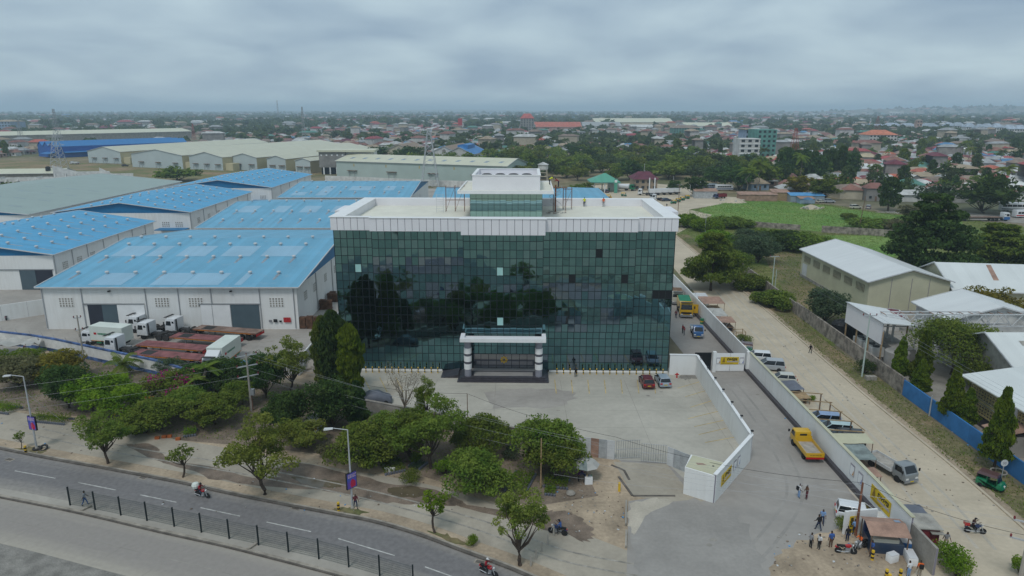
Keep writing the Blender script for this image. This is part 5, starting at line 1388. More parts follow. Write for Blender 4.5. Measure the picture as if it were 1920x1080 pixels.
def plant(key,p,label,h=None,w=None,rz=0,name='tree',cat='tree',group=None,leaf=None):
 tm,cm,H_,Wd = TREES[key]
 t = thing(name,label,cat,p,rz,group)
 sz = (h or H_) / H_; sx_ = (w or Wd * sz) / Wd
 a = obj('trunk',tm,t); b = obj('crown',cm,t); t.scale = (sx_,sx_,sz)
 if leaf: b.material_slots[0].link = 'OBJECT'; b.material_slots[0].material = M[leaf]
 return t
make_tree('neem1','open',8,8,'leaf_neem',1,5200,.30,base=.26)
make_tree('neem2','open',9,9,'leaf_light',2,6000,.31,base=.24)
make_tree('neem3','open',10,7,'leaf_light',3,4800,.28,base=.24)
make_tree('round1','round',8,9,'leaf_dark',4,8500,.42,base=.1)
make_tree('round2','round',7,9,'leaf_bright',5,8500,.38,base=.08)
make_tree('round3','round',9,8,'leaf_neem',6,8500,.38,base=.1)
make_tree('feather1','umbrella',5,8,'leaf_neem',7,7500,.36)
make_tree('feather2','umbrella',5,8,'leaf_dark',8,7500,.36)
make_tree('spread','umbrella',10,14,'leaf_neem',9,12000,.42)
make_tree('tier1','tier',18,20,'leaf_dark',10,17000,.85)
make_tree('tier2','tier',13,16,'leaf_neem',11,13000,.75)
make_tree('mast1','mast',12,3.6,'leaf_mast',12,8000,.6)
make_tree('col1','mast',12,3.6,'leaf_mast',41,8000,.62,base=1)
make_tree('mast2','mast',11,3.2,'leaf_mast',13,7500,.6)
make_tree('shrub1','shrub',1.6,2.6,'leaf_bright',14,1100,.2)
make_tree('shrub2','shrub',2.2,3.2,'leaf_neem',15,1300,.22)
make_tree('shrub3','shrub',2.0,3.0,'leaf_blue',16,1300,.2)
make_tree('bougain','shrub',4.2,6.5,'leaf_neem',17,6000,.3,extra=('petal_magenta',.55))
make_tree('flame','shrub',3.2,4.5,'leaf_bright',18,2600,.24,extra=('petal_orange',.5))
make_tree('bare','bare',7,6,'twig_dry',19,900,.22,bark='bark_pale')
make_tree('sapling','open',4,3,'leaf_bright',20,900,.24,base=.5)
make_tree('cyp','mast',5,1.3,'leaf_bright',21,1500,.25)
make_tree('bush_far','shrub',5,10,'leaf_dark',22,5200,.6)
make_tree('bush_far2','shrub',4.5,9,'leaf_neem',23,4800,.6)
def palm_mesh(key,H_,nf,fl,seed):
 g = rnd(seed); tr = MB(); limb(tr,(0,0,0),(g.uniform(-.5,.5),g.uniform(-.5,.5),H_),.22,.13,g,5); V = []; F = []
 for i in range(nf):
  a = 6.28 * i / nf + g.uniform(-.2,.2); el = g.uniform(-.25,1.1); pts = []
  for k in range(6):
   s_ = k / 5; r = fl * s_ * math.cos(el * (1 - s_ * .4)); z = fl * s_ * math.sin(el) - fl * .55 * s_ * s_
   pts.append(Vector((r * math.cos(a),r * math.sin(a),H_ + z)))
  sd2 = Vector((-math.sin(a),math.cos(a),0))
  for k in range(5):
   for j in range(3):
    p = pts[k].lerp(pts[k + 1],j / 3); q = pts[k].lerp(pts[k + 1],(j + .7) / 3); w = fl * .22 * (1 - abs((k + j / 3) / 5 - .4))
    for s_ in (1,-1):
     b0 = len(V); V += [p,q,q + sd2 * w * s_ + Vector((0,0,-w * .6)),p + sd2 * w * s_ * .9 + Vector((0,0,-w * .55))]; F.append((b0,b0 + 1,b0 + 2,b0 + 3))
 TREES[key] = (tr.mesh('trunk','bark_pale'),np_mesh('crown',[tuple(v) for v in V],F,['leaf_neem']),H_ + fl * .3,fl * 2)
palm_mesh('palm',11,18,4.2,1); palm_mesh('palm_low',1.6,12,3.6,2); palm_mesh('papaya',4.2,12,1.5,3)
# --- street trees along the service lane
plant('neem1',G(203,869),'open street tree on a forked trunk nearest the first banner lamp',h=6.4,w=7.2,rz=.4,leaf='leaf_neem')
plant('neem2',G(497,927),'large light green street tree with leaning trunk before the walker in red',h=8.4,w=9.6,rz=2.0)
plant('sapling',G(343,895),'small street tree with thin bent trunk between the two larger ones',h=3.6,w=3.0,leaf='leaf_neem')
plant('sapling',G(815,999),'slender young tree with leaning trunk on the road verge',h=4.2,w=3.2,rz=1.7)
plant('neem3',G(975,1060),'tall airy street tree beside the row of concrete posts',h=8.2,w=5.8,rz=.9)
plant('sapling',G(40,842),'tiny sapling beside the yellow post and tyre planter',h=2.2,w=1.3,rz=.3)
# --- nursery and roadside thicket
TL = [
('round1',40,725,4.5,8,'leaf_olive','dull olive tree behind the first banner lamp'),
('round1',130,765,6.0,7.5,'leaf_dark','dark green tree with bare trunk beside the hedge'),
('round3',115,715,4.6,8.0,'leaf_gold','yellow-green mango bush against the depot wall'),
('round2',40,690,3.2,7,'leaf_bright','low bright bush at the edge of view below the depot wall'),
('round2',88,702,3.2,6,'leaf_bright','bright green bush beside the mango bush'),
('round2',215,778,5.4,9.5,'leaf_bright','broad bright green tree behind the first street tree'),
('round2',175,770,5.0,6.5,'leaf_bright','bright green tree between the dark one and the broad one'),
('feather1',350,775,3.4,6.5,None,'feathery low tree below the flowering bushes'),
('feather1',305,805,3.8,8.2,'leaf_neem','feathery spreading tree above the orange crates'),
('feather2',368,735,3.8,7.0,None,'dark feathery tree in front of the white box truck'),
('feather2',425,728,4.6,7,None,'dark feathery tree beside the utility pole'),
('round1',322,705,2.8,4.4,'leaf_blue','grey-green bush leaning on the depot wall end'),
('round3',405,795,3.8,7,None,'leafy mid green bush above the second street tree'),
('feather1',455,760,3.4,5.5,None,'small feathery tree at the foot of the utility pole'),
('neem2',545,735,8.0,8.0,None,'pale airy tree in front of the depot yard wall'),
('round1',500,745,6.4,6.0,None,'dark tree left of the pale airy tree'),
('round1',622,805,6.6,7.6,None,'large dark tree over the parked white car'),
('round1',540,815,5.6,6.0,None,'dark leafy tree behind the large street tree'),
('round3',570,840,3.4,5.4,'leaf_light','pale low bush beside the parked white car'),
('feather1',680,865,4.2,7.5,'leaf_neem','broad feathery tree beside the second lamp post'),
('round3',732,845,5.0,5.6,None,'leafy tree with reddish tips by the grey wall'),
('neem1',808,878,8.0,9.5,'leaf_neem','large open tree in the nursery in front of the steps'),
('round3',770,860,6.0,6.2,'leaf_neem','leafy tree merging with the large nursery tree'),
('feather2',905,850,4.4,6.8,'leaf_neem','feathery tree along the grey wall behind the round nursery tree'),
('feather1',888,918,4.2,7.0,'leaf_neem','feathery round tree in the nursery beside the potted shrubs'),
('feather1',1015,880,5.8,8.6,'leaf_neem','big feathery tree shading the vendor umbrella'),
('feather1',1040,900,4.6,7.0,'leaf_neem','feathery tree just behind the vendor umbrella'),
('neem3',800,792,6.4,3.6,None,'thin sparse tree between the bare tree and the nursery tree'),
]
for i,(k,x,y,h,w,lf,lab) in enumerate(TL): plant(k,G(x,y),lab,h=h,w=w,rz=i * 1.3,leaf=lf,group='trees of the roadside nursery')
plant('bougain',G(325,750),'bougainvillea thicket with magenta flowers below the trucks',h=4.4,w=7.5,name='bougainvillea',cat='shrub')
plant('flame',G(262,790),'bush with orange flowers below the bougainvillea',h=3.4,w=5.2,name='flowering_shrub',cat='shrub')
plant('bougain',G(272,812),'small bush with a few magenta flowers beside the first street tree',h=2.2,w=3.2,name='flowering_shrub',cat='shrub',rz=1)
plant('bare',G(760,795),'nearly leafless pale tree standing by the forecourt wall',h=6.8,w=6.4)
plant('cyp',G(790,800),'small narrow cypress beside the leafless tree',h=5.2,w=1.5,name='cypress')
plant('col1',G(630,745),'tall dark weeping mast tree at the corner of the glass block',h=12.2,w=3.3,name='mast_tree',leaf='leaf_dark')
plant('col1',G(612,740),'tall weeping mast tree partly hidden behind its neighbour at the glass corner',h=11.2,w=2.6,name='mast_tree',leaf='leaf_neem',rz=2)
plant('col1',G(662,760),'bright weeping mast tree in front of the glass block corner',h=11.2,w=2.9,name='mast_tree',rz=1.1)
plant('mast2',G(672,800),'dark trailing tree beside the grey nursery wall',h=6.0,w=2.8,name='mast_tree',leaf='leaf_dark',rz=.5)
plant('palm_low',G(232,705),'young palm with arching fronds against the blue banded wall',h=3.4,w=6.0,name='palm',cat='palm')
plant('papaya',G(393,742),'papaya tree with umbrella of leaves near the utility pole',h=4.8,w=4.4,name='papaya_tree')
plant('papaya',G(373,752),'smaller papaya tree below the feathery trees',h=3.6,w=3.4,name='papaya_tree',rz=1)
# potted stock, hedges and seedling beds
def hedge(label,a,b,w,h,leaf,seed,pots=True):
 t = thing('hedge',label,'hedge',a,head(a,b)); ln = (b - a).length; rg = np.random.default_rng(seed); n = int(ln * w * 150) + 150
 P_ = np.stack([rg.uniform(0,ln,n),rg.uniform(-w / 2,w / 2,n),rg.uniform(.15,1,n) ** .6 * h * (.8 + .2 * np.sin(rg.uniform(0,6,n)))],1)
 V,F = leaves(rg,P_,.17,.6); obj('foliage',np_mesh('foliage',V,F,[leaf]),t)
 if pots:
  mb = MB(); k = 0
  while k * .3 < ln:
   for yy in (-w / 2,w / 2): mb.lathe((k * .3 + .15,yy,0),[(.12,0),(.14,.26)],6)
   k += 1
  tag(mb.build('pot','tarp_grey',t),kind='stuff')
 return t
hedge('clipped hedge of potted plants along the nursery edge behind the first lamp',G(62,786),G(128,792),1.6,1.0,'leaf_bright',1)
hedge('low hedge at the edge of view behind the first lamp',G(-20,765),G(30,772),2.0,1.0,'leaf_bright',2)
hedge('bright seedling block in the nursery beside the wooden pole',G(965,925),G(985,890),2.2,.9,'leaf_bright',3)
hedge('bright clipped seedling row near the vendor umbrella',G(1020,905),G(1065,910),1.8,.8,'leaf_bright',4)
hedge('small round seedling bed beside the row of concrete posts',G(1022,922),G(1042,924),1.4,.7,'leaf_bright',5)
hedge('flower bed of grey-green pots beside the dirt path',G(775,880),G(790,868),1.4,.4,'leaf_blue',6)
hedge('mixed seedling bed below the leafy tree with reddish tips',G(715,880),G(755,872),3.0,.6,'leaf_neem',7)
hedge('seedling row beside the orange crates',G(345,815),G(370,812),1.6,.9,'leaf_bright',8)
plant('shrub1',G(834,888),'dense round topiary bush in a ring of pots',h=2.0,w=2.6,name='shrub',cat='shrub',leaf='leaf_bright')
SHR = [('shrub2',770,905,1.6,2.4,None,'leafy shrub in front of the feathery round tree'),('shrub1',780,865,1.2,2.0,None,'small bright shrub beside the dirt path'),('shrub1',690,875,1.4,2.0,None,'bright low shrub under the broad feathery tree'),
 ('shrub1',255,815,1.6,3.0,None,'bright low shrub beside the first street tree trunk'),('shrub2',900,905,1.6,2.4,None,'shrub behind the feathery round tree'),('shrub3',960,860,1.6,2.4,None,'grey-green shrub along the nursery wall'),
 ('shrub3',620,860,2.0,3.2,'leaf_olive','dull olive shrub below the pale low bush'),('shrub1',885,1022,1.0,1.4,None,'single small shrub on the road verge below the slender young tree'),('shrub2',1780,1062,2.4,3.0,'leaf_bright','bright sapling bush at the bottom edge of the dusty junction'),
 ('shrub2',1795,1082,2.2,2.6,'leaf_bright','bright bush cut by the bottom edge of the junction'),('shrub1',1912,1075,1.6,2.0,None,'bush at the foot of the concrete utility pole'),('shrub2',1580,995,1.7,1.5,'leaf_light','thin pale bush in front of the standing twiga board'),
 ('shrub1',1520,752,.9,1.4,None,'small green shrub behind the white wall beside the table'),('shrub2',1350,610,1.4,3.2,'leaf_neem','low weeds outside the razor wire wall'),('shrub2',1395,640,1.2,3.0,'leaf_neem','low weeds by the parked three-wheeler'),
 ('shrub3',1620,700,2.6,3.0,'leaf_dark','dark shrub behind the stone wall by the street pole')]
for i,(k,x,y,h,w,lf,lab) in enumerate(SHR): plant(k,G(x,y),lab,h=h,w=w,rz=i,name='shrub',cat='shrub',leaf=lf)
# --- far side of the street
plant('mast1',(55.2,92.8,0),'narrow mast tree at the end of the stone wall',h=7.0,w=2.3,name='mast_tree')
plant('mast2',(57.0,90.6,0),'bushy mast tree beside the spreading tree',h=8.6,w=2.8,name='mast_tree',rz=1)
plant('mast1',(55.6,88.2,0),'low bushy mast tree where the blue wall begins',h=5.4,w=2.5,name='mast_tree',rz=2)
plant('mast2',(54.6,79.6,0),'mast tree leaning over the middle of the blue wall',h=7.6,w=2.7,name='mast_tree',rz=3)
plant('mast1',(55.6,78.2,0),'smaller mast tree beside the one over the blue wall',h=5.4,w=2.4,name='mast_tree',rz=4)
plant('mast1',(52.4,68.2,0),'tall pointed mast tree on the verge near the green three-wheeler',h=9.6,w=2.9,name='mast_tree',rz=5)
plant('spread',(65.2,96.5,0),'wide spreading flat-topped tree among the works sheds',h=8.2,w=13,rz=.6,leaf='leaf_neem')
plant('feather1',(64.5,91.0,0),'low branch tree under the spreading tree',h=4.4,w=5,leaf='leaf_neem')
plant('round2',(86.5,117.5,0),'round glossy tree with rusty tips beside the white roofs',h=8.2,w=12,leaf='leaf_gold')
plant('tier1',(94,153,0),'huge dark layered tree behind the cream warehouse',h=20,w=21,leaf='leaf_dark')
plant('tier2',(113,158,0),'broad layered tree beside the huge dark one',h=12.5,w=20,leaf='leaf_neem')
plant('tier2',(126,150,0),'layered tree at the edge of view beyond the works',h=13.5,w=22,leaf='leaf_dark',rz=1)
plant('tier2',(43.2,146,0),'layered street tree beside the corner of the glass block',h=12.5,w=13,leaf='leaf_neem',rz=2)
plant('tier2',(47.0,152,0),'paler layered tree leaning over the dusty street',h=9.5,w=12,leaf='leaf_neem',rz=.3)
plant('round1',(57.6,122.0,0),'grey-green feathery tree behind the stone wall',h=6.4,w=9.5,leaf='leaf_blue')
FB_ = [('round1',1405,470,6,12,'leaf_blue','dark blue-green bush in the overgrown plot, farther one'),('round1',1420,492,7,12,'leaf_blue','dark blue-green bush in the overgrown plot, nearer one'),('bush_far2',1372,505,4.5,9,'leaf_neem','rounded bush at the stone wall corner'),
 ('bush_far',1470,466,5,15,'leaf_dark','large dark thicket in the middle of the green plot'),('bush_far',1512,470,5,14,'leaf_neem','large dark thicket beside the cream warehouse'),('bush_far2',1440,455,4,12,'leaf_neem','lower edge of the plot thicket'),
 ('bush_far2',1330,432,4,12,'leaf_bright','bright thicket along the old wall near the glass block'),('bush_far2',1370,425,3.6,14,'leaf_neem','thicket along the old field wall'),('bush_far2',1285,425,4.5,10,'leaf_bright','bright bush behind the corner of the glass block'),
 ('bush_far2',1400,540,3,9,'leaf_neem','low growth along the stone wall near the street'),('bush_far2',1450,575,3,9,'leaf_neem','low growth along the stone wall near the steel pole'),('bush_far2',1345,462,4.5,11,'leaf_bright','pale bush behind the layered street tree'),
 ('bush_far2',1640,430,3.6,16,'leaf_neem','long rough thicket in the field beside the pole'),('bush_far2',1685,432,3.6,14,'leaf_olive','rough thicket at the foot of the huge layered tree'),('bush_far',1590,412,2.4,6,'leaf_neem','lone bush in the grass field by the pole'),('bush_far2',1560,470,2,5,'leaf_olive','dry bush along the grey field wall')]
for i,(k,x,y,h,w,lf,lab) in enumerate(FB_): plant(k,G(x,y),lab,h=h,w=w,rz=i * .9,name='bush',cat='bush',leaf=lf,group='bushes of the overgrown plot')
# grass tufts that break the flat sheets
def tufts(name,label,area_fn,n,size,leaf,seed,hgt=.4):
 rg = np.random.default_rng(seed); P_ = []
 while len(P_) < n:
  p = area_fn(rg)
  if p is not None: P_.append((p[0],p[1],rg.uniform(.05,hgt)))
 V,F = leaves(rg,np.array(P_),size,.2,.35); o = obj(name,np_mesh(name,V,F,[leaf])); return tag(o,label,'grass',kind='stuff')
def poly_pick(poly):
 xs = [p[0] for p in poly]; ys = [p[1] for p in poly]
 def inside(x,y):
  c = False; j = len(poly) - 1
  for i in range(len(poly)):
   if (poly[i][1] > y) != (poly[j][1] > y) and x < (poly[j][0] - poly[i][0]) * (y - poly[i][1]) / (poly[j][1] - poly[i][1]) + poly[i][0]: c = not c
   j = i
  return c
 def f(rg):
  x,y = rg.uniform(min(xs),max(xs)),rg.uniform(min(ys),max(ys)); return (x,y) if inside(x,y) else None
 return f
tufts('grass','rough green grass and weeds over the overgrown plot',poly_pick([tuple(p[:2]) for p in GRASS_AREA]),34000,.42,'leaf_neem',1,.3)
tufts('grass','thin dry grass along the street verge',poly_pick([(48.9,56),(53.2,56),(53.6,128),(49.8,128)]),3200,.28,'leaf_neem',2,.1)
tufts('grass','weeds growing over the nursery soil',poly_pick([tuple(G(*p)[:2]) for p in ((-60,690),(120,660),(300,700),(560,720),(690,790),(780,800),(940,830),(1080,862),(1000,930),(860,905),(700,860),(480,830),(330,822),(240,790),(-60,760))]),9000,.26,'leaf_neem',3,.2)
tufts('grass','weeds along the foot of the white street wall',poly_pick([(36.2,98),(38.4,98),(38.6,122),(36.4,122)]),1800,.35,'leaf_bright',4,.25)
# ================================================================== VEHICLES
def paint(key,col,rough=.28,metal=0.0):
 m,t,b = new_mat(key); b.inputs['Base Color'].default_value = (*col,1); b.inputs['Roughness'].default_value = rough; b.inputs['Metallic'].default_value = metal; b.inputs['Coat Weight'].default_value = .3; b.inputs['Coat Roughness'].default_value = .15
for k,c in dict(paint_body=(.6,.6,.6),p_white=(.68,.69,.70),p_silver=(.36,.38,.40),p_black=(.012,.013,.016),p_red=(.12,.012,.015),p_lightblue=(.24,.34,.52),p_teal=(.42,.55,.56),p_beige=(.50,.50,.44),p_yellow=(.62,.36,.005),p_blue=(.03,.13,.34),
    p_green=(.006,.17,.075),p_maroon=(.10,.05,.05),p_cream=(.55,.53,.44),p_grey=(.22,.24,.25),p_redbright=(.42,.015,.02),p_navy=(.02,.04,.12),p_darkblue=(.03,.05,.09),p_steelblue=(.28,.33,.38)).items(): paint(k,c)
mat('box_white',(.62,.66,.60),.6,var=.06,scale=.5); mat('trailer_deck',(.22,.085,.085),.85,var=.35,scale=.7,fine=.15); mat('trailer_deck_worn',(.22,.15,.12),.85,var=.35,scale=.5,fine=.15); mat('tail_red',(.45,.01,.012),.4,var=0); mat('lamp_amber',(.6,.2,.01),.4,var=0); mat('lamp_clear',(.7,.7,.68),.2,var=0)
mat('plate_yellow',(.6,.42,.02),.5,var=0); mat('bed_sand',(.36,.33,.29),.9,var=.2,scale=2)
def bevel_mesh(mb,name,m,off=.05,seg=2,smooth=True):
 me = mb.mesh(name,m); bm = bmesh.new(); bm.from_mesh(me); bmesh.ops.remove_doubles(bm,verts=bm.verts,dist=1e-4); bmesh.ops.recalc_face_normals(bm,faces=bm.faces)
 es = [e for e in bm.edges if len(e.link_faces) == 2 and e.calc_face_angle() > .5]
 bmesh.ops.bevel(bm,geom=es,offset=off,segments=seg,profile=.6,affect='EDGES'); bm.to_mesh(me); bm.free()
 if smooth: me.polygons.foreach_set("use_smooth",[True] * len(me.polygons)); me.set_sharp_from_angle(angle=R(40)) if hasattr(me,'set_sharp_from_angle') else None
 me.update(); return me
WH = {}
def wheel(t,x,y,r,w=.2,rim='steel_light'):
 key = (r,w,rim)
 if key not in WH:
  a = MB(); a.lathe((0,0,0),[(r * .62,-w / 2),(r * .96,-w / 2),(r,-w * .3),(r,w * .3),(r * .96,w / 2),(r * .62,w / 2)],18,axis='Y')
  b = MB(); b.lathe((0,0,0),[(r * .2,-w * .42),(r * .6,-w * .46),(r * .6,w * .46),(r * .2,w * .42)],12,axis='Y'); WH[key] = (a.mesh('wheel','rubber'),b.mesh('rim',rim))
 o = obj('wheel',WH[key][0],t,(x,y,r)); obj('rim',WH[key][1],o)
CARS = {}
def car(kind,label,loc,rz,col,group=None,plate=True):
 P_ = dict(hatch=dict(L=3.8,W=1.66,H=1.48,b=-1.72,rf=-1.45,wf=.35,hood=1.0),wagon=dict(L=4.4,W=1.72,H=1.55,b=-2.1,rf=-1.95,wf=.3,hood=1.1),suv=dict(L=4.5,W=1.82,H=1.72,b=-2.15,rf=-2.0,wf=.35,hood=1.2),sedan=dict(L=4.4,W=1.72,H=1.44,b=-1.85,rf=-1.0,wf=.3,hood=1.1),van=dict(L=4.6,W=1.75,H=1.95,b=-2.25,rf=-2.2,wf=1.2,hood=1.85))[kind]
 t = thing('car',label,'car',loc,rz,group)
 if kind not in CARS:
  L_,W_,H_ = P_['L'],P_['W'],P_['H']; hx = L_ / 2; belt = .92 if kind != 'suv' else 1.02
  d = {}
  lo = MB(); lo.extrude_y([(-hx,.28),(-hx - .02,.6),(-hx + .08,belt),(P_['hood'],belt + .02),(hx - .25,belt - .14),(hx,.62),(hx - .02,.28)],-W_ / 2,W_ / 2); d['body'] = bevel_mesh(lo,'body','paint_body',.09,3)
  def ring(z,xb,xf,hw): return [Vector((xb,-hw,z)),Vector((xf,-hw,z)),Vector((xf,hw,z)),Vector((xb,hw,z))]
  ca = MB(); ca.loft([ring(belt - .03,P_['b'],P_['hood'] + .05,W_ / 2 - .05),ring(H_ - .06,P_['rf'],P_['wf'],W_ / 2 - .2)]); d['window_band'] = ca.mesh('window_band','car_glass')
  ro = MB(); ro.loft([ring(H_ - .09,P_['rf'] - .04,P_['wf'] + .08,W_ / 2 - .17),ring(H_ - .02,P_['rf'] + .02,P_['wf'] - .02,W_ / 2 - .21),ring(H_,P_['rf'] + .2,P_['wf'] - .2,W_ / 2 - .36)]); d['roof_panel'] = bevel_mesh(ro,'roof_panel','paint_body',.015,1)
  pi = MB()
  for s_ in (-1,1):
   for (xa,xb) in ((P_['b'],P_['rf']),(P_['hood'] + .02,P_['wf']),((P_['b'] + P_['hood']) / 2 - .25,(P_['rf'] + P_['wf']) / 2 - .1)):
    pi.beam((xa,s_ * (W_ / 2 - .04),belt),(xb,s_ * (W_ / 2 - .19),H_ - .05),.09,.05)
  d['pillar'] = pi.mesh('pillar','paint_body')
  CARS[kind] = d
 for n_,me in CARS[kind].items():
  o = obj(n_,me,t)
  for sl in o.material_slots:
   if sl.material.name == 'paint_body': sl.link = 'OBJECT'; sl.material = M[col]
 L_,W_ = P_['L'],P_['W']
 for x in (-L_ * .3,L_ * .31):
  for y in (-1,1): wheel(t,x,y * (W_ / 2 - .09),.32)
 for y in (-1,1):
  MB().box((-L_ / 2 + .01,y * (W_ / 2 - .2),.78),(.08,.3,.2)).build('tail_light','tail_red',t)
  MB().box((L_ / 2 - .09,y * (W_ / 2 - .26),.66),(.12,.34,.14)).build('headlight','lamp_clear',t)
  MB().box((P_['hood'] - .25,y * (W_ / 2 + .05),1.0),(.1,.18,.13)).build('mirror','black',t)
 MB().box((-L_ / 2 - .03,0,.62),(.03,.45,.11)).build('number_plate','plate_yellow',t)
 return t
def light_truck(label,loc,rz,cab,bed,L_=5.4,Wd=1.95,load=None,tailtext=False,boards=.42,lh=.8):
 t = thing('flatbed_truck',label,'truck',loc,rz); hx = L_ / 2; cx = hx - .85
 mb = MB(); mb.extrude_y([(hx - 1.65,.55),(hx - 1.65,2.02),(hx - .55,2.06),(hx - .12,1.35),(hx,1.2),(hx,.5)],-Wd / 2 + .08,Wd / 2 - .08); o = obj('cab',bevel_mesh(mb,'cab',cab,.07,2),t)
 mb = MB(); mb.add([(hx - .1,-.72,1.34),(hx - .1,.72,1.34),(hx - .52,.66,1.97),(hx - .52,-.66,1.97)],[(0,1,2,3)]); w = mb.build('windscreen','car_glass',t,(.025,0,.012))
 for s_ in (-1,1):
  y = s_ * (Wd / 2 - .07); vs = [(hx - 1.4,y,1.3),(hx - .3,y,1.3),(hx - .62,y,1.9),(hx - 1.4,y,1.9)]; mb = MB(); mb.add(vs,[(0,1,2,3) if s_ < 0 else (3,2,1,0)]); mb.build('side_window','car_glass',t)
  MB().box((hx - .2,s_ * (Wd / 2 + .15),1.55),(.06,.2,.32)).build('mirror','black',t)
  MB().box((hx + .01,s_ * .62,.78),(.05,.34,.18)).build('headlight','lamp_clear',t)
 MB().box((hx - 1.67,0,1.65),(.03,.8,.3)).build('rear_window','car_glass',t)
 MB().box((hx + .03,0,.48),(.1,Wd - .15,.22)).build('bumper','steel',t)
 MB().box((hx + .09,0,.5),(.02,.45,.12)).build('number_plate','plate_yellow',t)
 MB().box((-.2,0,.58),(L_ - .8,.7,.22)).build('chassis','chassis',t)
 x0,x1 = -hx,hx - 1.78
 MB().bb(x0,x1,-Wd / 2,Wd / 2,lh,lh + .1).build('bed_floor',load or 'bed_sand',t)
 for s_ in (-1,1): MB().bb(x0,x1,s_ * Wd / 2 - .03,s_ * Wd / 2 + .03,lh + .0,lh + boards).build('side_board',bed,t)
 tb = MB().bb(x0 - .03,x0 + .03,-Wd / 2 + .035,Wd / 2 - .035,lh,lh + boards).build('tail_board',bed,t); MB().bb(x1 - .03,x1 + .03,-Wd / 2 + .035,Wd / 2 - .035,lh,lh + boards + .3).build('head_board',bed,t)
 MB().bb(x0 - .06,x0 + .02,-Wd / 2,Wd / 2,lh - .22,lh - .02).build('tail_bar','tail_red',t)
 if tailtext:
  mb = MB(); g = rnd(3); y = -.62
  while y < .55:
   l_ = g.uniform(.06,.13); mb.box((x0 - .035,y,lh + .24),(.01,l_,.11)); y += l_ + .04
  mb.build('tail_lettering','sign_brown',t)
 for x in (hx - 1.0,-hx + 1.1):
  for y in (-1,1): wheel(t,x,y * (Wd / 2 - .16),.38,.24)
 return t
def heavy_cab(t,x1,col='p_white',z0=.75,H_=2.9,Wd=2.45,Lc=2.0,fair=False):
 """cab front face at x1"""
 mb = MB(); mb.extrude_y([(x1 - Lc,z0),(x1 - Lc,H_ + .05),(x1 - .5,H_ + .1),(x1 - .18,H_ - .12),(x1 - .02,z0 + .95),(x1,z0 + .2),(x1 - .04,z0)],-Wd / 2,Wd / 2); c = obj('cab',bevel_mesh(mb,'cab',col,.09,2),t)
 mb = MB(); mb.add([(x1 - .02,-1.05,z0 + 1.05),(x1 - .02,1.05,z0 + 1.05),(x1 - .16,.98,H_ - .25),(x1 - .16,-.98,H_ - .25)],[(0,1,2,3)]); mb.build('windscreen','car_glass',t,(.02,0,0))
 for s_ in (-1,1):
  y = s_ * (Wd / 2 + .012); vs = [(x1 - 1.25,y,z0 + 1.0),(x1 - .25,y,z0 + 1.0),(x1 - .4,y,H_ - .35),(x1 - 1.25,y,H_ - .35)]; mb = MB(); mb.add(vs,[(0,1,2,3) if s_ < 0 else (3,2,1,0)]); mb.build('side_window','car_glass',t)
  MB().box((x1 - .05,s_ * (Wd / 2 + .25),H_ - .7),(.08,.22,.5)).build('mirror','black',t)
  MB().box((x1 + .01,s_ * .85,z0 + .15),(.06,.36,.2)).build('headlight','lamp_clear',t)
  y2 = s_ * (Wd / 2 + .012); MB().box((x1 - 1.65,y2,H_ - .55),(.4,.02,.35)).build('quarter_window','car_glass',t)
 MB().box((x1 - .02,0,z0 - .15),(.2,Wd,.34)).build('bumper','steel',t)
 MB().box((x1 - .12,0,H_ + .22),(.5,Wd * .9,.06)).build('sun_visor','chassis',t)
def tractor(label,loc,rz,col='p_white',group='tractor units in the depot yard'):
 t = thing('tractor_unit',label,'truck',loc,rz,group); heavy_cab(t,3.0,col)
 MB().bb(-3.2,1.0,-.42,.42,.75,1.0).build('chassis','chassis',t)
 MB().lathe((-1.6,0,1.12),[(.5,-.06),(.5,.06)],12).build('fifth_wheel','chassis',t)
 MB().tube([(.8,.95,.8),(.8,.95,2.9)],.12,8).build('air_intake','black',t); MB().bb(-.2,.8,-1.15,-.6,.5,1.05).build('fuel_tank','steel',t)
 for x in (1.9,-1.1,-2.4):
  for y in (-1,1): wheel(t,x,y * 1.02,.5,.32,'steel')
 for x in (-1.1,-2.4):
  for y in (-1,1): MB().lathe((x,y * 1.0,.5),[(.6,-.2),(.6,.2)],14,axis='Y').build('mudguard','chassis',t,(0,0,.06))
 return t
def trailer(label,loc,rz,deck='trailer_deck',L_=12.2,patch=True):
 t = thing('flatbed_trailer',label,'trailer',loc,rz,'flatbed trailers in the depot yard'); h = L_ / 2
 d = MB().bb(-h,h,-1.22,1.22,1.25,1.4).build('deck',deck,t)
 for s_ in (-1,1): MB().bb(-h,h,s_ * 1.25 - .03,s_ * 1.25 + .03,1.16,1.38).build('side_rail','rust',t); MB().bb(-h + 1,h - 1,s_ * 1.283 - .004,s_ * 1.283 + .004,1.2,1.29).build('reflector_strip','lamp_amber',t)
 for s_ in (-.5,.5): MB().bb(-h,h - 1.5,s_ - .08,s_ + .08,.95,1.25).build('chassis_beam','chassis',t)
 for x in (-h + 1.6,-h + 2.9,-h + 4.2)[:2]:
  for y in (-1,1): wheel(t,x,y * 1.0,.5,.42,'steel')
 for y in (-.8,.8): MB().box((h - 2.8,y,.6),(.14,.14,1.2)).build('landing_leg','steel',t)
 MB().bb(-h - .06,-h,-1.2,1.2,.8,1.2).build('tail_bar','tail_red',t)
 if patch: MB().bb(h - 3.4,h - 1.4,-.9,.9,1.4,1.43).build('deck_sheet','chassis',t)
 return t
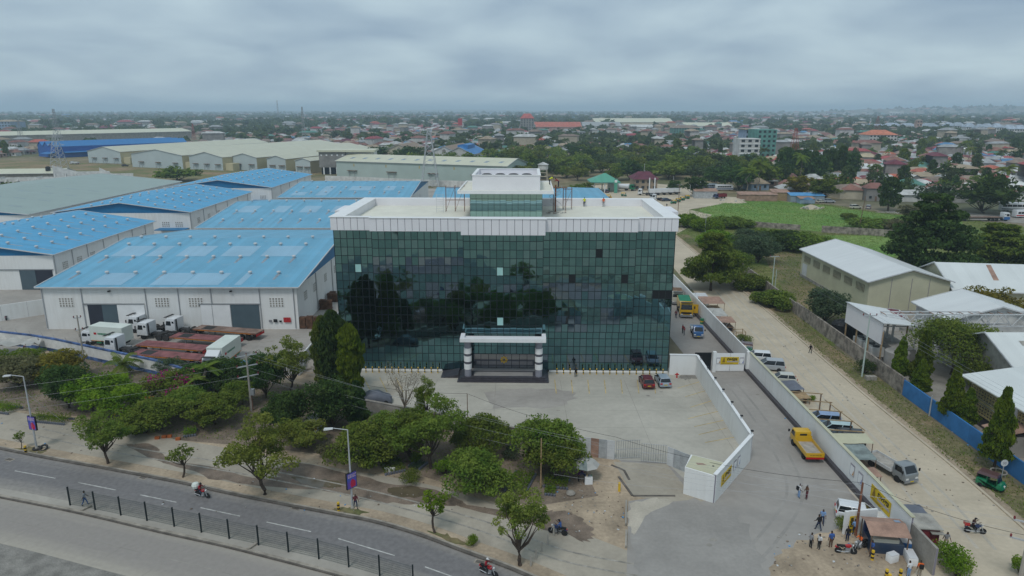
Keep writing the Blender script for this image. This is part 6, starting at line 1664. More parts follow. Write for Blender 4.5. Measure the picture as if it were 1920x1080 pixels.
def box_truck(label,loc,rz,L_=8.2,text=True):
 t = thing('box_truck',label,'truck',loc,rz,'white box trucks in the depot yard'); h = L_ / 2; heavy_cab(t,h,'p_white',.6,2.45,2.2,1.8)
 MB().extrude_y([(h - 1.9,2.45),(h - 1.9,3.2),(h - .9,2.56)],-1.0,1.0).build('wind_deflector','p_white',t)
 b = MB().bb(-h,h - 1.95,-1.22,1.22,1.0,3.5).build('box_body','box_white',t)
 for s_ in (-1,1):
  MB().bb(-h + .2,h - 2.2,s_ * 1.235 - .008,s_ * 1.235 + .008,.98,1.06).build('side_stripe','lamp_amber',t); MB().bb(-h + .6,h - 3.0,s_ * 1.1 - .03,s_ * 1.1 + .03,.55,.95).build('side_guard','p_green',t)
  mb = MB(); g = rnd(6); x = -h + 2.2
  for k in range(11):
   l_ = g.uniform(.1,.24); mb.box((x + l_ / 2,s_ * 1.232,2.25),(l_,.01,.3)); x += l_ + .06
  mb.build('side_lettering','p_green',t); MB().box(((-h + 1.75) if s_ < 0 else (-h + 5.2),s_ * 1.232,2.25),(.5,.01,.36)).build('side_logo','tail_red',t)
 MB().bb(-h + .1,h - 1,-.42,.42,.65,.98).build('chassis','chassis',t)
 for x in (h - 1.2,-h + 1.9):
  for y in (-1,1): wheel(t,x,y * .95,.46,.3,'steel')
 return t
# depot yard
hd = head(G(240,647),G(163,641))
box_truck('white box truck with green stripe parked by the depot sliding doors',G(203,646),hd)
tractor('white tractor unit nearest the depot front wall',G(238,663),hd)
tractor('white tractor unit in the middle of the depot yard',G(296,634),hd)
tractor('white tractor unit close to the warehouse wall behind the others',G(278,622),hd + .02)
tractor('white tractor unit beside the farthest trailer',G(348,626),hd)
t_h = head(G(478,623,1.4),G(360,614,1.4))
trailer('brown worn flatbed trailer nearest the warehouse wall',G(428,617,1.4) - Vector((0,0,1.4)),t_h,'trailer_deck_worn')
trailer('red flatbed trailer second from the warehouse wall',G(386,632,1.4) - Vector((0,0,1.4)),t_h)
trailer('dark red flatbed trailer third from the warehouse wall',G(326,647,1.4) - Vector((0,0,1.4)),t_h,patch=False)
trailer('red flatbed trailer nearest the depot front wall',G(318,664,1.4) - Vector((0,0,1.4)),t_h)
box_truck('white box truck turned towards the road at the end of the trailers',G(418,684),head(G(440,664),G(392,700)))
# driveway and truck yard
light_truck('yellow flatbed truck seen from behind on the driveway',G(1510,848),head(G(1530,872),G(1488,818)),'p_yellow','p_yellow',tailtext=True,boards=.5)
light_truck('small blue flatbed truck parked in the yard behind the gate',G(1306,628),R(-97),'p_blue','p_steelblue',L_=4.6,Wd=1.8,load='tin_white')
light_truck('grey flatbed truck parked at the street stalls',G(1667,886),R(-72),'p_grey','tin_white',L_=5.6,boards=.35)
dt = thing('dump_truck','large yellow dump truck with green sheet over its load','truck',G(1283,588),R(-98)); heavy_cab(dt,3.4,'p_yellow',.7,2.9,2.4,1.9)
MB().bb(-3.4,1.2,-1.2,1.2,1.15,2.75).build('tipper_body','p_yellow',dt); MB().box((-1.1,0,2.85),(4.4,2.3,.22),taper=.85).build('load_sheet','tarp_green',dt); MB().bb(-3.2,2,-.45,.45,.7,1.1).build('chassis','chassis',dt)
MB().box((2.3,1.75,1.7),(.08,1.0,1.7)).build('open_door','p_yellow',dt); MB().box((3.42,0,1.1),(.04,1.9,.35)).build('grille','black',dt)
for x in (2.2,-1.4,-2.6):
 for y in (-1,1): wheel(dt,x,y * 1.02,.5,.34,'steel')
t = thing('flatbed_truck','partly hidden truck with brown timber sides behind the yellow dump truck','truck',G(1268,566),R(-98)); MB().bb(-2.6,1.2,-1.1,1.1,1.1,2.4).build('timber_body','timber',t); heavy_cab(t,2.8,'p_cream',.7,2.6,2.2,1.5)
for x in (1.9,-1.4):
 for y in (-1,1): wheel(t,x,y * .95,.48,.3,'steel')
# parked cars
car('hatch','dark red hatchback parked facing the glass block',G(1212,722),R(91),'p_red'); car('hatch','silver-blue hatchback parked beside the dark red one',G(1242,720),R(92),'p_steelblue')
for (kd,x,y,c,lab) in (('wagon',38.3,102.6,'p_white','white estate car parked outside the wall beside the three-wheeler'),('suv',38.8,98.6,'p_silver','silver people carrier parked outside the wall between two pale cars'),('hatch',38.9,93.4,'p_beige','beige hatchback parked outside the wall next to the tarpaulin table'),
      ('wagon',38.7,79.9,'p_lightblue','light blue estate car under the timber frames'),('wagon',38.9,77.2,'p_teal','pale teal estate car under the timber frames'),('suv',39.0,74.6,'p_black','black car under the timber frames')):
 car(kd,lab,(x,y,.03),R(168),c,'cars parked outside the white wall')
car('suv','white car with yellow plate parked under the large dark tree',G(594,800),R(86),'p_white'); car('hatch','white car mostly hidden by foliage behind the parked one',G(612,775),R(80),'p_silver')
car('wagon','white car tucked behind the standing twiga board',G(1612,974),R(-20),'p_white')
# covered car
cc_ = thing('covered_car','car under a slate grey dust cover on the forecourt','car',G(706,755),R(8)); mb = MB()
def sect(x,hw,h,z0=.05): return [Vector((x,-hw,z0)),Vector((x,-hw,h * .62)),Vector((x,-hw * .72,h)),Vector((x,hw * .72,h)),Vector((x,hw,h * .62)),Vector((x,hw,z0))]
mb.loft([sect(-2.0,.75,.8),sect(-1.6,.88,1.25),sect(-.9,.92,1.62),sect(.3,.92,1.62),sect(1.0,.9,1.2),sect(1.8,.85,.95),sect(2.05,.7,.6)]); o = mb.build('dust_cover','tarp_grey',cc_,smooth=True)
for x in (-1.3,1.3):
 for y in (-1,1): wheel(cc_,x,y * .84,.3)
# three-wheelers
def three_wheeler(label,loc,rz,body='p_green',top='p_maroon',group=None):
 t = thing('three_wheeler',label,'three-wheeler',loc,rz,group)
 mb = MB(); mb.extrude_y([(-1.3,.3),(-1.3,.95),(-.35,.95),(-.3,.4),(.5,.4),(.62,.95),(.95,.9),(1.2,.45),(1.0,.3)],-.62,.62); obj('body',bevel_mesh(mb,'body',body,.05,2),t)
 mb = MB(); mb.loft([[Vector((-1.3,-.64,1.4)),Vector((.55,-.6,1.45)),Vector((.55,.6,1.45)),Vector((-1.3,.64,1.4))],[Vector((-1.2,-.52,1.68)),Vector((.5,-.48,1.7)),Vector((.5,.48,1.7)),Vector((-1.2,.52,1.68))]]); mb.build('canopy',top,t)
 MB().bb(-1.3,-1.24,-.6,.6,.95,1.42).build('back_panel',top,t)
 mb = MB(); mb.add([(.72,-.55,.92),(.72,.55,.92),(.54,.52,1.46),(.54,-.52,1.46)],[(0,1,2,3)]); mb.build('windscreen','car_glass',t)
 for y in (-.58,.58):
  for x in (.56,-.35): MB().beam((x,y,.9),(x,y * .98,1.45),.05).build('pillar',body,t)
 MB().bb(-1.1,-.5,-.55,.55,.5,.8).build('seat','black',t); MB().box((1.12,0,.62),(.12,.2,.2)).build('headlight','lamp_clear',t); MB().box((.95,0,.4),(.5,.24,.12)).build('mudguard',body,t)
 wheel(t,.95,0,.24,.12); wheel(t,-.85,.56,.24,.14); wheel(t,-.85,-.56,.24,.14); return t
three_wheeler('green three-wheeler taxi with maroon roof on the street verge',G(1858,915),R(-52)); three_wheeler('maroon topped three-wheeler at the end of the parked cars',(37.6,106.3,.03),R(160),'p_green','p_maroon')
for i,(x,y,a) in enumerate(((1262,382,200),(1270,379,200),(1278,376,200),(1287,373,195))):
 three_wheeler(f'green and yellow three-wheeler waiting at the junction, {["nearest the glass block", "second in the line", "third in the line", "farthest in the line"][i]}',G(x,y),R(a),'p_green','p_yellow','three-wheelers waiting at the junction')
three_wheeler('green and yellow three-wheeler in front of the green tanker',G(1170,368),R(-20),'p_green','p_yellow'); three_wheeler('yellow three-wheeler seen over the roof parapet',G(1142,372),R(10),'p_yellow','p_yellow'); three_wheeler('yellow three-wheeler under the filling station canopy',G(1116,363),R(-70),'p_green','p_yellow')
# motorcycles
def motorcycle(label,loc,rz,tank='p_redbright',group=None,lean=0):
 t = thing('motorcycle',label,'motorcycle',loc,rz,group)
 for x in (-.62,.66):
  a = MB(); a.lathe((0,0,0),[(.24,-.04),(.30,-.035),(.30,.035),(.24,.04)],18,axis='Y'); o = a.build('wheel','rubber',t,(x,0,.30)); b = MB()
  for k in range(5): b.beam((.24 * math.cos(k * 1.257),0,.24 * math.sin(k * 1.257)),(-.1 * math.cos(k * 1.257),0,-.1 * math.sin(k * 1.257)),.03)
  b.build('rim','steel_light',o)
 mb = MB(); mb.beam((-.62,.08,.3),(.1,.06,.42),.05); mb.beam((.1,0,.42),(.42,0,.85),.06); mb.beam((.1,0,.42),(-.5,0,.68),.05); mb.build('frame','chassis',t)
 mb = MB(); mb.beam((.66,.07,.3),(.42,.07,.95),.045); mb.beam((.66,-.07,.3),(.42,-.07,.95),.045); mb.build('fork','steel_light',t)
 MB().box((.14,0,.44),(.4,.26,.34)).build('engine','steel',t)
 mb = MB(); mb.loft([[Vector((-.1,-.1,.72)),Vector((-.1,.1,.72)),Vector((-.1,.08,.86)),Vector((-.1,-.08,.86))],[Vector((.2,-.14,.7)),Vector((.2,.14,.7)),Vector((.2,.12,.94)),Vector((.2,-.12,.94))],[Vector((.42,-.08,.76)),Vector((.42,.08,.76)),Vector((.42,.06,.9)),Vector((.42,-.06,.9))]]); mb.build('fuel_tank',tank,t)
 MB().box((-.42,0,.78),(.72,.24,.12)).build('seat','black',t)
 MB().tube([(.36,-.36,1.02),(.44,0,1.0),(.36,.36,1.02)],.018,5).build('handlebar','steel',t); MB().lathe((.56,0,.88),[(.09,-.05),(.08,.05)],10,axis='X').build('headlight','lamp_clear',t)
 MB().tube([(.2,-.16,.32),(-.2,-.18,.28),(-.8,-.18,.36)],.04,6).build('exhaust','steel_light',t); MB().box((-.78,0,.62),(.3,.16,.04)).build('rear_mudguard',tank,t); MB().box((-.86,0,.72),(.06,.14,.08)).build('tail_light','tail_red',t)
 return t
RIDERS = []
def ridden(label,px,rz,tank,shirt,trousers,hair='hair',rl='',load=None):
 p = G(*px); m = motorcycle(label,p,rz,tank); RIDERS.append((p,rz,shirt,trousers,rl,load)); return m
ridden('red motorcycle carrying a rider and green sack on the road',(380,932),head(G(360,926),G(420,940)),'p_redbright','c_red','c_navy',rl='person in red shirt riding the loaded motorcycle on the road',load='sack')
ridden('black motorcycle parked in the mud by the concrete posts',(1046,1002),R(160),'p_navy','c_blue','c_black',rl='person in blue leaning over the motorcycle by the concrete posts')
ridden('motorcycle with rider cut by the bottom edge of the road',(916,1078),head(G(890,1066),G(960,1094)),'p_redbright','c_red','c_black',rl='person in red with white cap riding at the bottom edge',load='cap')
ridden('black motorcycle with red crate crossing the junction',(1827,1000),R(-12),'p_navy','c_dark','c_black',rl='person in dark clothes riding the motorcycle with red crate',load='crate')
motorcycle('red and black motorcycle standing in front of the group of people',G(1585,1038),R(-10),'p_redbright'); RIDE2 = motorcycle('grey motorcycle with a person sitting on it beside the red one',G(1612,1030),R(200),'p_grey')
for i,(x,y) in enumerate(((2,600),(9,597),(16,599),(24,596))): motorcycle(f'dark parked motorcycle at the depot wall, {["cut by the edge of view", "second from the edge of view", "third from the edge of view", "nearest the white wall"][i]}',G(x,y),R(70 + i * 14),'p_navy','motorcycles parked in the depot')
# far vehicles
def bus(label,loc,rz,col='p_white',band='p_navy',L_=8.5,H_=2.9,group='buses and minibuses in the distance'):
 t = thing('bus',label,'bus',loc,rz,group); h = L_ / 2
 mb = MB(); mb.extrude_y([(-h,.45),(-h,H_ - .1),(-h + .2,H_),(h - .35,H_),(h,H_ - .8),(h + .02,.45)],-1.15,1.15); obj('body',bevel_mesh(mb,'body',col,.08,2),t)
 for s_ in (-1,1):
  for k in range(6): mb = MB(); x = -h + .7 + k * (L_ - 1.6) / 6; mb.box((x + .5,s_ * 1.16,H_ * .66),((L_ - 1.6) / 6 - .14,.02,H_ * .25)); mb.build('side_window','car_glass',t)
  MB().bb(-h + .1,h - .1,s_ * 1.162 - .01,s_ * 1.162 + .01,.75,1.15).build('side_band',band,t)
 mb = MB(); mb.add([(h + .03,-1.0,1.5),(h + .03,1.0,1.5),(h - .27,.95,H_ - .2),(h - .27,-.95,H_ - .2)],[(0,1,2,3)]); mb.build('windscreen','car_glass',t)
 for x in (-h * .6,h * .62):
  for y in (-1,1): wheel(t,x,y * 1.0,.45,.28,'steel')
 return t
bus('white minibus parked under the trees, nearest the junction pole',G(1308,352),R(10)); bus('blue and white minibus behind the blue tarpaulin',G(1328,355),R(5),'p_steelblue'); bus('white minibus with dark windows beside the tipper truck',G(1357,357),R(4));
bus('red and white bus at the edge of view on the far road',G(1922,408),R(4),'p_white','p_redbright',9); bus('long white coach with black windows behind the bus at the edge of view',G(1905,396),R(-8),'p_white','p_black',12,3.4)
ft_ = thing('articulated_truck','blue and white articulated truck with empty flatbed on the far road','truck',G(1840,414),R(-1)); heavy_cab(ft_,9.0,'p_white',.8,3.0,2.5,2.0); MB().bb(7.0,9.04,-1.27,1.27,.6,1.6).build('cab_skirt','p_blue',ft_); MB().bb(-9,6.2,-1.25,1.25,1.3,1.5).build('deck','trailer_deck_worn',ft_); MB().bb(-9,8,-.5,.5,.8,1.28).build('chassis','chassis',ft_)
for x in (7.8,4.6,3.3,-6.5,-7.8):
 for y in (-1,1): wheel(ft_,x,y * 1.05,.52,.35,'steel')
for (kd,x,y,a,c,lab) in (('suv',1604,391,5,'p_cream','cream car parked by the far houses beyond the field'),('wagon',1628,391,60,'p_silver','silver car parked beside the cream one beyond the field'),('suv',1555,380,-15,'p_silver','silver car parked along the field edge by the trees'),('sedan',1538,380,30,'p_cream','pale yellow car next to the parasols along the field edge'),
       ('sedan',1107,365,100,'p_white','white car at the filling station by the small trees'),('sedan',1125,363,95,'p_white','white car in front of the filling station canopy'),('hatch',1137,361,95,'p_darkblue','dark car under the filling station canopy'),('sedan',1249,377,15,'p_darkblue','dark blue car beside the white tractor unit at the junction'),('wagon',235,312,20,'p_black','black car between the first two beige sheds')):
 car(kd,lab,G(x,y),R(a),c,'cars in the distance')
tractor('white tractor unit with red bumper at the junction',G(1208,366),R(170),'p_white','trucks at the junction'); tractor('white tractor unit standing across the junction',G(1232,376),R(195),'p_white','trucks at the junction')
tn = thing('tanker_truck','green and white tanker truck leaving the filling station','truck',G(1170,357),R(-30)); heavy_cab(tn,5.5,'p_green',.8,3.1,2.5,2.2); MB().lathe((-1.6,0,2.0),[(.9,-4.6),(1.2,-4.4),(1.2,4.2),(.9,4.4)],14,axis='X').build('tank','p_white',tn)
MB().bb(-6,4,-.5,.5,.7,1.0).build('chassis','chassis',tn)
for x in (4.4,1.2,-4,-5.3):
 for y in (-1,1): wheel(tn,x,y,.5,.34,'steel')
for i in range(5):
 p = G(1222 + i * 11.5,366 - i * .4); t = thing('cement_trailer',f'white tipping trailer in the row behind the junction, {["beside the red bumper truck", "second of five", "third of five", "fourth of five", "last by the leafy tree"][i]}','trailer',p,R(3),'white trailers at the junction'); MB().extrude_y([(-1.5,1.2),(-1.6,2.9),(1.6,2.9),(1.3,1.2)],-1.2,1.2).build('body','p_white',t); MB().bb(-1.4,1.4,-1.1,1.1,.7,1.15).build('chassis','chassis',t)
 for y in (-1,1): wheel(t,0,y,.5,.4,'steel')
lt = light_truck('dark truck loaded with red goods by the rubble heap at the junction',G(1349,372),R(205),'p_navy','brick_red',6.4,2.2,'brick_red',boards=1.3)
dk = light_truck('white tipper truck parked near the blue factory',G(140,308),R(170),'p_white','tin_white',6.5,2.2,boards=1.0)
# ================================================================== PEOPLE
for k,c in dict(skin=(.09,.045,.028),hair=(.012,.01,.009),c_red=(.28,.02,.03),c_blue=(.04,.10,.30),c_navy=(.02,.03,.07),c_black=(.015,.015,.017),c_white=(.62,.62,.62),c_grey=(.25,.25,.26),c_dark=(.05,.02,.02),c_yellow=(.62,.65,.02),c_orange=(.65,.12,.02),c_purple=(.10,.03,.16),c_lblue=(.20,.33,.55),c_brown=(.12,.06,.035),c_maroon=(.13,.03,.04),c_khaki=(.33,.27,.2),shoe=(.02,.02,.02)).items(): mat(k,c,.85,var=.12,scale=4,coord='obj')
def stripe_mat():
 m,t,b = new_mat('c_stripe'); w = t.nodes.new("ShaderNodeTexWave"); w.bands_direction = 'Z'; w.inputs['Scale'].default_value = 4.0; tc_ = t.nodes.new("ShaderNodeTexCoord"); t.links.new(tc_.outputs['Object'],w.inputs[0])
 r = t.nodes.new("ShaderNodeValToRGB"); r.color_ramp.elements[0].position = .45; r.color_ramp.elements[1].position = .55; r.color_ramp.elements[0].color = (.03,.04,.08,1); r.color_ramp.elements[1].color = (.55,.57,.6,1); t.links.new(w.outputs[0],r.inputs[0]); t.links.new(r.outputs[0],b.inputs['Base Color'])
stripe_mat()
POSES = {}
def pose(key,J):
 """grow one continuous body over a posed skeleton; J maps joints to positions"""
 names = list(J); idx = {n: i for i,n in enumerate(names)}
 bones = [('pelvis','waist',1),('waist','chest',1),('chest','neck',1),('neck','chin',0),('chin','brow',0),('brow','crown',4),('chin','nose',0)]
 for s in 'LR':
  bones += [('chest','sh' + s,1),('sh' + s,'el' + s,1),('el' + s,'wr' + s,0),('wr' + s,'ha' + s,0),('pelvis','hip' + s,2),('hip' + s,'kn' + s,2),('kn' + s,'an' + s,2),('an' + s,'toe' + s,3)]
 rad = dict(pelvis=(.15,.11),waist=(.135,.10),chest=(.165,.115),neck=(.058,.058),chin=(.075,.08),brow=(.085,.095),crown=(.06,.07),nose=(.018,.018))
 for s in 'LR': rad.update({'sh' + s: (.075,.075),'el' + s: (.05,.05),'wr' + s: (.032,.032),'ha' + s: (.042,.025),'hip' + s: (.10,.10),'kn' + s: (.066,.066),'an' + s: (.045,.045),'toe' + s: (.042,.035)})
 me = bpy.data.meshes.new('person_skeleton'); me.from_pydata([J[n] for n in names],[(idx[a],idx[b]) for a,b,_ in bones],[])
 o = bpy.data.objects.new('person_tmp',me); COL.objects.link(o)
 sk = o.modifiers.new('skin','SKIN'); sk.use_smooth_shade = True
 for i,n in enumerate(names):
  v = me.skin_vertices[0].data[i]; v.radius = rad[n]; v.use_root = (n == 'pelvis')
 ss = o.modifiers.new('sub','SUBSURF'); ss.levels = 1; ss.render_levels = 1
 bpy.context.view_layer.update(); dg = bpy.context.evaluated_depsgraph_get(); ev = bpy.data.meshes.new_from_object(o.evaluated_get(dg)); bpy.data.objects.remove(o)
 # five fingers on each hand, grown from the palm
 bm = bmesh.new(); bm.from_mesh(ev)
 segs = [(Vector(J[a]),Vector(J[b]),r) for a,b,r in bones]
 def near(c):
  best = (9,0)
  for a,b,r in segs:
   d = b - a; tt = max(0,min(1,(c - a).dot(d) / max(1e-9,d.length_squared))); q = (c - a - d * tt).length
   if q < best[0]: best = (q,r)
  return best[1]
 for f in bm.faces: f.material_index = near(f.calc_center_median()); f.smooth = True
 for s in 'LR':
  w,h = Vector(J['wr' + s]),Vector(J['ha' + s]); d = (h - w).normalized(); side = d.cross(Vector((0,0,1)) if abs(d.z) < .8 else Vector((1,0,0))).normalized(); dn = d.cross(side)
  for k,(off,ln) in enumerate(((-.03,.07),(-.01,.085),(.01,.08),(.03,.06),(-.04,.05))):
   a = h + side * off - d * (.0 if k < 4 else .05); e = a + d * ln * .6; e2 = e + d * ln * .3 + dn * ln * .3
   if k == 4: e = a - side * .03 + d * .02; e2 = e + d * .025
   mb = MB(); mb.tube([a,e,e2],[.010,.009,.006],5)
   vs = [bm.verts.new(v) for v in mb.v]
   for f in mb.f:
    try: nf = bm.faces.new([vs[i] for i in f]); nf.material_index = 0
    except ValueError: pass
 bm.to_mesh(ev); bm.free(); ev.name = 'person'; ix = [0] * len(ev.polygons); ev.polygons.foreach_get('material_index',ix); POSES[key] = (ev,ix)
def skel(lean=0,stride=0.0,arm=0.0,armR=None,seat=False,bend=0):
 J = {}; zp = .92; f = lambda z: lean * (z - zp)
 J['pelvis'] = (0,0,zp); J['waist'] = (f(1.08),0,1.08); J['chest'] = (f(1.32) + bend * .2,0,1.32 - bend * .12); cx,cz = J['chest'][0],J['chest'][2]
 J['neck'] = (cx + .02 + bend * .12,0,cz + .15); J['chin'] = (J['neck'][0] + .025,0,J['neck'][2] + .09); J['brow'] = (J['chin'][0] + .005,0,J['chin'][2] + .1); J['crown'] = (J['brow'][0] - .015,0,J['brow'][2] + .07); J['nose'] = (J['chin'][0] + .1,0,J['chin'][2] + .05)
 for s,sg in (('L',1),('R',-1)):
  a = arm if s == 'L' else (arm if armR is None else armR)
  J['sh' + s] = (cx,sg * .2,cz + .07); ex = cx + .28 * math.sin(a * .6); ez = cz + .07 - .28 * math.cos(a * .6); J['el' + s] = (ex,sg * .25,ez)
  wx = ex + .25 * math.sin(a * 1.4 + .15); wz = ez - .25 * math.cos(a * 1.4 + .15); J['wr' + s] = (wx,sg * .25,wz); dx_ = (wx - ex) * .35; dz_ = (wz - ez) * .35; J['ha' + s] = (wx + dx_,sg * .25,wz + dz_)
  st = stride * sg; J['hip' + s] = (0,sg * .095,zp - .06)
  if seat:
   J['kn' + s] = (.36,sg * .22,zp - .16); J['an' + s] = (.24,sg * .22,zp - .52); J['toe' + s] = (.40,sg * .24,zp - .58)
  else:
   J['kn' + s] = (st * .22 + .03,sg * .10,.5); J['an' + s] = (st * .42 - (.04 if st < 0 else 0),sg * .10,.09 + (.06 if st < -.3 else 0)); J['toe' + s] = (J['an' + s][0] + .15,sg * .12,.04 + (.0 if st >= -.3 else .02))
 return J
pose('stand',skel()); pose('stand2',skel(arm=.9,armR=.1)); pose('walk',skel(stride=.6,arm=.5,armR=-.4,lean=.06)); pose('ride',skel(seat=True,arm=1.5,lean=.25)); pose('bend',skel(bend=1.0,lean=.5,arm=1.0)); pose('talk',skel(arm=1.3,armR=.3))
def person(label,loc,rz,po,shirt,trousers,h=1.64,bag=None,z=None,cap=None,shoe='shoe'):
 me = POSES[po][0].copy(); me.materials.clear()
 for k in ('skin',shirt,trousers,shoe,'hair'): me.materials.append(M[k])
 me.polygons.foreach_set('material_index',POSES[po][1]); me.update()
 o = obj('person',me,None,loc,rz); s_ = h / 1.74; o.scale = (s_,) * 3; tag(o,label,'person')
 # close-cropped hair cap
 J = skel() if po in ('stand','stand2','walk','talk') else None
 if bag:
  mb = MB(); mb.box((0,0,0),(.16,.3,.4)); b = thing('backpack',bag[1],'bag',(0,0,0)); ob = obj('bag_body',bevel_mesh(mb,'bag_body',bag[0],.04,2),b); v = Matrix.Translation(loc) @ Matrix.Rotation(rz,4,'Z') @ Vector((-.23 * s_,0,1.22 * s_)); b.location = v; b.rotation_euler = (0,0,rz)
  mb = MB(); mb.beam((.08,.1,.15),(.3,.1,.1),.04,.02); mb.beam((.08,-.1,.15),(.3,-.1,.1),.04,.02); mb.build('strap',bag[0],b)
 if cap:
  mb = MB(); mb.lathe((0,0,0),[(.11,0),(.11,.07),(.05,.12)],10); mb.box((.12,0,.01),(.12,.16,.02)); c = mb.build('cap',cap,o,(.05 if po != 'ride' else .2,0,1.66 if po != 'ride' else 1.66))
 return o
PPL = [
('person in striped shirt and blue shorts walking along the median fence',(160,948),20,'walk','c_stripe','c_blue'),
('person in dark red hooded top walking past the banner lamp post',(667,953),-60,'walk','c_maroon','c_navy'),
('person in pale shirt and jeans with backpack talking on the driveway',(1497,934),10,'talk','c_white','c_lblue'),
('person in brown shirt facing the one with the backpack',(1512,936),185,'talk','c_brown','c_maroon'),
('person in bright blue shirt carrying a white bag on the driveway',(1541,983),250,'walk','c_lblue','c_navy'),
('person in black top walking beside the one in bright blue',(1534,995),110,'walk','c_black','c_navy'),
('person in grey shirt holding a phone at the corner of the group',(1519,1028),20,'stand2','c_grey','c_black'),
('person in white shirt and dark trousers standing in the group',(1535,1030),200,'stand','c_white','c_black'),
('person in blue shirt and dark trousers seen from behind',(1557,1027),95,'stand','c_blue','c_brown'),
('person in dark clothes in front of the standing twiga board',(1588,1016),90,'stand','c_black','c_navy'),
('person in light blue in front of the standing twiga board',(1601,1003),80,'stand','c_lblue','c_navy'),
('person in blue overalls stepping towards the food cart',(1634,1042),190,'walk','c_blue','c_navy'),
('person in grey shirt and shorts walking across the dusty junction',(1772,1026),-95,'walk','c_grey','c_khaki'),
('stout person in white shirt at the bottom edge near the freezer',(1703,1082),100,'stand','c_white','c_lblue'),
('person in orange top with black bag at the bottom edge',(1723,1082),80,'stand','c_orange','c_khaki'),
('person in red top behind the white wall beside the grey truck',(1643,905),150,'bend','c_red','c_navy'),
('person in black walking up the middle of the dusty street',(1519,663),100,'walk','c_black','c_black'),
('person in red top standing in the truck yard, rear one',(1280,625),200,'stand','c_red','c_black'),
('person in red top and grey trousers in the truck yard, front one',(1283,629),150,'stand','c_red','c_grey'),
('person in dark clothes walking beside the yellow dump truck',(1267,597),80,'walk','c_maroon','c_navy'),
('person in white in front of the yellow dump truck',(1280,596),90,'bend','c_white','c_grey'),
('guard in black standing at the bollards of the glass front',(1079,707),100,'stand2','c_black','c_black'),
('vendor in purple sitting under the patched umbrella',(1084,903),0,'bend','c_purple','c_black'),
('vendor in dark clothes beside the drinks box under the umbrella',(1096,905),180,'bend','c_navy','c_black'),
('person in yellow bib working under the canvas by the depot wall',(46,660),60,'bend','c_orange','c_brown'),
('distant person walking at the junction behind the parapet',(1250,389),90,'walk','c_navy','c_black'),
]
for (lab,p,a,po,sh_,tr_) in PPL:
 g = rnd(lab); bag = None; cap = None
 if 'with backpack' in lab: bag = ('c_black','black backpack worn by the person in pale shirt on the driveway')
 if 'black bag' in lab: bag = ('c_black','black shoulder bag carried by the person in orange')
 person(lab,G(*p) + Vector((0,0,.02)),R(a),po,sh_,tr_,h=1.62 + g.uniform(-.06,.08),bag=bag)
ROOFP = [('worker in yellow vest leaning at the rear parapet of the roof',(3.0 + 10.05,20.3,22.1),90,'stand2','c_yellow','c_navy'),('worker in orange vest standing at the rear parapet of the roof',(16.3,20.2,22.1),95,'stand','c_orange','c_grey'),
  ('worker in yellow vest crouching on the penthouse roof edge',(7.0,17.5,26.1),20,'bend','c_yellow','c_black'),('worker in red top on top of the spiral staircase',(8.4,15.2,26.0),200,'bend','c_red','c_navy')]
for (lab,p,a,po,sh_,tr_) in ROOFP: person(lab,BLD_M @ Vector(p),R(a),po,sh_,tr_,h=1.62)
pf = thing('work_platform','timber platform on the scaffold beside the penthouse roof','platform',BLD_M @ Vector((8.6,15.2,25.9))); MB().box((0,0,0),(2.4,1.6,.08)).build('deck','timber',pf)
for sx_ in (-1,1):
 for sy in (-.7,.7): MB().tube([(sx_,sy,0),(sx_,sy,-3.78)],.035,5).build('leg','rust',pf)
for (p,rz,sh_,tr_,lab,load) in RIDERS:
 v = p + Matrix.Rotation(rz,3,'Z') @ Vector((-.28,0,-.02))
 person(lab,v,rz,'ride',sh_,tr_,h=1.6,cap='c_white' if load == 'cap' else 'c_black')
 if load == 'sack':
  t = thing('sack','pale green sack tied behind the rider on the road','sack',p + Matrix.Rotation(rz,3,'Z') @ Vector((-.75,0,.85)),rz); MB().lathe((0,0,.3),[(.1,-.32),(.34,-.2),(.4,.05),(.3,.28),(.08,.36)],10).build('sack_body','box_white',t)
 if load == 'crate':
  t = thing('crate','red plastic crate strapped to the motorcycle crossing the junction','crate',p + Matrix.Rotation(rz,3,'Z') @ Vector((-.78,0,.84)),rz); MB().box((0,0,.14),(.42,.42,.28)).build('crate_body','p_redbright',t); MB().box((0,0,.3),(.36,.36,.04)).build('crate_top','c_khaki',t)
person('person in orange top sitting on the grey motorcycle',G(1612,1030) + Vector((0,0,0)),R(200),'ride','c_orange','c_white',h=1.6)
# ================================================================== TOWN BEYOND
def block_building(name,label,p,rz,w,d,h,floors,cols,wall,roofm=None,roofh=0,band=None,cat='building',group=None,side=True):
 t = thing(name,label,cat,p,rz,group); MB().bb(0,w,0,d,0,h).build('wall',wall,t)
 fh = h / floors
 me = MB(); me.box((0,0,0),(w / cols * .5,.1,fh * .5)); me = me.mesh('window','window_dark')
 for f in range(floors):
  for c in range(cols): obj('window',me,t,(w * (c + .5) / cols,-.06,fh * (f + .55)))
  if band: MB().bb(-.3,w + .3,-.35,-.02,fh * (f + 1) - .5,fh * (f + 1) - .05).build('balcony_band',band,t)
 if roofm:
  mb = MB(); e = .8
  if roofh: mb.add([(-e,-e,h),(w + e,-e,h),(w + e,d + e,h),(-e,d + e,h),(w * .25,d / 2,h + roofh),(w * .75,d / 2,h + roofh)],[(0,1,5,4),(1,2,5),(2,3,4,5),(3,0,4)])
  else: mb.bb(-e,w + e,-e,d + e,h,h + .5)
  mb.build('roof',roofm,t)
 return t
def at_px(x0,x1,yb,yt):
 """ground point, width and height of something seen between these picture lines"""
 p = G(x0,yb); return p,(G(x1,yb) - p).length,z_at(p,yt)
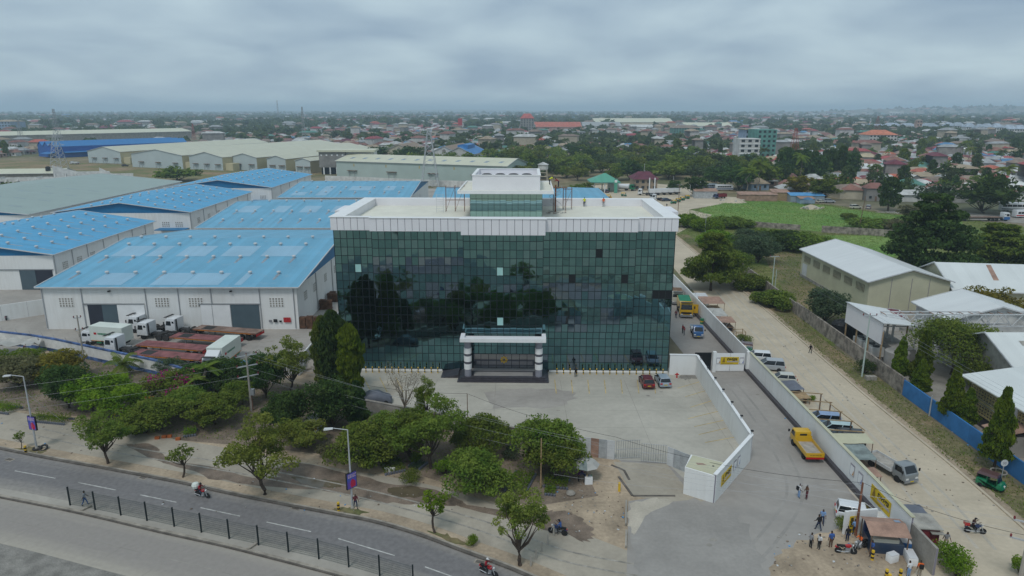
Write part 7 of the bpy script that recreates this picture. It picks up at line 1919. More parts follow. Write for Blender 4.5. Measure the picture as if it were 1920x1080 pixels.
def bpx(name,label,x0,x1,yb,yt,d,floors,cols,wall,roofm=None,rh=0,**k):
 p,w,h = at_px(x0,x1,yb,yt); return block_building(name,label,p,0,w,d,h,floors,cols,wall,roofm,rh,**k)
bpx('apartment_tower','tall grey apartment tower with red roof on the skyline',976,1001,250,222,26,9,5,'w_grey','t_red',8)
bpx('cream_building','cream five-storey building with balconies in front of the green tower',1384,1422,306,260,16,5,3,'w_white',band='white_paint')
gtw = bpx('green_tower','unfinished tower wrapped in green netting behind the cream building',1416,1452,304,243,22,7,4,'tarp_green_net' if 'tarp_green_net' in M else 't_green',band=None)
bpx('pale_tower','pale block with green tinted windows joined to the netted tower',1394,1417,300,243,18,6,3,'w_blue','t_tan',0)
bpx('apartment_block','white four-storey block with blue corners and orange roof',1628,1680,276,253,24,4,8,'w_white','t_orange',5)
bpx('school_block','white three-storey block with balconies amid the palms',1075,1097,262,248,22,3,4,'w_white','t_grey',0)
bpx('office_slab','dull green office slab beyond the pale hall',1262,1312,256,240,25,4,10,'t_green','t_brown',4)
bpx('office_slab','striped blue office block at the edge of the skyline',-12,22,249,228,40,4,6,'w_blue','t_tan',3)
bpx('office_slab','pale apartment slab on the hazy skyline above the beige sheds',231,241,234,224,30,5,3,'w_white')
bpx('office_slab','white block on the hazy skyline beside the trees',388,406,238,231,30,3,5,'w_white')
bpx('office_slab','unfinished grey concrete block on the skyline',680,706,231,218,40,5,6,'w_grey','t_brown',0)
ch_ = bpx('church','white church with a small tower on the far ridge',1668,1688,218,211,40,1,4,'w_white','t_white',6); mb = MB(); p,w,h = at_px(1688,1694,218,207); mb.bb(0,w,0,15,0,h); o = mb.build('bell_tower','w_white',ch_,(p - ch_.location))
bpx('bell_tower','brown brick bell tower among the estate roofs',1717,1727,248,226,8,4,2,'w_pink','t_brown',2)
def hall(label,x0,x1,yb,yt,d,ye,roofm,wall='w_grey',group='large halls in the distance'):
 p,w,h = at_px(x0,x1,yb,yt); ev = z_at(p,ye); S = shed('hall',label,p,0,w,d,ev,max(h,ev + 1.5),'x',wall=wall,roof=roofm,cat='hall',group=group); return S
hall('long orange roofed hall beside the apartment tower',1003,1090,247,229,60,238,'t_orange','w_pink')
hall('grey vaulted hall right of the orange one',1093,1165,243,229,60,236,'t_grey')
hall('very long cream roofed hall on the skyline',1115,1262,238,222,90,229,'roof_cream_x','w_cream')
hall('white walled hall with strip windows below the long cream hall',1172,1225,245,234,40,238,'t_white','w_white')
hall('blue ended hall beyond the green office slab',1374,1400,236,226,60,230,'t_blue','blue_clad')
hall('pale hall roofs beyond the cream building',1285,1372,243,230,60,236,'roof_cream_x','w_white')
hall('long low white sheds on the skyline above the blue factory',55,150,246,240,60,243,'t_white','w_white')
hall('low white sheds above the end of the cream shed',186,252,250,243,50,246,'t_white','w_white')
ES = [(1636,1660,244,235),(1658,1690,245,233),(1690,1718,246,234),(1728,1760,247,234),(1772,1790,247,233),(1788,1808,249,233),(1810,1828,252,235),(1830,1850,253,237),(1842,1862,255,236),(1862,1880,256,236),(1885,1905,256,239),(1905,1925,256,239)]
for i,(x0,x1,yb,yt) in enumerate(ES): bpx('housing_block',f'pale housing block with blue-grey roof in the estate row, {["first from the lattice mast", "second", "third, next to the bell tower", "fourth, past the bell tower", "fifth", "sixth", "seventh", "eighth", "ninth", "tenth", "eleventh", "last at the edge of view"][i]}',x0,x1,yb,yt + 3,14,3,4,'w_white','t_slate',6,group='estate of pale housing blocks')
white_shed = hall('white barrel roofed shed among the rusty roofs',1578,1638,330,309,22,318,'roof_white_x','w_white')
# filling station, guest house, water tower at the junction
fs = thing('filling_station','filling station with green hipped canopy on white posts','filling station',G(1110,361)); w = 13.5
mb = MB(); mb.add([(-1,-1,5.0),(w,-1,5.0),(w,w,5.0),(-1,w,5.0),(w / 2 - .5,w / 2,8.6),(w / 2 + .5,w / 2,8.6)],[(0,1,5,4),(1,2,5),(2,3,4,5),(3,0,4)]); mb.build('canopy_roof','roof_green',fs); MB().bb(-1,w,-1,w,4.5,5.0).build('canopy_edge','t_green',fs)
for x in (1,6,11.5):
 for y in (0,10): MB().box((x,y,2.25),(.5,.5,4.5)).build('post','white_paint',fs)
MB().bb(9,14,9,13,0,3.2).build('shop','w_white',fs)
for x in (3.5,8.5): MB().box((x,3,.9),(.8,.5,1.8)).build('fuel_pump','p_green',fs)
ps = thing('price_sign','tall green price sign beside the filling station','sign',G(1154,362)); MB().box((0,0,3.4),(1.5,.4,6.6)).build('panel','roof_green',ps); MB().box((0,-.22,5.6),(1.2,.05,1.2)).build('price_panel','white_paint',ps)
gs = bpx('guest_house','two-storey brown and white house with dark hipped roof at the junction',1189,1232,357,336,14,2,4,'plaster_brown','t_maroon',3.2);
for x in (.55,.75): MB().box((13 * x,-1.0,3.1),(.5,.5,6.2)).build('porch_column','white_paint',gs)
wt = thing('water_tower','pale water tower with conical roof on concrete legs','water tower',G(1018,340)); hh = z_at(wt.location,304);
for x in (-1.9,1.9):
 for y in (-1.9,1.9): MB().beam((x * 1.25,y * 1.25,0),(x,y,hh * .62),.5).build('leg','w_cream',wt)
for zz in (.25,.45): MB().bb(-2.2,2.2,-2.2,-1.9,hh * zz,hh * zz + .4).build('brace','w_cream',wt)
MB().lathe((0,0,0),[(2.6,hh * .6),(2.8,hh * .66),(2.8,hh * .88)],12).build('tank','w_white',wt); MB().lathe((0,0,0),[(3.3,hh * .88),(.3,hh)],12).build('tank_roof','t_white',wt)
# lattice towers
def lattice(name,label,p,h,w,m='steel',arms=False,cat='pylon',n=9):
 t = thing(name,label,cat,p)
 def hw(z): return w / 2 * (1 - .86 * z / h) + .15
 for sx_ in (-1,1):
  for sy in (-1,1): MB().beam((sx_ * hw(0),sy * hw(0),0),(sx_ * hw(h),sy * hw(h),h),.22).build('leg',m,t)
 for i in range(n):
  z0,z1 = h * i / n,h * (i + 1) / n; mb = MB()
  for s_ in (-1,1):
   mb.beam((-hw(z0),s_ * hw(z0),z0),(hw(z1),s_ * hw(z1),z1),.12); mb.beam((hw(z0),s_ * hw(z0),z0),(-hw(z1),s_ * hw(z1),z1),.12); mb.beam((s_ * hw(z0),-hw(z0),z0),(s_ * hw(z1),hw(z1),z1),.12)
  mb.build('bracing',m if i % 2 == 0 or m != 'tail_red_pale' else 'tin_white',t)
 if arms:
  for zz in (.74,.84,.94):
   for s_ in (-1,1): mb = MB(); mb.beam((0,0,h * zz),(s_ * w * .62,0,h * zz + .3),.18); mb.beam((0,0,h * zz + 1.6),(s_ * w * .62,0,h * zz + .35),.12); mb.build('crossarm',m,t)
 return t
def lat_px(name,label,x,yb,yt,w,**k): p = G(x,yb); return lattice(name,label,p,z_at(p,yt),w,**k)
mat('tower_red',(.30,.06,.05),.7,var=.1)
lat_px('pylon','tall steel transmission pylon behind the warehouses near the pale green shed',807,352,246,8.5,arms=True,m='steel_light')
lat_px('pylon','steel transmission pylon in front of the blue factory',114,330,252,8,arms=True,m='steel_light')
lat_px('mast_tower','tall thin lattice mast above the blue factory',113,290,204,6,cat='mast',m='steel')
lat_px('mast_tower','dark lattice mast at the edge behind the cream shed',42,275,225,5,cat='mast',m='steel')
lat_px('telecom_tower','red and white telecom tower above the dark trees',1487,302,240,7,cat='mast',m='tower_red')
lat_px('telecom_tower','lattice telecom tower beside the estate roofs',1643,250,218,9,cat='mast',m='tower_red')
lat_px('mast_tower','thin mast above the beige sheds',571,270,200,4,cat='mast'); lat_px('mast_tower','very thin distant mast on the hazy skyline',523,235,188,5,cat='mast'); lat_px('mast_tower','short red and white mast left of the beige sheds',364,262,232,4,cat='mast',m='tower_red')
lat_px('mast_tower','thin mast on the ridge at the edge of view',1812,222,196,6,cat='mast')
for i,(x,yb,yt,lab) in enumerate(((863,246,222,'red and blue billboard among distant trees'),(936,240,228,'yellow-green billboard among distant trees'))):
 p = G(x,yb); h = z_at(p,yt); t = thing('billboard',lab,'billboard',p); w = 16 if i else 8; MB().bb(-w / 2,w / 2,-.3,.3,h * .45,h).build('panel',['p_redbright','t_yellow'][i],t)
 for s_ in (-1,1): MB().box((s_ * w * .3,.4,h * .25),(.6,.6,h * .5)).build('post','steel',t)
# ---- scattered houses
HM = {}
def house_meshes(kind):
 if kind in HM: return HM[kind]
 w,d,h = {'hip': (10,8,3.0),'gable': (9,8,2.8),'lean': (8,6,2.6),'two': (10,9,5.8)}[kind]; e = .6; wl = MB(); wl.bb(-w / 2,w / 2,-d / 2,d / 2,0,h); rf_ = MB(); x,y = w / 2 + e,d / 2 + e
 if kind in ('hip','two'): rf_.add([(-x,-y,h - .1),(x,-y,h - .1),(x,y,h - .1),(-x,y,h - .1),(-x * .4,0,h + 2.2),(x * .4,0,h + 2.2)],[(0,1,5,4),(1,2,5),(2,3,4,5),(3,0,4)])
 elif kind == 'gable':
  rf_.add([(-x,-y,h - .1),(x,-y,h - .1),(x,y,h - .1),(-x,y,h - .1),(-x,0,h + 1.7),(x,0,h + 1.7)],[(0,1,5,4),(2,3,4,5)]); wl.add([(-w / 2,-d / 2,h),(-w / 2,d / 2,h),(-w / 2,0,h + 1.6),(w / 2,-d / 2,h),(w / 2,d / 2,h),(w / 2,0,h + 1.6)],[(0,2,1),(3,4,5)])
 else: rf_.add([(-x,-y,h),(x,-y,h),(x,y,h + .9),(-x,y,h + .9)],[(0,1,2,3)])
 wi = MB(); wi.box((0,0,0),(1.3,.08,1.2)); do = MB(); do.box((0,0,0),(1.0,.08,2.1))
 HM[kind] = (wl.mesh('wall','w_white'),rf_.mesh('roof','t_rust'),wi.mesh('window','window_dark'),do.mesh('door','timber'),w,d,h); return HM[kind]
ROOFS = (['t_rust'] * 7 + ['t_red'] * 2 + ['t_grey'] * 6 + ['t_white'] * 5 + ['t_brown'] * 4 + ['t_blue'] * 1 + ['t_green'] * 1 + ['t_maroon'] * 2 + ['t_tan'] * 3)
RN = dict(t_rust='rust brown',t_red='red',t_grey='grey',t_white='whitish',t_brown='brown',t_blue='blue',t_green='green',t_maroon='maroon',t_tan='tan',t_orange='orange',t_yellow='yellow')
WALLS = ['w_white','w_white','w_cream','w_grey','w_grey','w_pink','w_blue']
LAND = [('white barrel roofed shed',G(1600,325)),('dark row of mast trees',G(1530,325)),('green three-wheeler side field',G(1480,378)),('red and white telecom tower',G(1487,300)),('cream five-storey building',G(1400,306)),('orange roofed white block',G(1655,276)),('round mango tree',G(1815,400)),('edge-of-view coach',G(1900,395)),('palm over the rusty roofs',G(1890,330)),('long orange hall',G(1045,247)),('water tower',G(1018,335)),('gabled workshops',G(800,298)),('beige sheds',G(560,285)),('blue factory',G(330,262)),('green netted tower',G(1440,300)),('school block with balconies',G(1086,262)),('bell tower',G(1722,248)),('filling station',G(1130,350)),('wooded belt',G(1200,300)),('green plot wall',G(1600,405))]
LAND[2] = ('parasols at the field edge',G(1545,378))
def landmark(p): return min(LAND,key=lambda l: (l[1] - Vector((p[0],p[1],0))).length)[0]
def blocked(x,y):
 if y < 300 and x > 20: return True
 if y < 470 and x < 20: return True
 if x < 20 and -130 < x and y < 470: return True
 if -310 < x < -105 and 430 < y < 690: return True
 if -430 < x < -280 and 540 < y < 710: return True
 if -720 < x < -380 and 760 < y < 1080: return True
 if -95 < x < -5 and 440 < y < 600: return True
 if -10 < x < 118 and y < 392: return True
 if 108 < x < 150 and y < 320: return True
 return False
def forest(x,y): return (-10 < x < 175 and 385 < y < 610 and not (150 < x and y > 500)) or (-75 < x < 0 and 430 < y < 520)
gh_ = rnd(77); houses = []
def try_house(x,y,mind):
 if blocked(x,y) or forest(x,y): return False
 for (a,b,*_r) in houses[-400:]:
  if (a - x) ** 2 + (b - y) ** 2 < mind * mind: return False
 houses.append((x,y)); return True
tries = 0
while len(houses) < 300 and tries < 40000:
 tries += 1; y = gh_.uniform(285,640); x = gh_.uniform(-.76 * y,.78 * y)
 if x < 60 and y < 560: continue
 try_house(x,y,10.5)
HN = 0
for (x,y) in houses:
 kind = gh_.choices(['hip','gable','lean','two'],[4,5,4,1])[0]; wm,rm,wim,dm,w,d,h = house_meshes(kind); rc = gh_.choice(ROOFS); wc = gh_.choice(WALLS); lm = landmark((x,y)); sc_ = gh_.uniform(.75,1.35)
 size = 'small' if sc_ < .95 else ('large' if sc_ > 1.18 else 'plain')
 t = thing('house',f'{size} {"two-storey " if kind == "two" else ""}{RN[rc]} roofed {"shack" if kind == "lean" else "house"} near the {lm}','house',(x,y,0),gh_.choice([0,R(90),R(12),R(-15),R(75)]) + gh_.uniform(-.15,.15),f'houses near the {lm}')
 for nm,me,mk in (('wall',wm,wc),('roof',rm,rc)):
  o = obj(nm,me,t); o.material_slots[0].link = 'OBJECT'; o.material_slots[0].material = M[mk]
 for k in (-.28,.28): obj('window',wim,t,(w * k,-d / 2 - .05,1.7))
 obj('door',dm,t,(0,-d / 2 - .05,1.05)); t.scale = (sc_,sc_,gh_.uniform(.9,1.15)); HN += 1
# farther houses: past the count that can be told apart, one mass
def house_mass(name,n,y0,y1,smin,smax,seed,label,xmin=-1e9):
 rg = np.random.default_rng(seed); mats = ['w_white','w_cream','w_grey'] + sorted(set(ROOFS) | {'t_orange'}); V = []; F4 = []; mi = []; cnt = 0; tr = 0
 rw_ = [mats.index(r) for r in ROOFS] + [mats.index('t_orange')]
 while cnt < n and tr < n * 12:
  tr += 1; y = math.sqrt(rg.uniform(y0 * y0,y1 * y1)); x = rg.uniform(-.78,.80) * y
  if blocked(x,y) or forest(x,y) or x < xmin: continue
  w,d,h = rg.uniform(smin,smax),rg.uniform(smin,smax) * .8,rg.uniform(2.8,4.2)
  if rg.uniform() < .05: h = rg.uniform(7,14); w *= 1.5
  a = rg.choice([0,.2,1.57,1.2,-.3]) + rg.uniform(-.1,.1); c,s = math.cos(a),math.sin(a); rh = h + min(w,d) * .22
  z0 = 0.0
  if y > 5000 and abs(x - 4300) < 1800 and y < 7200:
   u,v = (x - 4300) / 1900,(y - 6300) / 900; z0 = max(0,(1 - u * u)) * max(0,1 - v * v) * 62 - .5
  pts = [(-w / 2,-d / 2,-1),(w / 2,-d / 2,-1),(w / 2,d / 2,-1),(-w / 2,d / 2,-1),(-w / 2,-d / 2,h),(w / 2,-d / 2,h),(w / 2,d / 2,h),(-w / 2,d / 2,h),(-w * .56,-d * .58,h - .1),(w * .56,-d * .58,h - .1),(w * .56,d * .58,h - .1),(-w * .56,d * .58,h - .1),(-w * .3,0,rh),(w * .3,0,rh)]
  b = len(V); V += [(x + p[0] * c - p[1] * s,y + p[0] * s + p[1] * c,z0 + p[2]) for p in pts]
  wm_ = rg.integers(0,3); rm_ = rw_[rg.integers(0,len(rw_))]
  for f in ((0,1,5,4),(1,2,6,5),(3,0,4,7)): F4.append(tuple(b + i for i in f)); mi.append(wm_)
  for f in ((8,9,13,12),(10,11,12,13),(9,10,13,13),(11,8,12,12)): F4.append(tuple(b + i for i in f)); mi.append(rm_)
  cnt += 1
 me = bpy.data.meshes.new(name); me.from_pydata(V,[],[f if f[2] != f[3] else f[:3] for f in F4])
 for k in mats: me.materials.append(M[k])
 me.polygons.foreach_set('material_index',[int(k) for k in mi]); me.update(); return tag(obj(name,me),label,'houses',kind='stuff')
house_mass('distant_houses',420,300,640,8,13,4,'crowd of small roofs between the nearer houses beyond the field',130)
house_mass('distant_houses',3600,560,1500,9,16,1,'mass of town houses between the trees beyond the workshops')
house_mass('distant_houses',9500,1500,4200,12,24,2,'mass of town houses fading towards the skyline')
house_mass('distant_houses',5200,4200,10500,18,46,3,'faint mass of houses along the skyline')
# ---- town trees
make_tree('far_round','round',9,11,'leaf_far',31,1100,1.25,base=.06); make_tree('far_round2','round',8,12,'leaf_far',32,1100,1.3,base=.06); make_tree('far_open','open',9,10,'leaf_far',33,900,1.2,base=.12); make_tree('far_mast','mast',15,5,'leaf_far',34,900,1.5,base=1)
def ftree(key,p,label,h,w,leaf,group,rz=0,name='tree',cat='tree'): return plant(key,p,label,h=h,w=w,rz=rz,name=name,cat=cat,leaf=leaf,group=group)
gt_ = rnd(99); nt_ = 0
# wooded belt behind the junction
k = 0
belt = []
while len(belt) < 150 and k < 5000:
 k += 1; x,y = gt_.uniform(-72,172),gt_.uniform(388,605)
 if not forest(x,y): continue
 if any((a - x) ** 2 + (b - y) ** 2 < 90 for a,b in belt): continue
 belt.append((x,y))
for i,(x,y) in enumerate(sorted(belt,key=lambda q: q[1])):
 lf = gt_.choice(['leaf_far','leaf_neem','leaf_neem','leaf_dark','leaf_light']); lm = ['pale green warehouse end','rooftop enclosure','water tower','filling station','guest house','parked minibuses'][max(0,min(5,int((x / y + .12) * 16)))]; tone = {'leaf_far': 'dull green','leaf_neem': 'mid green','leaf_dark': 'dark green','leaf_light': 'light green'}[lf]
 ftree(gt_.choice(['far_round','far_round2','far_open']),(x,y,0),f'{tone} {"broad" if i % 2 else "tall"} tree in the wooded belt behind the {lm}, {["front edge", "middle", "back edge"][min(2, int((y - 385) / 74))]}',gt_.uniform(6.5,11),gt_.uniform(12,19),lf,'trees of the wooded belt',gt_.uniform(0,6)); nt_ += 1
# dark mast row and other single trees on the far side of the field
for i in range(14):
 x = 1462 + i * 10.5 + gt_.uniform(-3,3); p = G(x,338 + gt_.uniform(-5,4)); ftree('far_mast',p,f'tall dark mast tree beyond the field, {OW[i]} in the close row from the telecom tower',gt_.uniform(14,19),gt_.uniform(6,8.5),'leaf_dark','close row of mast trees',i)
SG = [('far_round',1345,352,10,17,'leaf_dark','dark tree beside the parked minibuses'),('far_round2',1385,356,12,20,'leaf_dark','large dark tree behind the rubble heap'),('far_round',1425,352,13,22,'leaf_neem','large layered tree behind the tin fence'),('far_round',1450,345,11,18,'leaf_dark','dark tree between the tin fence and mast row'),('far_open',1500,372,10,15,'leaf_gold','yellowing tree at the field edge'),('far_open',1545,376,9,16,'leaf_neem','green tree over the parasols'),('far_round',1565,365,9,14,'leaf_neem','green tree behind the parked silver car'),
 ('far_mast',1665,396,13,7,'leaf_dark','dark mast tree beside the tan hedge house'),('far_mast',1692,352,11,5.5,'leaf_dark','slim mast tree among the rusty roofs'),('far_round',1750,390,10,15,'leaf_blue','blue-green tree behind the huge layered tree'),('far_round',1845,400,14,25,'leaf_dark','big round mango tree beside the far road'),('far_round2',1785,342,9,24,'leaf_dark','dark round mango tree in the rusty roofs'),('far_round',1840,358,7,13,'leaf_neem','green tree between the two mango trees'),('far_open',1300,368,9,13,'leaf_dark','leafy tree at the junction beside the white trailers'),('far_open',1262,362,6,9,'leaf_dark','small tree behind the white trailers'),('far_open',1083,366,5,9,'leaf_neem','small tree left of the filling station'),('far_open',1103,362,5,8,'leaf_neem','small tree at the corner of the filling station'),
 ('far_round2',335,340,8,26,'leaf_neem','big dense bush beside the grey-green shed'),('far_round',25,362,5,11,'leaf_neem','bush in front of the ruins'),('far_round',55,362,4.5,9,'leaf_dark','dark bush by the ruin windows'),('far_round',475,318,7,6,'leaf_dark','single tree between two beige sheds'),('far_round',705,300,10,22,'leaf_dark','dark tree clump left of the gabled workshops'),('far_round',760,303,11,22,'leaf_dark','dark tree clump between the gabled workshops'),('far_round',785,305,11,20,'leaf_dark','dark tree in front of the brown roofed workshop'),('far_open',1700,410,5,9,'leaf_olive','dry bush at the edge of the far field')]
for i,(kk,x,y,h,w,lf,lab) in enumerate(SG): ftree(kk,G(x,y),lab,h,w,lf,'single trees around the junction and field',i * 1.1)
for i,(x,y) in enumerate(((1880,372),(1808,300),(1745,290),(1497,348),(1420,362),(1400,366),(1010,285),(1035,282),(1060,288),(850,282),(880,284),(905,283),(700,278),(675,280),(598,272),(1600,285),(1820,282),(1170,262),(1110,275),(920,280))):
 p = G(x,y); ftree('palm',p,['tall coconut palm over the rusty roofs near the edge of view','coconut palm above the red roofs','palm beside the estate roofs','coconut palm standing out of the mast row','feather palm behind the rubble heap','feather palm beside the rubble heap','palm behind the rooftop enclosure','second palm behind the rooftop enclosure','palm near the green roof beyond the belt','palm behind the blue roofed workshop','second palm behind the blue roofed workshop','third palm behind the blue roofed workshop','palm above the pale green warehouse end','palm beside the grey office','palm above the beige sheds','palm by the orange roofed white block','palm amid the roofs by the bell tower','palm below the white walled hall','palm beside the school block','palm among the far workshops'][i],gt_.uniform(13,17),gt_.uniform(9,12),'leaf_far' if i > 5 else 'leaf_neem','palms in the town',i,'palm','palm')
pc = thing('parasol','pale violet parasol at the field edge','parasol',G(1514,384)); MB().lathe((0,0,0),[(2.2,2.3),(1.2,2.9),(.1,3.2)],10).build('canopy','c_lav' if 'c_lav' in M else 't_blue',pc); MB().tube([(0,0,0),(0,0,2.9)],.05,5).build('pole','steel',pc)
n_single = 0; more = []
while n_single < 95:
 y = gt_.uniform(300,640); x = gt_.uniform(-.75 * y,.77 * y)
 if blocked(x,y) or forest(x,y) or (x < 60 and y < 560): continue
 if any((a - x) ** 2 + (b - y) ** 2 < 110 for a,b in more): continue
 more.append((x,y)); lf = gt_.choice(['leaf_far','leaf_neem','leaf_dark']); tone = {'leaf_far': 'dull green','leaf_neem': 'mid green','leaf_dark': 'dark green'}[lf]; kk = gt_.choice(['far_round','far_round2','far_open','far_mast','palm']); lm = landmark((x,y)); isp = kk == 'palm'
 ftree(kk,(x,y,0),f'{tone} {"palm" if isp else ("mast tree" if kk == "far_mast" else ("airy tree" if kk == "far_open" else "rounded tree"))} between the houses near the {lm}',gt_.uniform(6,11) * (1.3 if kk in ('palm','far_mast') else 1),None if isp else gt_.uniform(6,13) * (.5 if kk == 'far_mast' else 1),lf,f'town trees near the {lm}',gt_.uniform(0,6),'palm' if isp else 'tree','palm' if isp else 'tree'); n_single += 1
def tree_mass(name,n,y0,y1,q,smin,smax,seed,label,leaf='leaf_far',ok=None):
 rg = np.random.default_rng(seed); ys = np.sqrt(rg.uniform(y0 * y0,y1 * y1,n * 2)); xs = rg.uniform(-.79,.81,n * 2) * ys
 # trees gather in loose groves
 dens = np.sin(xs * .011 + 1) + np.sin(ys * .009 + xs * .004) + np.sin(xs * .0031 - ys * .0017) + rg.normal(0,.9,n * 2); keep = dens > -.2
 xs,ys = xs[keep][:n],ys[keep][:n]; kp = np.array([not (blocked(a,b) or (forest(a,b) and False)) for a,b in zip(xs,ys)]); xs,ys = xs[kp],ys[kp]; m = len(xs)
 w = rg.uniform(smin,smax,m); h = w * rg.uniform(.45,.85,m); z0 = np.zeros(m)
 hl = (ys > 5300) & (ys < 7200) & (np.abs(xs - 4300) < 1900); u = (xs - 4300) / 1900; v = (ys - 6300) / 900; z0[hl] = (np.clip(1 - u * u,0,1) * np.clip(1 - v * v,0,1) * 62 - 1)[hl]
 d = rg.normal(size=(m,q,3)); d /= np.linalg.norm(d,axis=2)[...,None]; d[...,2] = np.abs(d[...,2]) * 1.3 - .3; rr = rg.uniform(.55,1,(m,q,1))
 P_ = np.stack([xs,ys,z0 + h * .5],1)[:,None,:] + d * rr * np.stack([w * .5,w * .5,h * .5],1)[:,None,:]
 V,F = leaves(rg,P_.reshape(-1,3),np.repeat(w * (.62 if q > 14 else .8),q),.35,.8); return tag(obj(name,np_mesh(name,V,F,[leaf])),label,'trees',kind='stuff')
tree_mass('treeline',2900,600,1500,22,7,14,1,'mass of town trees between the houses beyond the belt')
tree_mass('treeline',5600,1500,4200,12,10,22,2,'mass of trees fading towards the skyline')
tree_mass('treeline',5200,4200,12500,7,16,34,3,'faint trees along the skyline')
# ================================================================== STREET FURNITURE, STALLS, SMALL THINGS
def lamp(label,base,top,arm_px,banner_y,rot):
 p = G(*base); h = z_at(p,top[1]); t = thing('street_lamp',label,'street lamp',p)
 MB().tube([(0,0,0),(0,0,h * .5),(0,0,h)],[.11,.09,.06],8).build('pole','steel_light',t); MB().lathe((0,0,0),[(.2,0),(.2,.12),(.12,.3)],8).build('base','concrete_lane',t)
 a = math.pi; L_ = 1.5
 MB().tube([(0,0,h),(-L_ * .9,.1,h + .12)],.04,6).build('arm','steel_light',t); mb = MB(); mb.loft([[Vector((-L_ - .75,-.16,h - .02)),Vector((-L_ - .75,.26,h - .02)),Vector((-L_ - .75,.22,h + .12)),Vector((-L_ - .75,-.12,h + .12))],[Vector((-L_ + .1,-.06,h + .06)),Vector((-L_ + .1,.2,h + .06)),Vector((-L_ + .1,.16,h + .18)),Vector((-L_ + .1,-.04,h + .18))]]); mb.build('lamp_head','tin_white',t)
 z = z_at(p,banner_y); b = thing('banner',label.replace('street lamp','banner on the lamp').split(' carrying')[0] + ' showing a red figure on blue','banner',p + Vector((.05,0,z)),R(rot)); MB().box((0,0,0),(1.15,.18,1.7)).build('frame','black',b)
 for s_,rr in ((-1,0),(1,math.pi)):
  f = MB(); f.box((0,-.095,0),(1.05,.01,1.6)); fo = f.build('print_sheet','banner_blue',b,(0,0,0),rr)
  f = MB(); f.add([(-.1,-.105,-.75),(.4,-.105,-.7),(.42,-.105,-.2),(.1,-.105,.15),(-.12,-.105,0),(-.2,-.105,-.4)],[tuple(range(6))]); f.build('print_figure','tail_red_b',fo)
  f = MB(); g = rnd(2)
  for zz in (.62,.48,.36):
   x = -.42
   while x < .35: l_ = g.uniform(.08,.2); f.box((x + l_ / 2,-.105,zz),(l_,.006,.08)); x += l_ + .05
  f.build('print_lines','print_pink',fo)
 return t
mat('banner_blue',(.03,.11,.42),.6,scale=1.2,col2=(.16,.06,.36),coord='obj'); mat('tail_red_b',(.48,.02,.07),.6,var=.1); mat('print_pink',(.55,.42,.5),.6,var=0)
lamp('leaning grey street lamp carrying a blue banner at the edge of view',(69,841),(42,706),0,793,-18); lamp('grey street lamp carrying a blue banner beside the person in dark red',(661,953),(646,806),0,900,48)
tp = thing('tyre_planter','old green tyre heap at the foot of the first banner lamp','tyre',G(66,843) + Vector((.2,.1,0)))
for x,z,tl in ((0,.12,0),(.7,.16,.5)):
 mb = MB(); pts = [(.42 * math.cos(a * .524),.42 * math.sin(a * .524),0) for a in range(13)]; mb.tube(pts,.12,6,cap=False); o = mb.build('tyre','chassis',tp,(x,0,z)); o.rotation_euler = (tl,0,0)
def pole(name,label,base,top_y,r=.12,m='galv',arms=(),wood=False,lean=0):
 p = G(*base); h = z_at(p,top_y); t = thing(name,label,'utility pole',p); MB().tube([(0,0,0),(lean * h * .5,0,h * .5),(lean * h,0,h)],[r,r * .85,r * .7],8).build('shaft',m,t)
 for (zf,w,ang) in arms:
  c,s = math.cos(ang),math.sin(ang); z = h - zf; MB().beam((-w / 2 * c,-w / 2 * s,z),(w / 2 * c,w / 2 * s,z),.1,.12).build('crossarm','steel_light',t)
  for k in (-.48,0,.48): MB().lathe((k * w * c,k * w * s,z + .06),[(.05,0),(.09,.08),(.06,.14),(.09,.2),(.03,.28)],8).build('insulator','brick_red',t)
 return t,p,h
PB = pole('utility_pole','concrete utility pole with three crossarms beside the white box truck',(472,770),664,.16,'concrete_lane',((.2,2.6,.6),(1.6,2.6,.6),(3.0,2.6,.6)))
MB().box((.3,.1,2.6),(.5,.5,.8)).build('switch_gear','steel',PB[0]); MB().tube([(.18,0,0),(.18,0,3)],.05,6).build('conduit','rust',PB[0])
PA = pole('utility_pole','bare concrete pole between the mango bush and the depot trucks',(163,708),591,.13,'concrete_lane',((.4,.9,.4),(2.2,.9,.4)))
PW_ = pole('utility_pole','thin wooden pole standing in the nursery seedlings',(1014,915),822,.08,'timber_pale'); PD = pole('utility_pole','thin brown pole behind the nursery trees at the forecourt',(877,800),738,.06,'timber')
PBR = pole('utility_pole','dark brown pole standing in front of the yellow sign by the kiosk',(1604,1004),905,.13,'rust')
PC = pole('utility_pole','large concrete utility pole with crossarms at the bottom corner',(1908,1110),980,.2,'concrete_lane',((.1,2.4,2.6),(1.7,2.4,2.6)))
PS = pole('utility_pole','green-grey steel pole with crossarm beside the stone wall',(1616,706),590,.13,'leafpole' if 'leafpole' in M else 'pale_green_clad',((.15,2.0,0),)); PT = pole('utility_pole','steel pole with small crossarm at the edge of the overgrown plot',(1446,553),480,.12,'pale_green_clad',((.1,2.0,0),)); PT2 = pole('utility_pole','short steel pole beside the taller one in the overgrown plot',(1452,550),505,.09,'pale_green_clad')
PE = pole('utility_pole','thin steel post rising behind the blue wall',(1742,780),742,.1,'galv'); PF = pole('utility_pole','dark wooden pole at the junction beside the waiting three-wheelers',(1271,400),345,.13,'timber',((.3,2,0),)); PG = pole('utility_pole','thin pole rising from the green field',(1610,432),368,.14,'timber',lean=.08)
PH = pole('utility_pole','pale pole in the field near the old wall',(1322,436),402,.1,'galv');
for i,(x,yb,yt) in enumerate(((1293,370,347),(1207,345,306),(1301,365,340),(1262,352,330))): pole('lamp_post' if i in (0,2) else 'utility_pole',['curved white lamp post at the junction','thin pole above the guest house roof','second lamp post by the parked minibuses','thin pole behind the white trailers'][i],(x,yb),yt,.1,'tin_white')
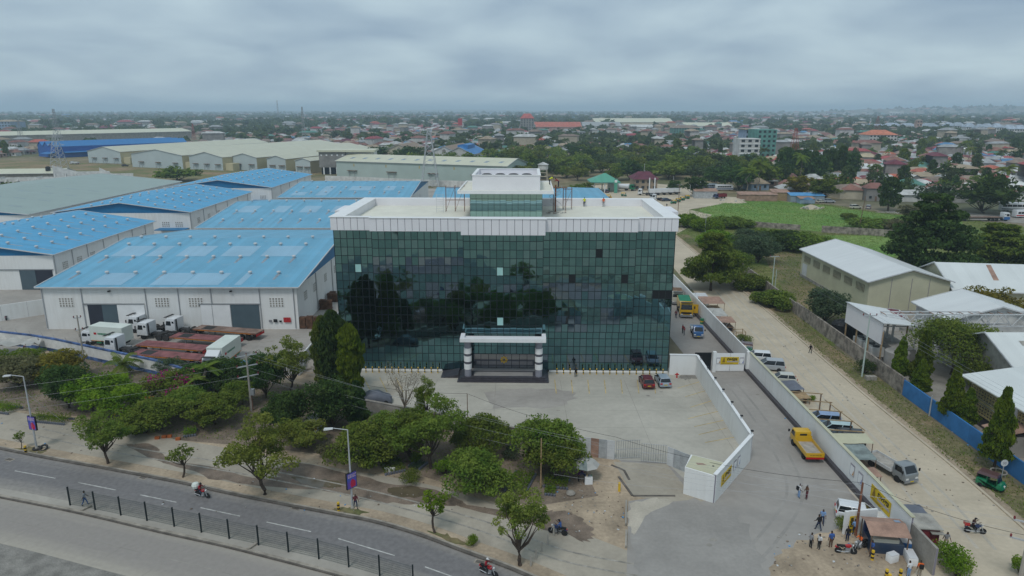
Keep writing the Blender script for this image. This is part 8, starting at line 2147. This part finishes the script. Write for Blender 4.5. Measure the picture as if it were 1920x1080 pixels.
WIRES = 0
def wire(label,a,b,sag=.6,r=.014,m='black',group='overhead wires'):
 a,b = Vector(a),Vector(b); n = 14; pts = [a.lerp(b,i / n) - Vector((0,0,sag * 4 * (i / n) * (1 - i / n))) for i in range(n + 1)]; o = MB().tube(pts,r,4).build('overhead_wire',m); tag(o,label,'wire',group); return o
def tip(P_,z=0,dx_=0,dy_=0): return Vector((P_[1].x + dx_,P_[1].y + dy_,P_[2] - z))
pcT = Vector((PC[1].x - .6,PC[1].y + .3,PC[2])); pbT = tip(PB)
for i,(za,zb,off) in enumerate(((0,0,-1.0),(1.6,.8,-.6),(3.0,1.7,.4),(0,.2,.9))):
 wire(f'pale overhead wire running from the triple crossarm pole across the nursery, {["topmost", "second", "lowest", "outer"][i]} strand',tip(PB,za,.5 * off,.3 * off),tip(PC,zb,-.8,.5 + off * .4),1.3 + .2 * i,.009,'steel')
for i in range(3): wire(f'overhead wire leading from the triple crossarm pole towards the edge of view, {["topmost", "middle", "lowest"][i]} strand',tip(PB,i * 1.5),Vector((-95,62,PB[2] - i * 1.4)),1.0,.009,'steel')
wire('dark thick cable from the thin brown pole to the tin hoarding',tip(PD),G(1152,862) + Vector((0,0,2.8)),.5,.018); wire('dark thick cable from the tin hoarding to the brown pole by the kiosk',G(1152,862) + Vector((0,0,2.8)),tip(PBR),.9,.018); wire('dark thick cable from the brown pole across the junction',tip(PBR),tip(PC,1.2),.5,.018)
wire('thin wire from the thin brown pole along the forecourt wall',tip(PD),G(687,776) + Vector((0,0,4)),.3,.018); wire('guy wire from the first banner lamp down to the hedge',G(69,841) + Vector((0,0,6.9)),G(128,800) + Vector((0,0,.2)),.05,.02,'galv')
for i in range(3): wire(f'street wire from the steel pole along the blue wall, {["kerb side", "middle", "wall side"][i]} strand',tip(PS,.1,-.9 + .9 * i),Vector((56 + i * .9,44,8.2)),.8,.011,'steel')
for i in range(2): wire(f'street wire from the steel pole back to the plot pole, {["kerb side", "wall side"][i]} strand',tip(PS,.1,-.8 + 1.6 * i),tip(PT,.1,-.8 + 1.6 * i),.9,.009,'steel')
for i in range(2): wire(f'service wire from the brown pole to the guardhouse corner, {["upper", "lower"][i]} strand',tip(PBR,.5 * i),Vector((10 - 6 * i,60,5.2 - i)),1.0,.009,'steel')
# pallets beside the warehouse
def pallet_mesh():
 mb = MB()
 for k in range(5): mb.box((-.5 + k * .25,0,.13),(.14,1.0,.025))
 for k in (-.42,0,.42): mb.box((0,k,.06),(1.15,.1,.09))
 return mb.mesh('pallet','pallet')
plm = pallet_mesh(); gp = rnd(8); np_ = 0
STK = [(-37.6 + .0,119.2,14),(-36.3,119.2,15),(-35.0,119.3,14),(-33.8,119.5,12),(-33.0,120.6,12),(-37.3,131.5,13),(-36.1,131.6,12),(-37.2,137,12),(-36.0,137.2,11),(-37.2,139.0,11)]
for si,(x,y,n) in enumerate(STK):
 nm = ['at the warehouse corner','second from the warehouse corner','third from the warehouse corner','fourth from the warehouse corner','nearest the yard wall','in the passage, by the wall','in the passage, outer one','deeper in the passage','deeper in the passage, outer one','deepest in the passage'][si]
 for k in range(n):
  o = obj('pallet',plm,None,(x + gp.uniform(-.05,.05),y + gp.uniform(-.05,.05),.02 + k * .15),gp.uniform(-.06,.06)); tag(o,f'wooden pallet, {OW[k]} from the ground in the stack {nm}','pallet',f'pallet stack {nm}')
# washing on the warehouse wall
for i,(x,w,h,m_) in enumerate(((40.2,.55,.45,'c_grey'),(41.1,.7,.6,'c_black'),(42.0,.45,.35,'c_black'),(43.2,1.3,.9,'p_redbright'))):
 t = thing('laundry',['grey cloth','black shorts','small black cloth','bright red cloth'][i] + ' hung to dry on the warehouse wall','laundry',(-83.3 + x,118.35,1.35)); mb = MB(); n = 5
 for k in range(n): mb.add([(-w / 2 + w * k / n,.03 * (k % 2),0),(-w / 2 + w * (k + 1) / n,.03 * ((k + 1) % 2),0),(-w / 2 + w * (k + 1) / n,.03 * ((k + 1) % 2),h),(-w / 2 + w * k / n,.03 * (k % 2),h)],[(0,1,2,3)])
 mb.build('cloth',m_,t)
# street stalls outside the white wall
def stall(label,loc,rz,w,d,h,roofm,posts=True,tilt=.15,body=None,cat='stall',sagm=False):
 t = thing('market_stall',label,cat,loc,rz,'stalls outside the white wall'); mb = MB(); n = 6; vs = []; g = rnd(label)
 for j in range(n + 1):
  for i in range(n + 1): vs.append((-w / 2 + w * i / n,-d / 2 + d * j / n,h + tilt * (j / n - .5) * d * .4 - (.25 * math.sin(math.pi * i / n) * math.sin(math.pi * j / n) if sagm else 0) + g.uniform(-.03,.03)))
 mb.add(vs,[(j * (n + 1) + i,j * (n + 1) + i + 1,(j + 1) * (n + 1) + i + 1,(j + 1) * (n + 1) + i) for j in range(n) for i in range(n)]); mb.build('roof_sheet',roofm,t)
 for sx_ in (-1,1):
  for sy in (-1,1): MB().tube([(sx_ * (w / 2 - .15),sy * (d / 2 - .15),0),(sx_ * (w / 2 - .15),sy * (d / 2 - .15),h - .05)],.045,5).build('post','timber',t)
 if body: MB().bb(-w / 2 + .3,w / 2 - .3,-d / 2 + .3,d / 2 - .4,.75,.85).build('table_top',body,t); mb = MB(); mb.bb(-w / 2 + .4,-w / 2 + .5,-d / 2 + .4,d / 2 - .5,0,.75); mb.bb(w / 2 - .5,w / 2 - .4,-d / 2 + .4,d / 2 - .5,0,.75); mb.build('trestle','timber',t)
 return t
XS = 37.9
stall('stall with rusty tin roof on posts nearest the dump truck',(38.6,129.5,.018),0,4.2,4.5,2.4,'tin_rust',body='timber_pale'); stall('low tin stall beside the rusty roofed one',(37.6,134,.03),0,3,3.4,2.1,'tin_white'); stall('stall with pale sacking roof along the razor wire wall',(37.6,122.6,.03),0,3.2,4.4,2.0,'tarp_canvas',body='timber'); stall('stall with pinkish tin roof in the middle of the razor wire wall',(37.9,118.2,.03),0,3.2,3.2,1.9,'tin_rust',body='timber')
t = thing('timber_crate','open timber crate frame at the end of the stalls','crate',(38.9,113.0,.03));
for x in (-.8,.8):
 for y in (-.8,.8): MB().box((x,y,.8),(.1,.1,1.6)).build('post','timber_pale',t)
for zz in (.15,.8,1.5):
 for (a,b) in (((-.8,-.8),(.8,-.8)),((.8,-.8),(.8,.8)),((-.8,.8),(.8,.8)),((-.8,-.8),(-.8,.8))): MB().beam((a[0],a[1],zz),(b[0],b[1],zz),.07).build('rail','timber_pale',t)
stall('table with crumpled black tarpaulin beside the beige hatchback',(38.2,89.2,.03),.1,3.0,3.0,1.3,'tarp_grey',body='timber',sagm=True); stall('wooden table stall at the end of the timber frames',(38.6,86.2,.03),.1,2.2,1.6,1.0,'timber_pale',body='timber')
for i in range(5):
 y = 83.6 - i * 2.75; t = thing('shade_structure',f'timber post and beam shade frame, {["first from the wooden table", "second", "third", "fourth", "last before the cream roof"][i]} over the parked cars','frame',(XR + .2,y,.03),0,'timber shade frames'); MB().beam((0,0,2.75),(4.6,.1,2.35),.1).build('beam','timber_pale',t); MB().box((4.4,.1,1.18),(.12,.12,2.36)).build('post','timber',t)
mb = MB(); t = thing('shade_structure','diagonal timber batten lying along the shade frames','frame',(XR + 4.5,81.5,.018),0,'timber shade frames'); mb.beam((-.4,0,2.5),(.5,-8.5,2.4),.08); mb.build('beam','timber_pale',t)
stall('stall with long cream sheet roof next to the timber frames',(38.0,71.2,.03),0,4.4,2.2,2.3,'cream_wall'); stall('stall under grey-green netting next to the cream roof',(37.3,68.2,.03),0,3.0,3.2,2.2,'tarp_net',sagm=True,body='timber'); stall('stall table with slate sheet at the end of the white wall',(37.6,58.6,.03),0,3.4,2.0,1.1,'tarp_grey',body='timber'); stall('stall with brown sheet roof between netting and slate table',(36.9,64.6,.03),0,1.9,1.8,1.8,'tin_rust')
t = thing('bucket','white bucket with green lid behind the wall end','bucket',(36.6,60.6,.6)); MB().lathe((0,0,0),[(.16,0),(.2,.4)],10).build('pail','white_paint',t); MB().lathe((0,0,.4),[(.21,0),(.21,.06)],10).build('lid','p_green',t)
# kiosk corner
kb = thing('twiga_board','white standing board with yellow twiga sign at the kiosk corner','sign board',G(1600,1000),R(8)); MB().bb(-1.1,2.1,-.1,.1,0,2.4).build('panel','white_wall',kb)
sg = sign('yellow twiga sign turned upright on the standing white board',kb.location + Matrix.Rotation(R(8),3,'Z') @ Vector((-.25,-.13,1.05)),R(8),1.7,.8); sg.rotation_euler = (Matrix.Rotation(R(8),3,'Z') @ Matrix.Rotation(R(-90),3,'Y')).to_euler()
kk_ = thing('kiosk','food kiosk with pinkish tin roof and blue counter at the corner','kiosk',G(1655,1028),R(-8)); mb = MB(); mb.add([(-1.7,-1.3,2.0),(1.7,-1.3,2.0),(1.7,.2,2.5),(-1.7,.2,2.5),(-1.7,1.5,2.15),(1.7,1.5,2.15)],[(0,1,2,3),(3,2,5,4)]); mb.build('roof','tin_rust',kk_); MB().bb(-1.4,1.4,-.9,1.2,.0,1.0).build('counter','p_darkblue',kk_); MB().bb(-1.4,1.4,.9,1.2,1.0,2.1).build('back_wall','p_navy',kk_); MB().bb(-1.2,1.0,-.7,-.2,1.0,1.35).build('goods','p_cream',kk_); mb = MB(); mb.add([(.9,.4,2.47),(1.4,.4,2.47),(1.4,.9,2.36),(.9,.9,2.36)],[(0,1,2,3)]); mb.build('solar_panel','w_blue',kk_)
for x in (-1.5,1.5):
 for y in (-1.15,1.35): MB().box((x,y,1.0),(.08,.08,2.0)).build('post','timber',kk_)
rk = thing('kiosk','dark red corrugated kiosk with earth roof beside the street','kiosk',G(1722,1016),R(-6)); MB().bb(-1.2,1.2,-.9,.9,0,1.9).build('wall','brick_red',rk); MB().box((0,.2,2.0),(2.8,2.6,.08)).build('roof','asbestos',rk); MB().box((.9,-1.1,1.7),(1.1,.5,.06)).build('awning','asbestos',rk)
for (lab,px_,w,d,h,m_,a) in (('white chest freezer with open lid behind the freezer cart',(1672,1052),.9,.6,.7,'white_paint',20),('long white freezer box on the grass by the kiosk',(1706,1052),.75,1.5,.7,'white_paint',-12),('blue and white cart box beside the kiosk',(1692,1030),1.2,.8,.9,'p_blue',-20)):
 t = thing('freezer',lab,'freezer',G(*px_),R(a)); mb = MB(); mb.box((0,0,h / 2),(w,d,h)); obj('cabinet',bevel_mesh(mb,'cabinet',m_,.04,2),t); MB().box((0,0,h + .04),(w * .96,d * .96,.07)).build('lid','p_white',t)
for (lab,px_,l_,w,a) in (('grey plank bench lying in the grass by the red kiosk',(1738,1030),1.6,.35,-40),('blue painted bench beside the kiosk counter',(1690,1018),1.8,.4,-15)):
 t = thing('bench',lab,'bench',G(*px_),R(a)); MB().box((0,0,.42),(l_,w,.06)).build('seat','p_blue' if 'blue' in lab else 'concrete_lane',t)
 for s_ in (-1,1): MB().box((s_ * l_ * .4,0,.2),(.08,w * .9,.4)).build('leg','timber',t)
# vendor under the patched umbrella
um = thing('umbrella','patched grey and teal umbrella shading the roadside vendors','umbrella',G(1098,900)); MB().tube([(0,0,0),(0,0,2.3)],.03,6).build('pole','steel',um)
for k in range(8):
 a0,a1 = k * .785,(k + 1) * .785; mb = MB(); mb.add([(0,0,2.45),(.9 * math.cos(a0),.9 * math.sin(a0),2.25),(1.45 * math.cos(a0),1.45 * math.sin(a0),1.85),(1.45 * math.cos(a1),1.45 * math.sin(a1),1.85),(.9 * math.cos(a1),.9 * math.sin(a1),2.25)],[(0,1,4),(1,2,3,4)]); mb.build('canopy_panel','tarp_net' if k in (1,5) else 'tarp_canvas',um)
cb2 = thing('cool_box','white cool box with bottles beside the vendors','cool box',G(1103,906),R(5)); MB().box((0,0,.4),(.8,.6,.8)).build('box','white_paint',cb2)
for k in range(5): MB().lathe((-.3 + k * .15,0,.8),[(.035,0),(.035,.18),(.015,.26)],6).build('bottle',['p_navy','p_yellow','black','p_navy','p_green'][k],cb2)
# small items
for i,(x,y) in enumerate(((295,823),(308,821),(318,820),(334,825))):
 t = thing('crate',f'orange plastic crate below the feathery tree, {["first", "second", "third", "last"][i]} towards the dirt path','crate',G(x,y),R(8),'orange crates at the nursery edge'); MB().box((0,0,.15),(.5,.34,.3)).build('body','crate_orange',t)
for i,(x,y) in enumerate(((724,884),(731,884),(738,884))):
 t = thing('bucket',f'white paint bucket used as plant pot, {["left", "middle", "outer"][i]} one of the three by the seedling bed','bucket',G(x,y),0,'white buckets by the seedling bed'); MB().lathe((0,0,0),[(.15,0),(.19,.42),(.16,.42)],10).build('pail','white_paint',t)
nt2 = thing('nursery_table','rough wooden table with red crate by the grey wall corner','table',G(690,795)); MB().box((0,0,.75),(1.8,1.0,.06)).build('table_top','timber_pale',nt2)
for x in (-.8,.8):
 for y in (-.4,.4): MB().box((x,y,.37),(.07,.07,.74)).build('leg','timber',nt2)
sr = thing('boulder','pale boulder on the dirt beside the seedling bed','boulder',G(1070,927)); MB().lathe((0,0,0),[(.4,0),(.5,.15),(.35,.35),(.1,.42)],7).build('stone','concrete_old',sr)
cvs = thing('canvas_shelter','sagging pale canvas shelter outside the depot wall','shelter',G(22,665)); mb = MB(); n = 8; mb.add([(-4 + i,-1.8 + j * .9,2.4 - .5 * math.sin(i * .9) ** 2 - .25 * j * (j % 2)) for j in range(5) for i in range(9)],[(j * 9 + i,j * 9 + i + 1,(j + 1) * 9 + i + 1,(j + 1) * 9 + i) for j in range(4) for i in range(8)]); mb.build('canvas','tarp_canvas',cvs,smooth=True)
for x in (-3.6,3.6):
 for y in (-1.5,1.5): MB().tube([(x,y,0),(x,y,2.3)],.05,5).build('post','timber',cvs)
fh_ = thing('hydrant','red fire hydrant in the forecourt corner by the white wall','hydrant',G(1269,708)); MB().lathe((0,0,0),[(.14,0),(.1,.1),(.1,.6),(.14,.62),(.05,.75)],8).build('barrel','tail_red',fh_); MB().beam((-.3,0,.5),(.3,0,.5),.12).build('outlet','tail_red',fh_)
blob('gravel_heap',((1275,703),(1290,699),(1305,701),(1308,708),(1292,712),(1275,710)),.03,'gravel',21)
dr = thing('oil_drum','green drum with yellow band by the razor wire wall','drum',G(1316,607)); MB().lathe((0,0,0),[(.35,0),(.35,1.0)],12).build('barrel','p_green',dr); MB().lathe((0,0,0),[(.36,.4),(.36,.6)],12).build('band','p_yellow',dr)
ss_ = thing('road_sign','round white speed sign on a post by the blue wall','road sign',G(1876,905)); MB().tube([(0,0,0),(0,0,2.3)],.04,6).build('post','galv',ss_); fcs = MB().lathe((0,-.05,2.3),[(.38,0),(.38,.03)],18,axis='Y').build('disc','tin_white',ss_); text_mesh('50',.38,'joint_grey','numerals',ss_,Matrix.Translation((0,-.07,2.17)) @ Matrix.Rotation(math.pi / 2,4,'X'),align='CENTER')
pr = thing('planter_ring','round concrete planter ring at the foot of the pointed mast tree','planter',(52.4,67.4,0)); MB().tube([(.75 * math.cos(a * .5236),.75 * math.sin(a * .5236),.35) for a in range(13)],.09,6,cap=False).build('ring','concrete_old',pr)
for i in range(5): mb = MB(); a = i * 1.257; mb.tube([(.75 * math.cos(a),.75 * math.sin(a),0),(.75 * math.cos(a),.75 * math.sin(a),.35)],.05,5); mb.build('leg','concrete_old',pr)
bk = thing('block_pile','pile of loose blocks on the verge below the steel pole','blocks',G(1632,712));
for i in range(6): MB().box(((i % 3) * .5 - .5,0,.15 + .3 * (i // 3)),(.45,.8,.28)).build('block','concrete_old',bk)
# sheds and heaps at the field edge
for i,(x,y,w,h,m_,lab) in enumerate(((1386,377,16,4,'tin_rust','rusty tin fence compound behind the rubble heap'),(1448,376,7,5,'timber_pale','orange-brown timber hut at the end of the tin fence'),(1482,379,14,4,'p_steelblue','grey-blue shack with blue sheet roof at the field edge'),(1302,372,10,4.5,'galv','pale grey tin hut beside the white trailers'),(1500,382,6,3,'w_blue','small pale blue kiosk at the field edge'))):
 p = G(x,y); t = thing('tin_hut',lab,'hut',p,R(-4),'huts at the field edge'); MB().bb(0,w,0,5,0,h * .7).build('wall',m_,t); mb = MB(); mb.add([(-.3,-.3,h * .7),(w + .3,-.3,h * .7),(w + .3,5.3,h * .9),(-.3,5.3,h * .9)],[(0,1,2,3)]); mb.build('roof','tarp_blue' if i == 2 else 'tin_rust',t)
def heap(label,p,w,h,m_,seed,name='rubble_heap',cat='rubble'):
 g = rnd(seed); mb = MB(); rings = []
 for z,s_ in ((0,1),(.3,.8),(.65,.45),(1,.1)): rings.append([Vector((w / 2 * s_ * math.cos(a * .628) * g.uniform(.8,1.15),w / 3 * s_ * math.sin(a * .628) * g.uniform(.8,1.15),z * h)) for a in range(10)])
 t = thing(name,label,cat,p); mb.loft(rings); mb.build('heap',m_,t)
 for i in range(14): q = MB(); q.box((g.uniform(-.45,.45) * w,g.uniform(-.3,.3) * w,g.uniform(.1,.5) * h),(g.uniform(.4,1.1),g.uniform(.4,.9),.5),rot=Matrix.Rotation(g.uniform(0,3),3,'Z') @ Matrix.Rotation(g.uniform(-.5,.5),3,'X')); q.build('lump',g.choice(['tarp_canvas',m_,'w_white']),t)
heap('heap of pale rubble and rags beside the tin fence',G(1375,379),12,2,'street_dust',1); heap('sandy heap in the middle of the green field',G(1520,391),9,1.6,'street_dust',2); heap('broken stone heap by the depot yard wall end',G(588,690),5,1.4,'concrete_old',3)
# wear on the ground: patches, tyre tracks, oil, litter
blob('asphalt_patch',((1215,945),(1290,935),(1360,950),(1400,985),(1432,1060),(1440,1120),(1230,1140),(1190,1060),(1180,990)),.0185,'asphalt_patch',31,.5)
blob('asphalt_patch',((900,735),(1010,728),(1080,740),(1050,760),(930,765)),.0142,'concrete_depot',32,.6)
blob('dust_drift',((1180,945),(1230,935),(1260,942),(1215,965),(1190,1000),(1178,980)),.0225,'dust_light',33,.3)
blob('dust_drift',((700,715),(760,718),(740,740),(700,742)),.0145,'dust_light',34,.4)
blob('dust_drift',((1560,860),(1610,900),(1650,950),(1640,965),(1590,920)),.026,'dust_light',35,.2)
def tracks(pts,gap,w,z,m_):
 c = catmull([G(*p) for p in pts],6)
 for s_ in (-1,1):
  l_ = offset(c,s_ * gap / 2); strip('tyre_track',offset(l_,w / 2),offset(l_,-w / 2),z,m_,across=1)
tracks(((1360,530),(1440,610),(1530,700),(1640,810),(1760,930),(1850,1030)),1.5,.32,.0245,'dust_light'); tracks(((1335,530),(1410,612),(1495,705),(1590,810),(1690,930),(1760,1060)),1.6,.3,.0246,'dust_light')
tracks(((1372,720),(1420,780),(1470,860),(1490,930),(1440,1010),(1360,1090)),1.5,.3,.0205,'asphalt_patch')
tracks(((30,800),(200,838),(380,868),(520,893),(700,930),(900,985),(1050,1040),(1200,1070)),1.5,.22,.0168,'tyre_mark'); tracks(((120,590),(220,660),(330,640),(470,640),(560,630)),1.9,.3,.0095,'tyre_mark')
for i,(x,y,r) in enumerate(((1337,1012,.35),(1330,1022,.3),(1490,790,.3),(1520,885,.4),(1215,742,.3),(1240,735,.25),(1046,770,.25),(300,655,.6),(450,640,.5),(1500,1000,.3),(1420,740,.3))):
 p = G(x,y); g = rnd(i); sheet('oil_stain',[(p.x + r * math.cos(a * .63) * g.uniform(.6,1.2),p.y + r * .8 * math.sin(a * .63) * g.uniform(.6,1.2)) for a in range(10)],.0275,'concrete_old')
g = rnd(55); lit = MB()
for (x0,x1,y0,y1,n) in ((1040,1170,900,1000,70),(1450,1760,1000,1075,90),(300,1000,820,960,160),(0,300,780,850,40),(1400,1640,600,800,60),(1650,1900,760,960,90),(1300,1600,372,400,60)):
 for k in range(n):
  p = G(g.uniform(x0,x1),g.uniform(y0,y1)); s_ = g.uniform(.06,.2); lit.box((p.x,p.y,.05),(s_,s_ * g.uniform(.4,1),.05),g.choice([0,1,1,1,3,3,2] if k % 2 else [1,3]),g.uniform(0,3))
tag(lit.build('litter',['tin_white','concrete_old','tarp_blue','dirt_dark']),'scraps of litter and small stones strewn over the verges','litter',kind='stuff')
# ================================================================== HAZE
m = bpy.data.materials.new('haze_air'); m.use_nodes = True; t = m.node_tree; t.nodes.clear(); o_ = t.nodes.new("ShaderNodeOutputMaterial"); v_ = t.nodes.new("ShaderNodeVolumePrincipled")
v_.inputs['Color'].default_value = (0.68,0.86,1.0,1); v_.inputs['Density'].default_value = 0.00019; v_.inputs['Anisotropy'].default_value = 0.0
t.links.new(v_.outputs[0],o_.inputs['Volume']); M['haze_air'] = m
hz_ = MB().bb(-16200,16200,-720,22200,-1.6,130).build('haze','haze_air'); tag(hz_,'thin bluish haze over the whole town','haze',kind='stuff')
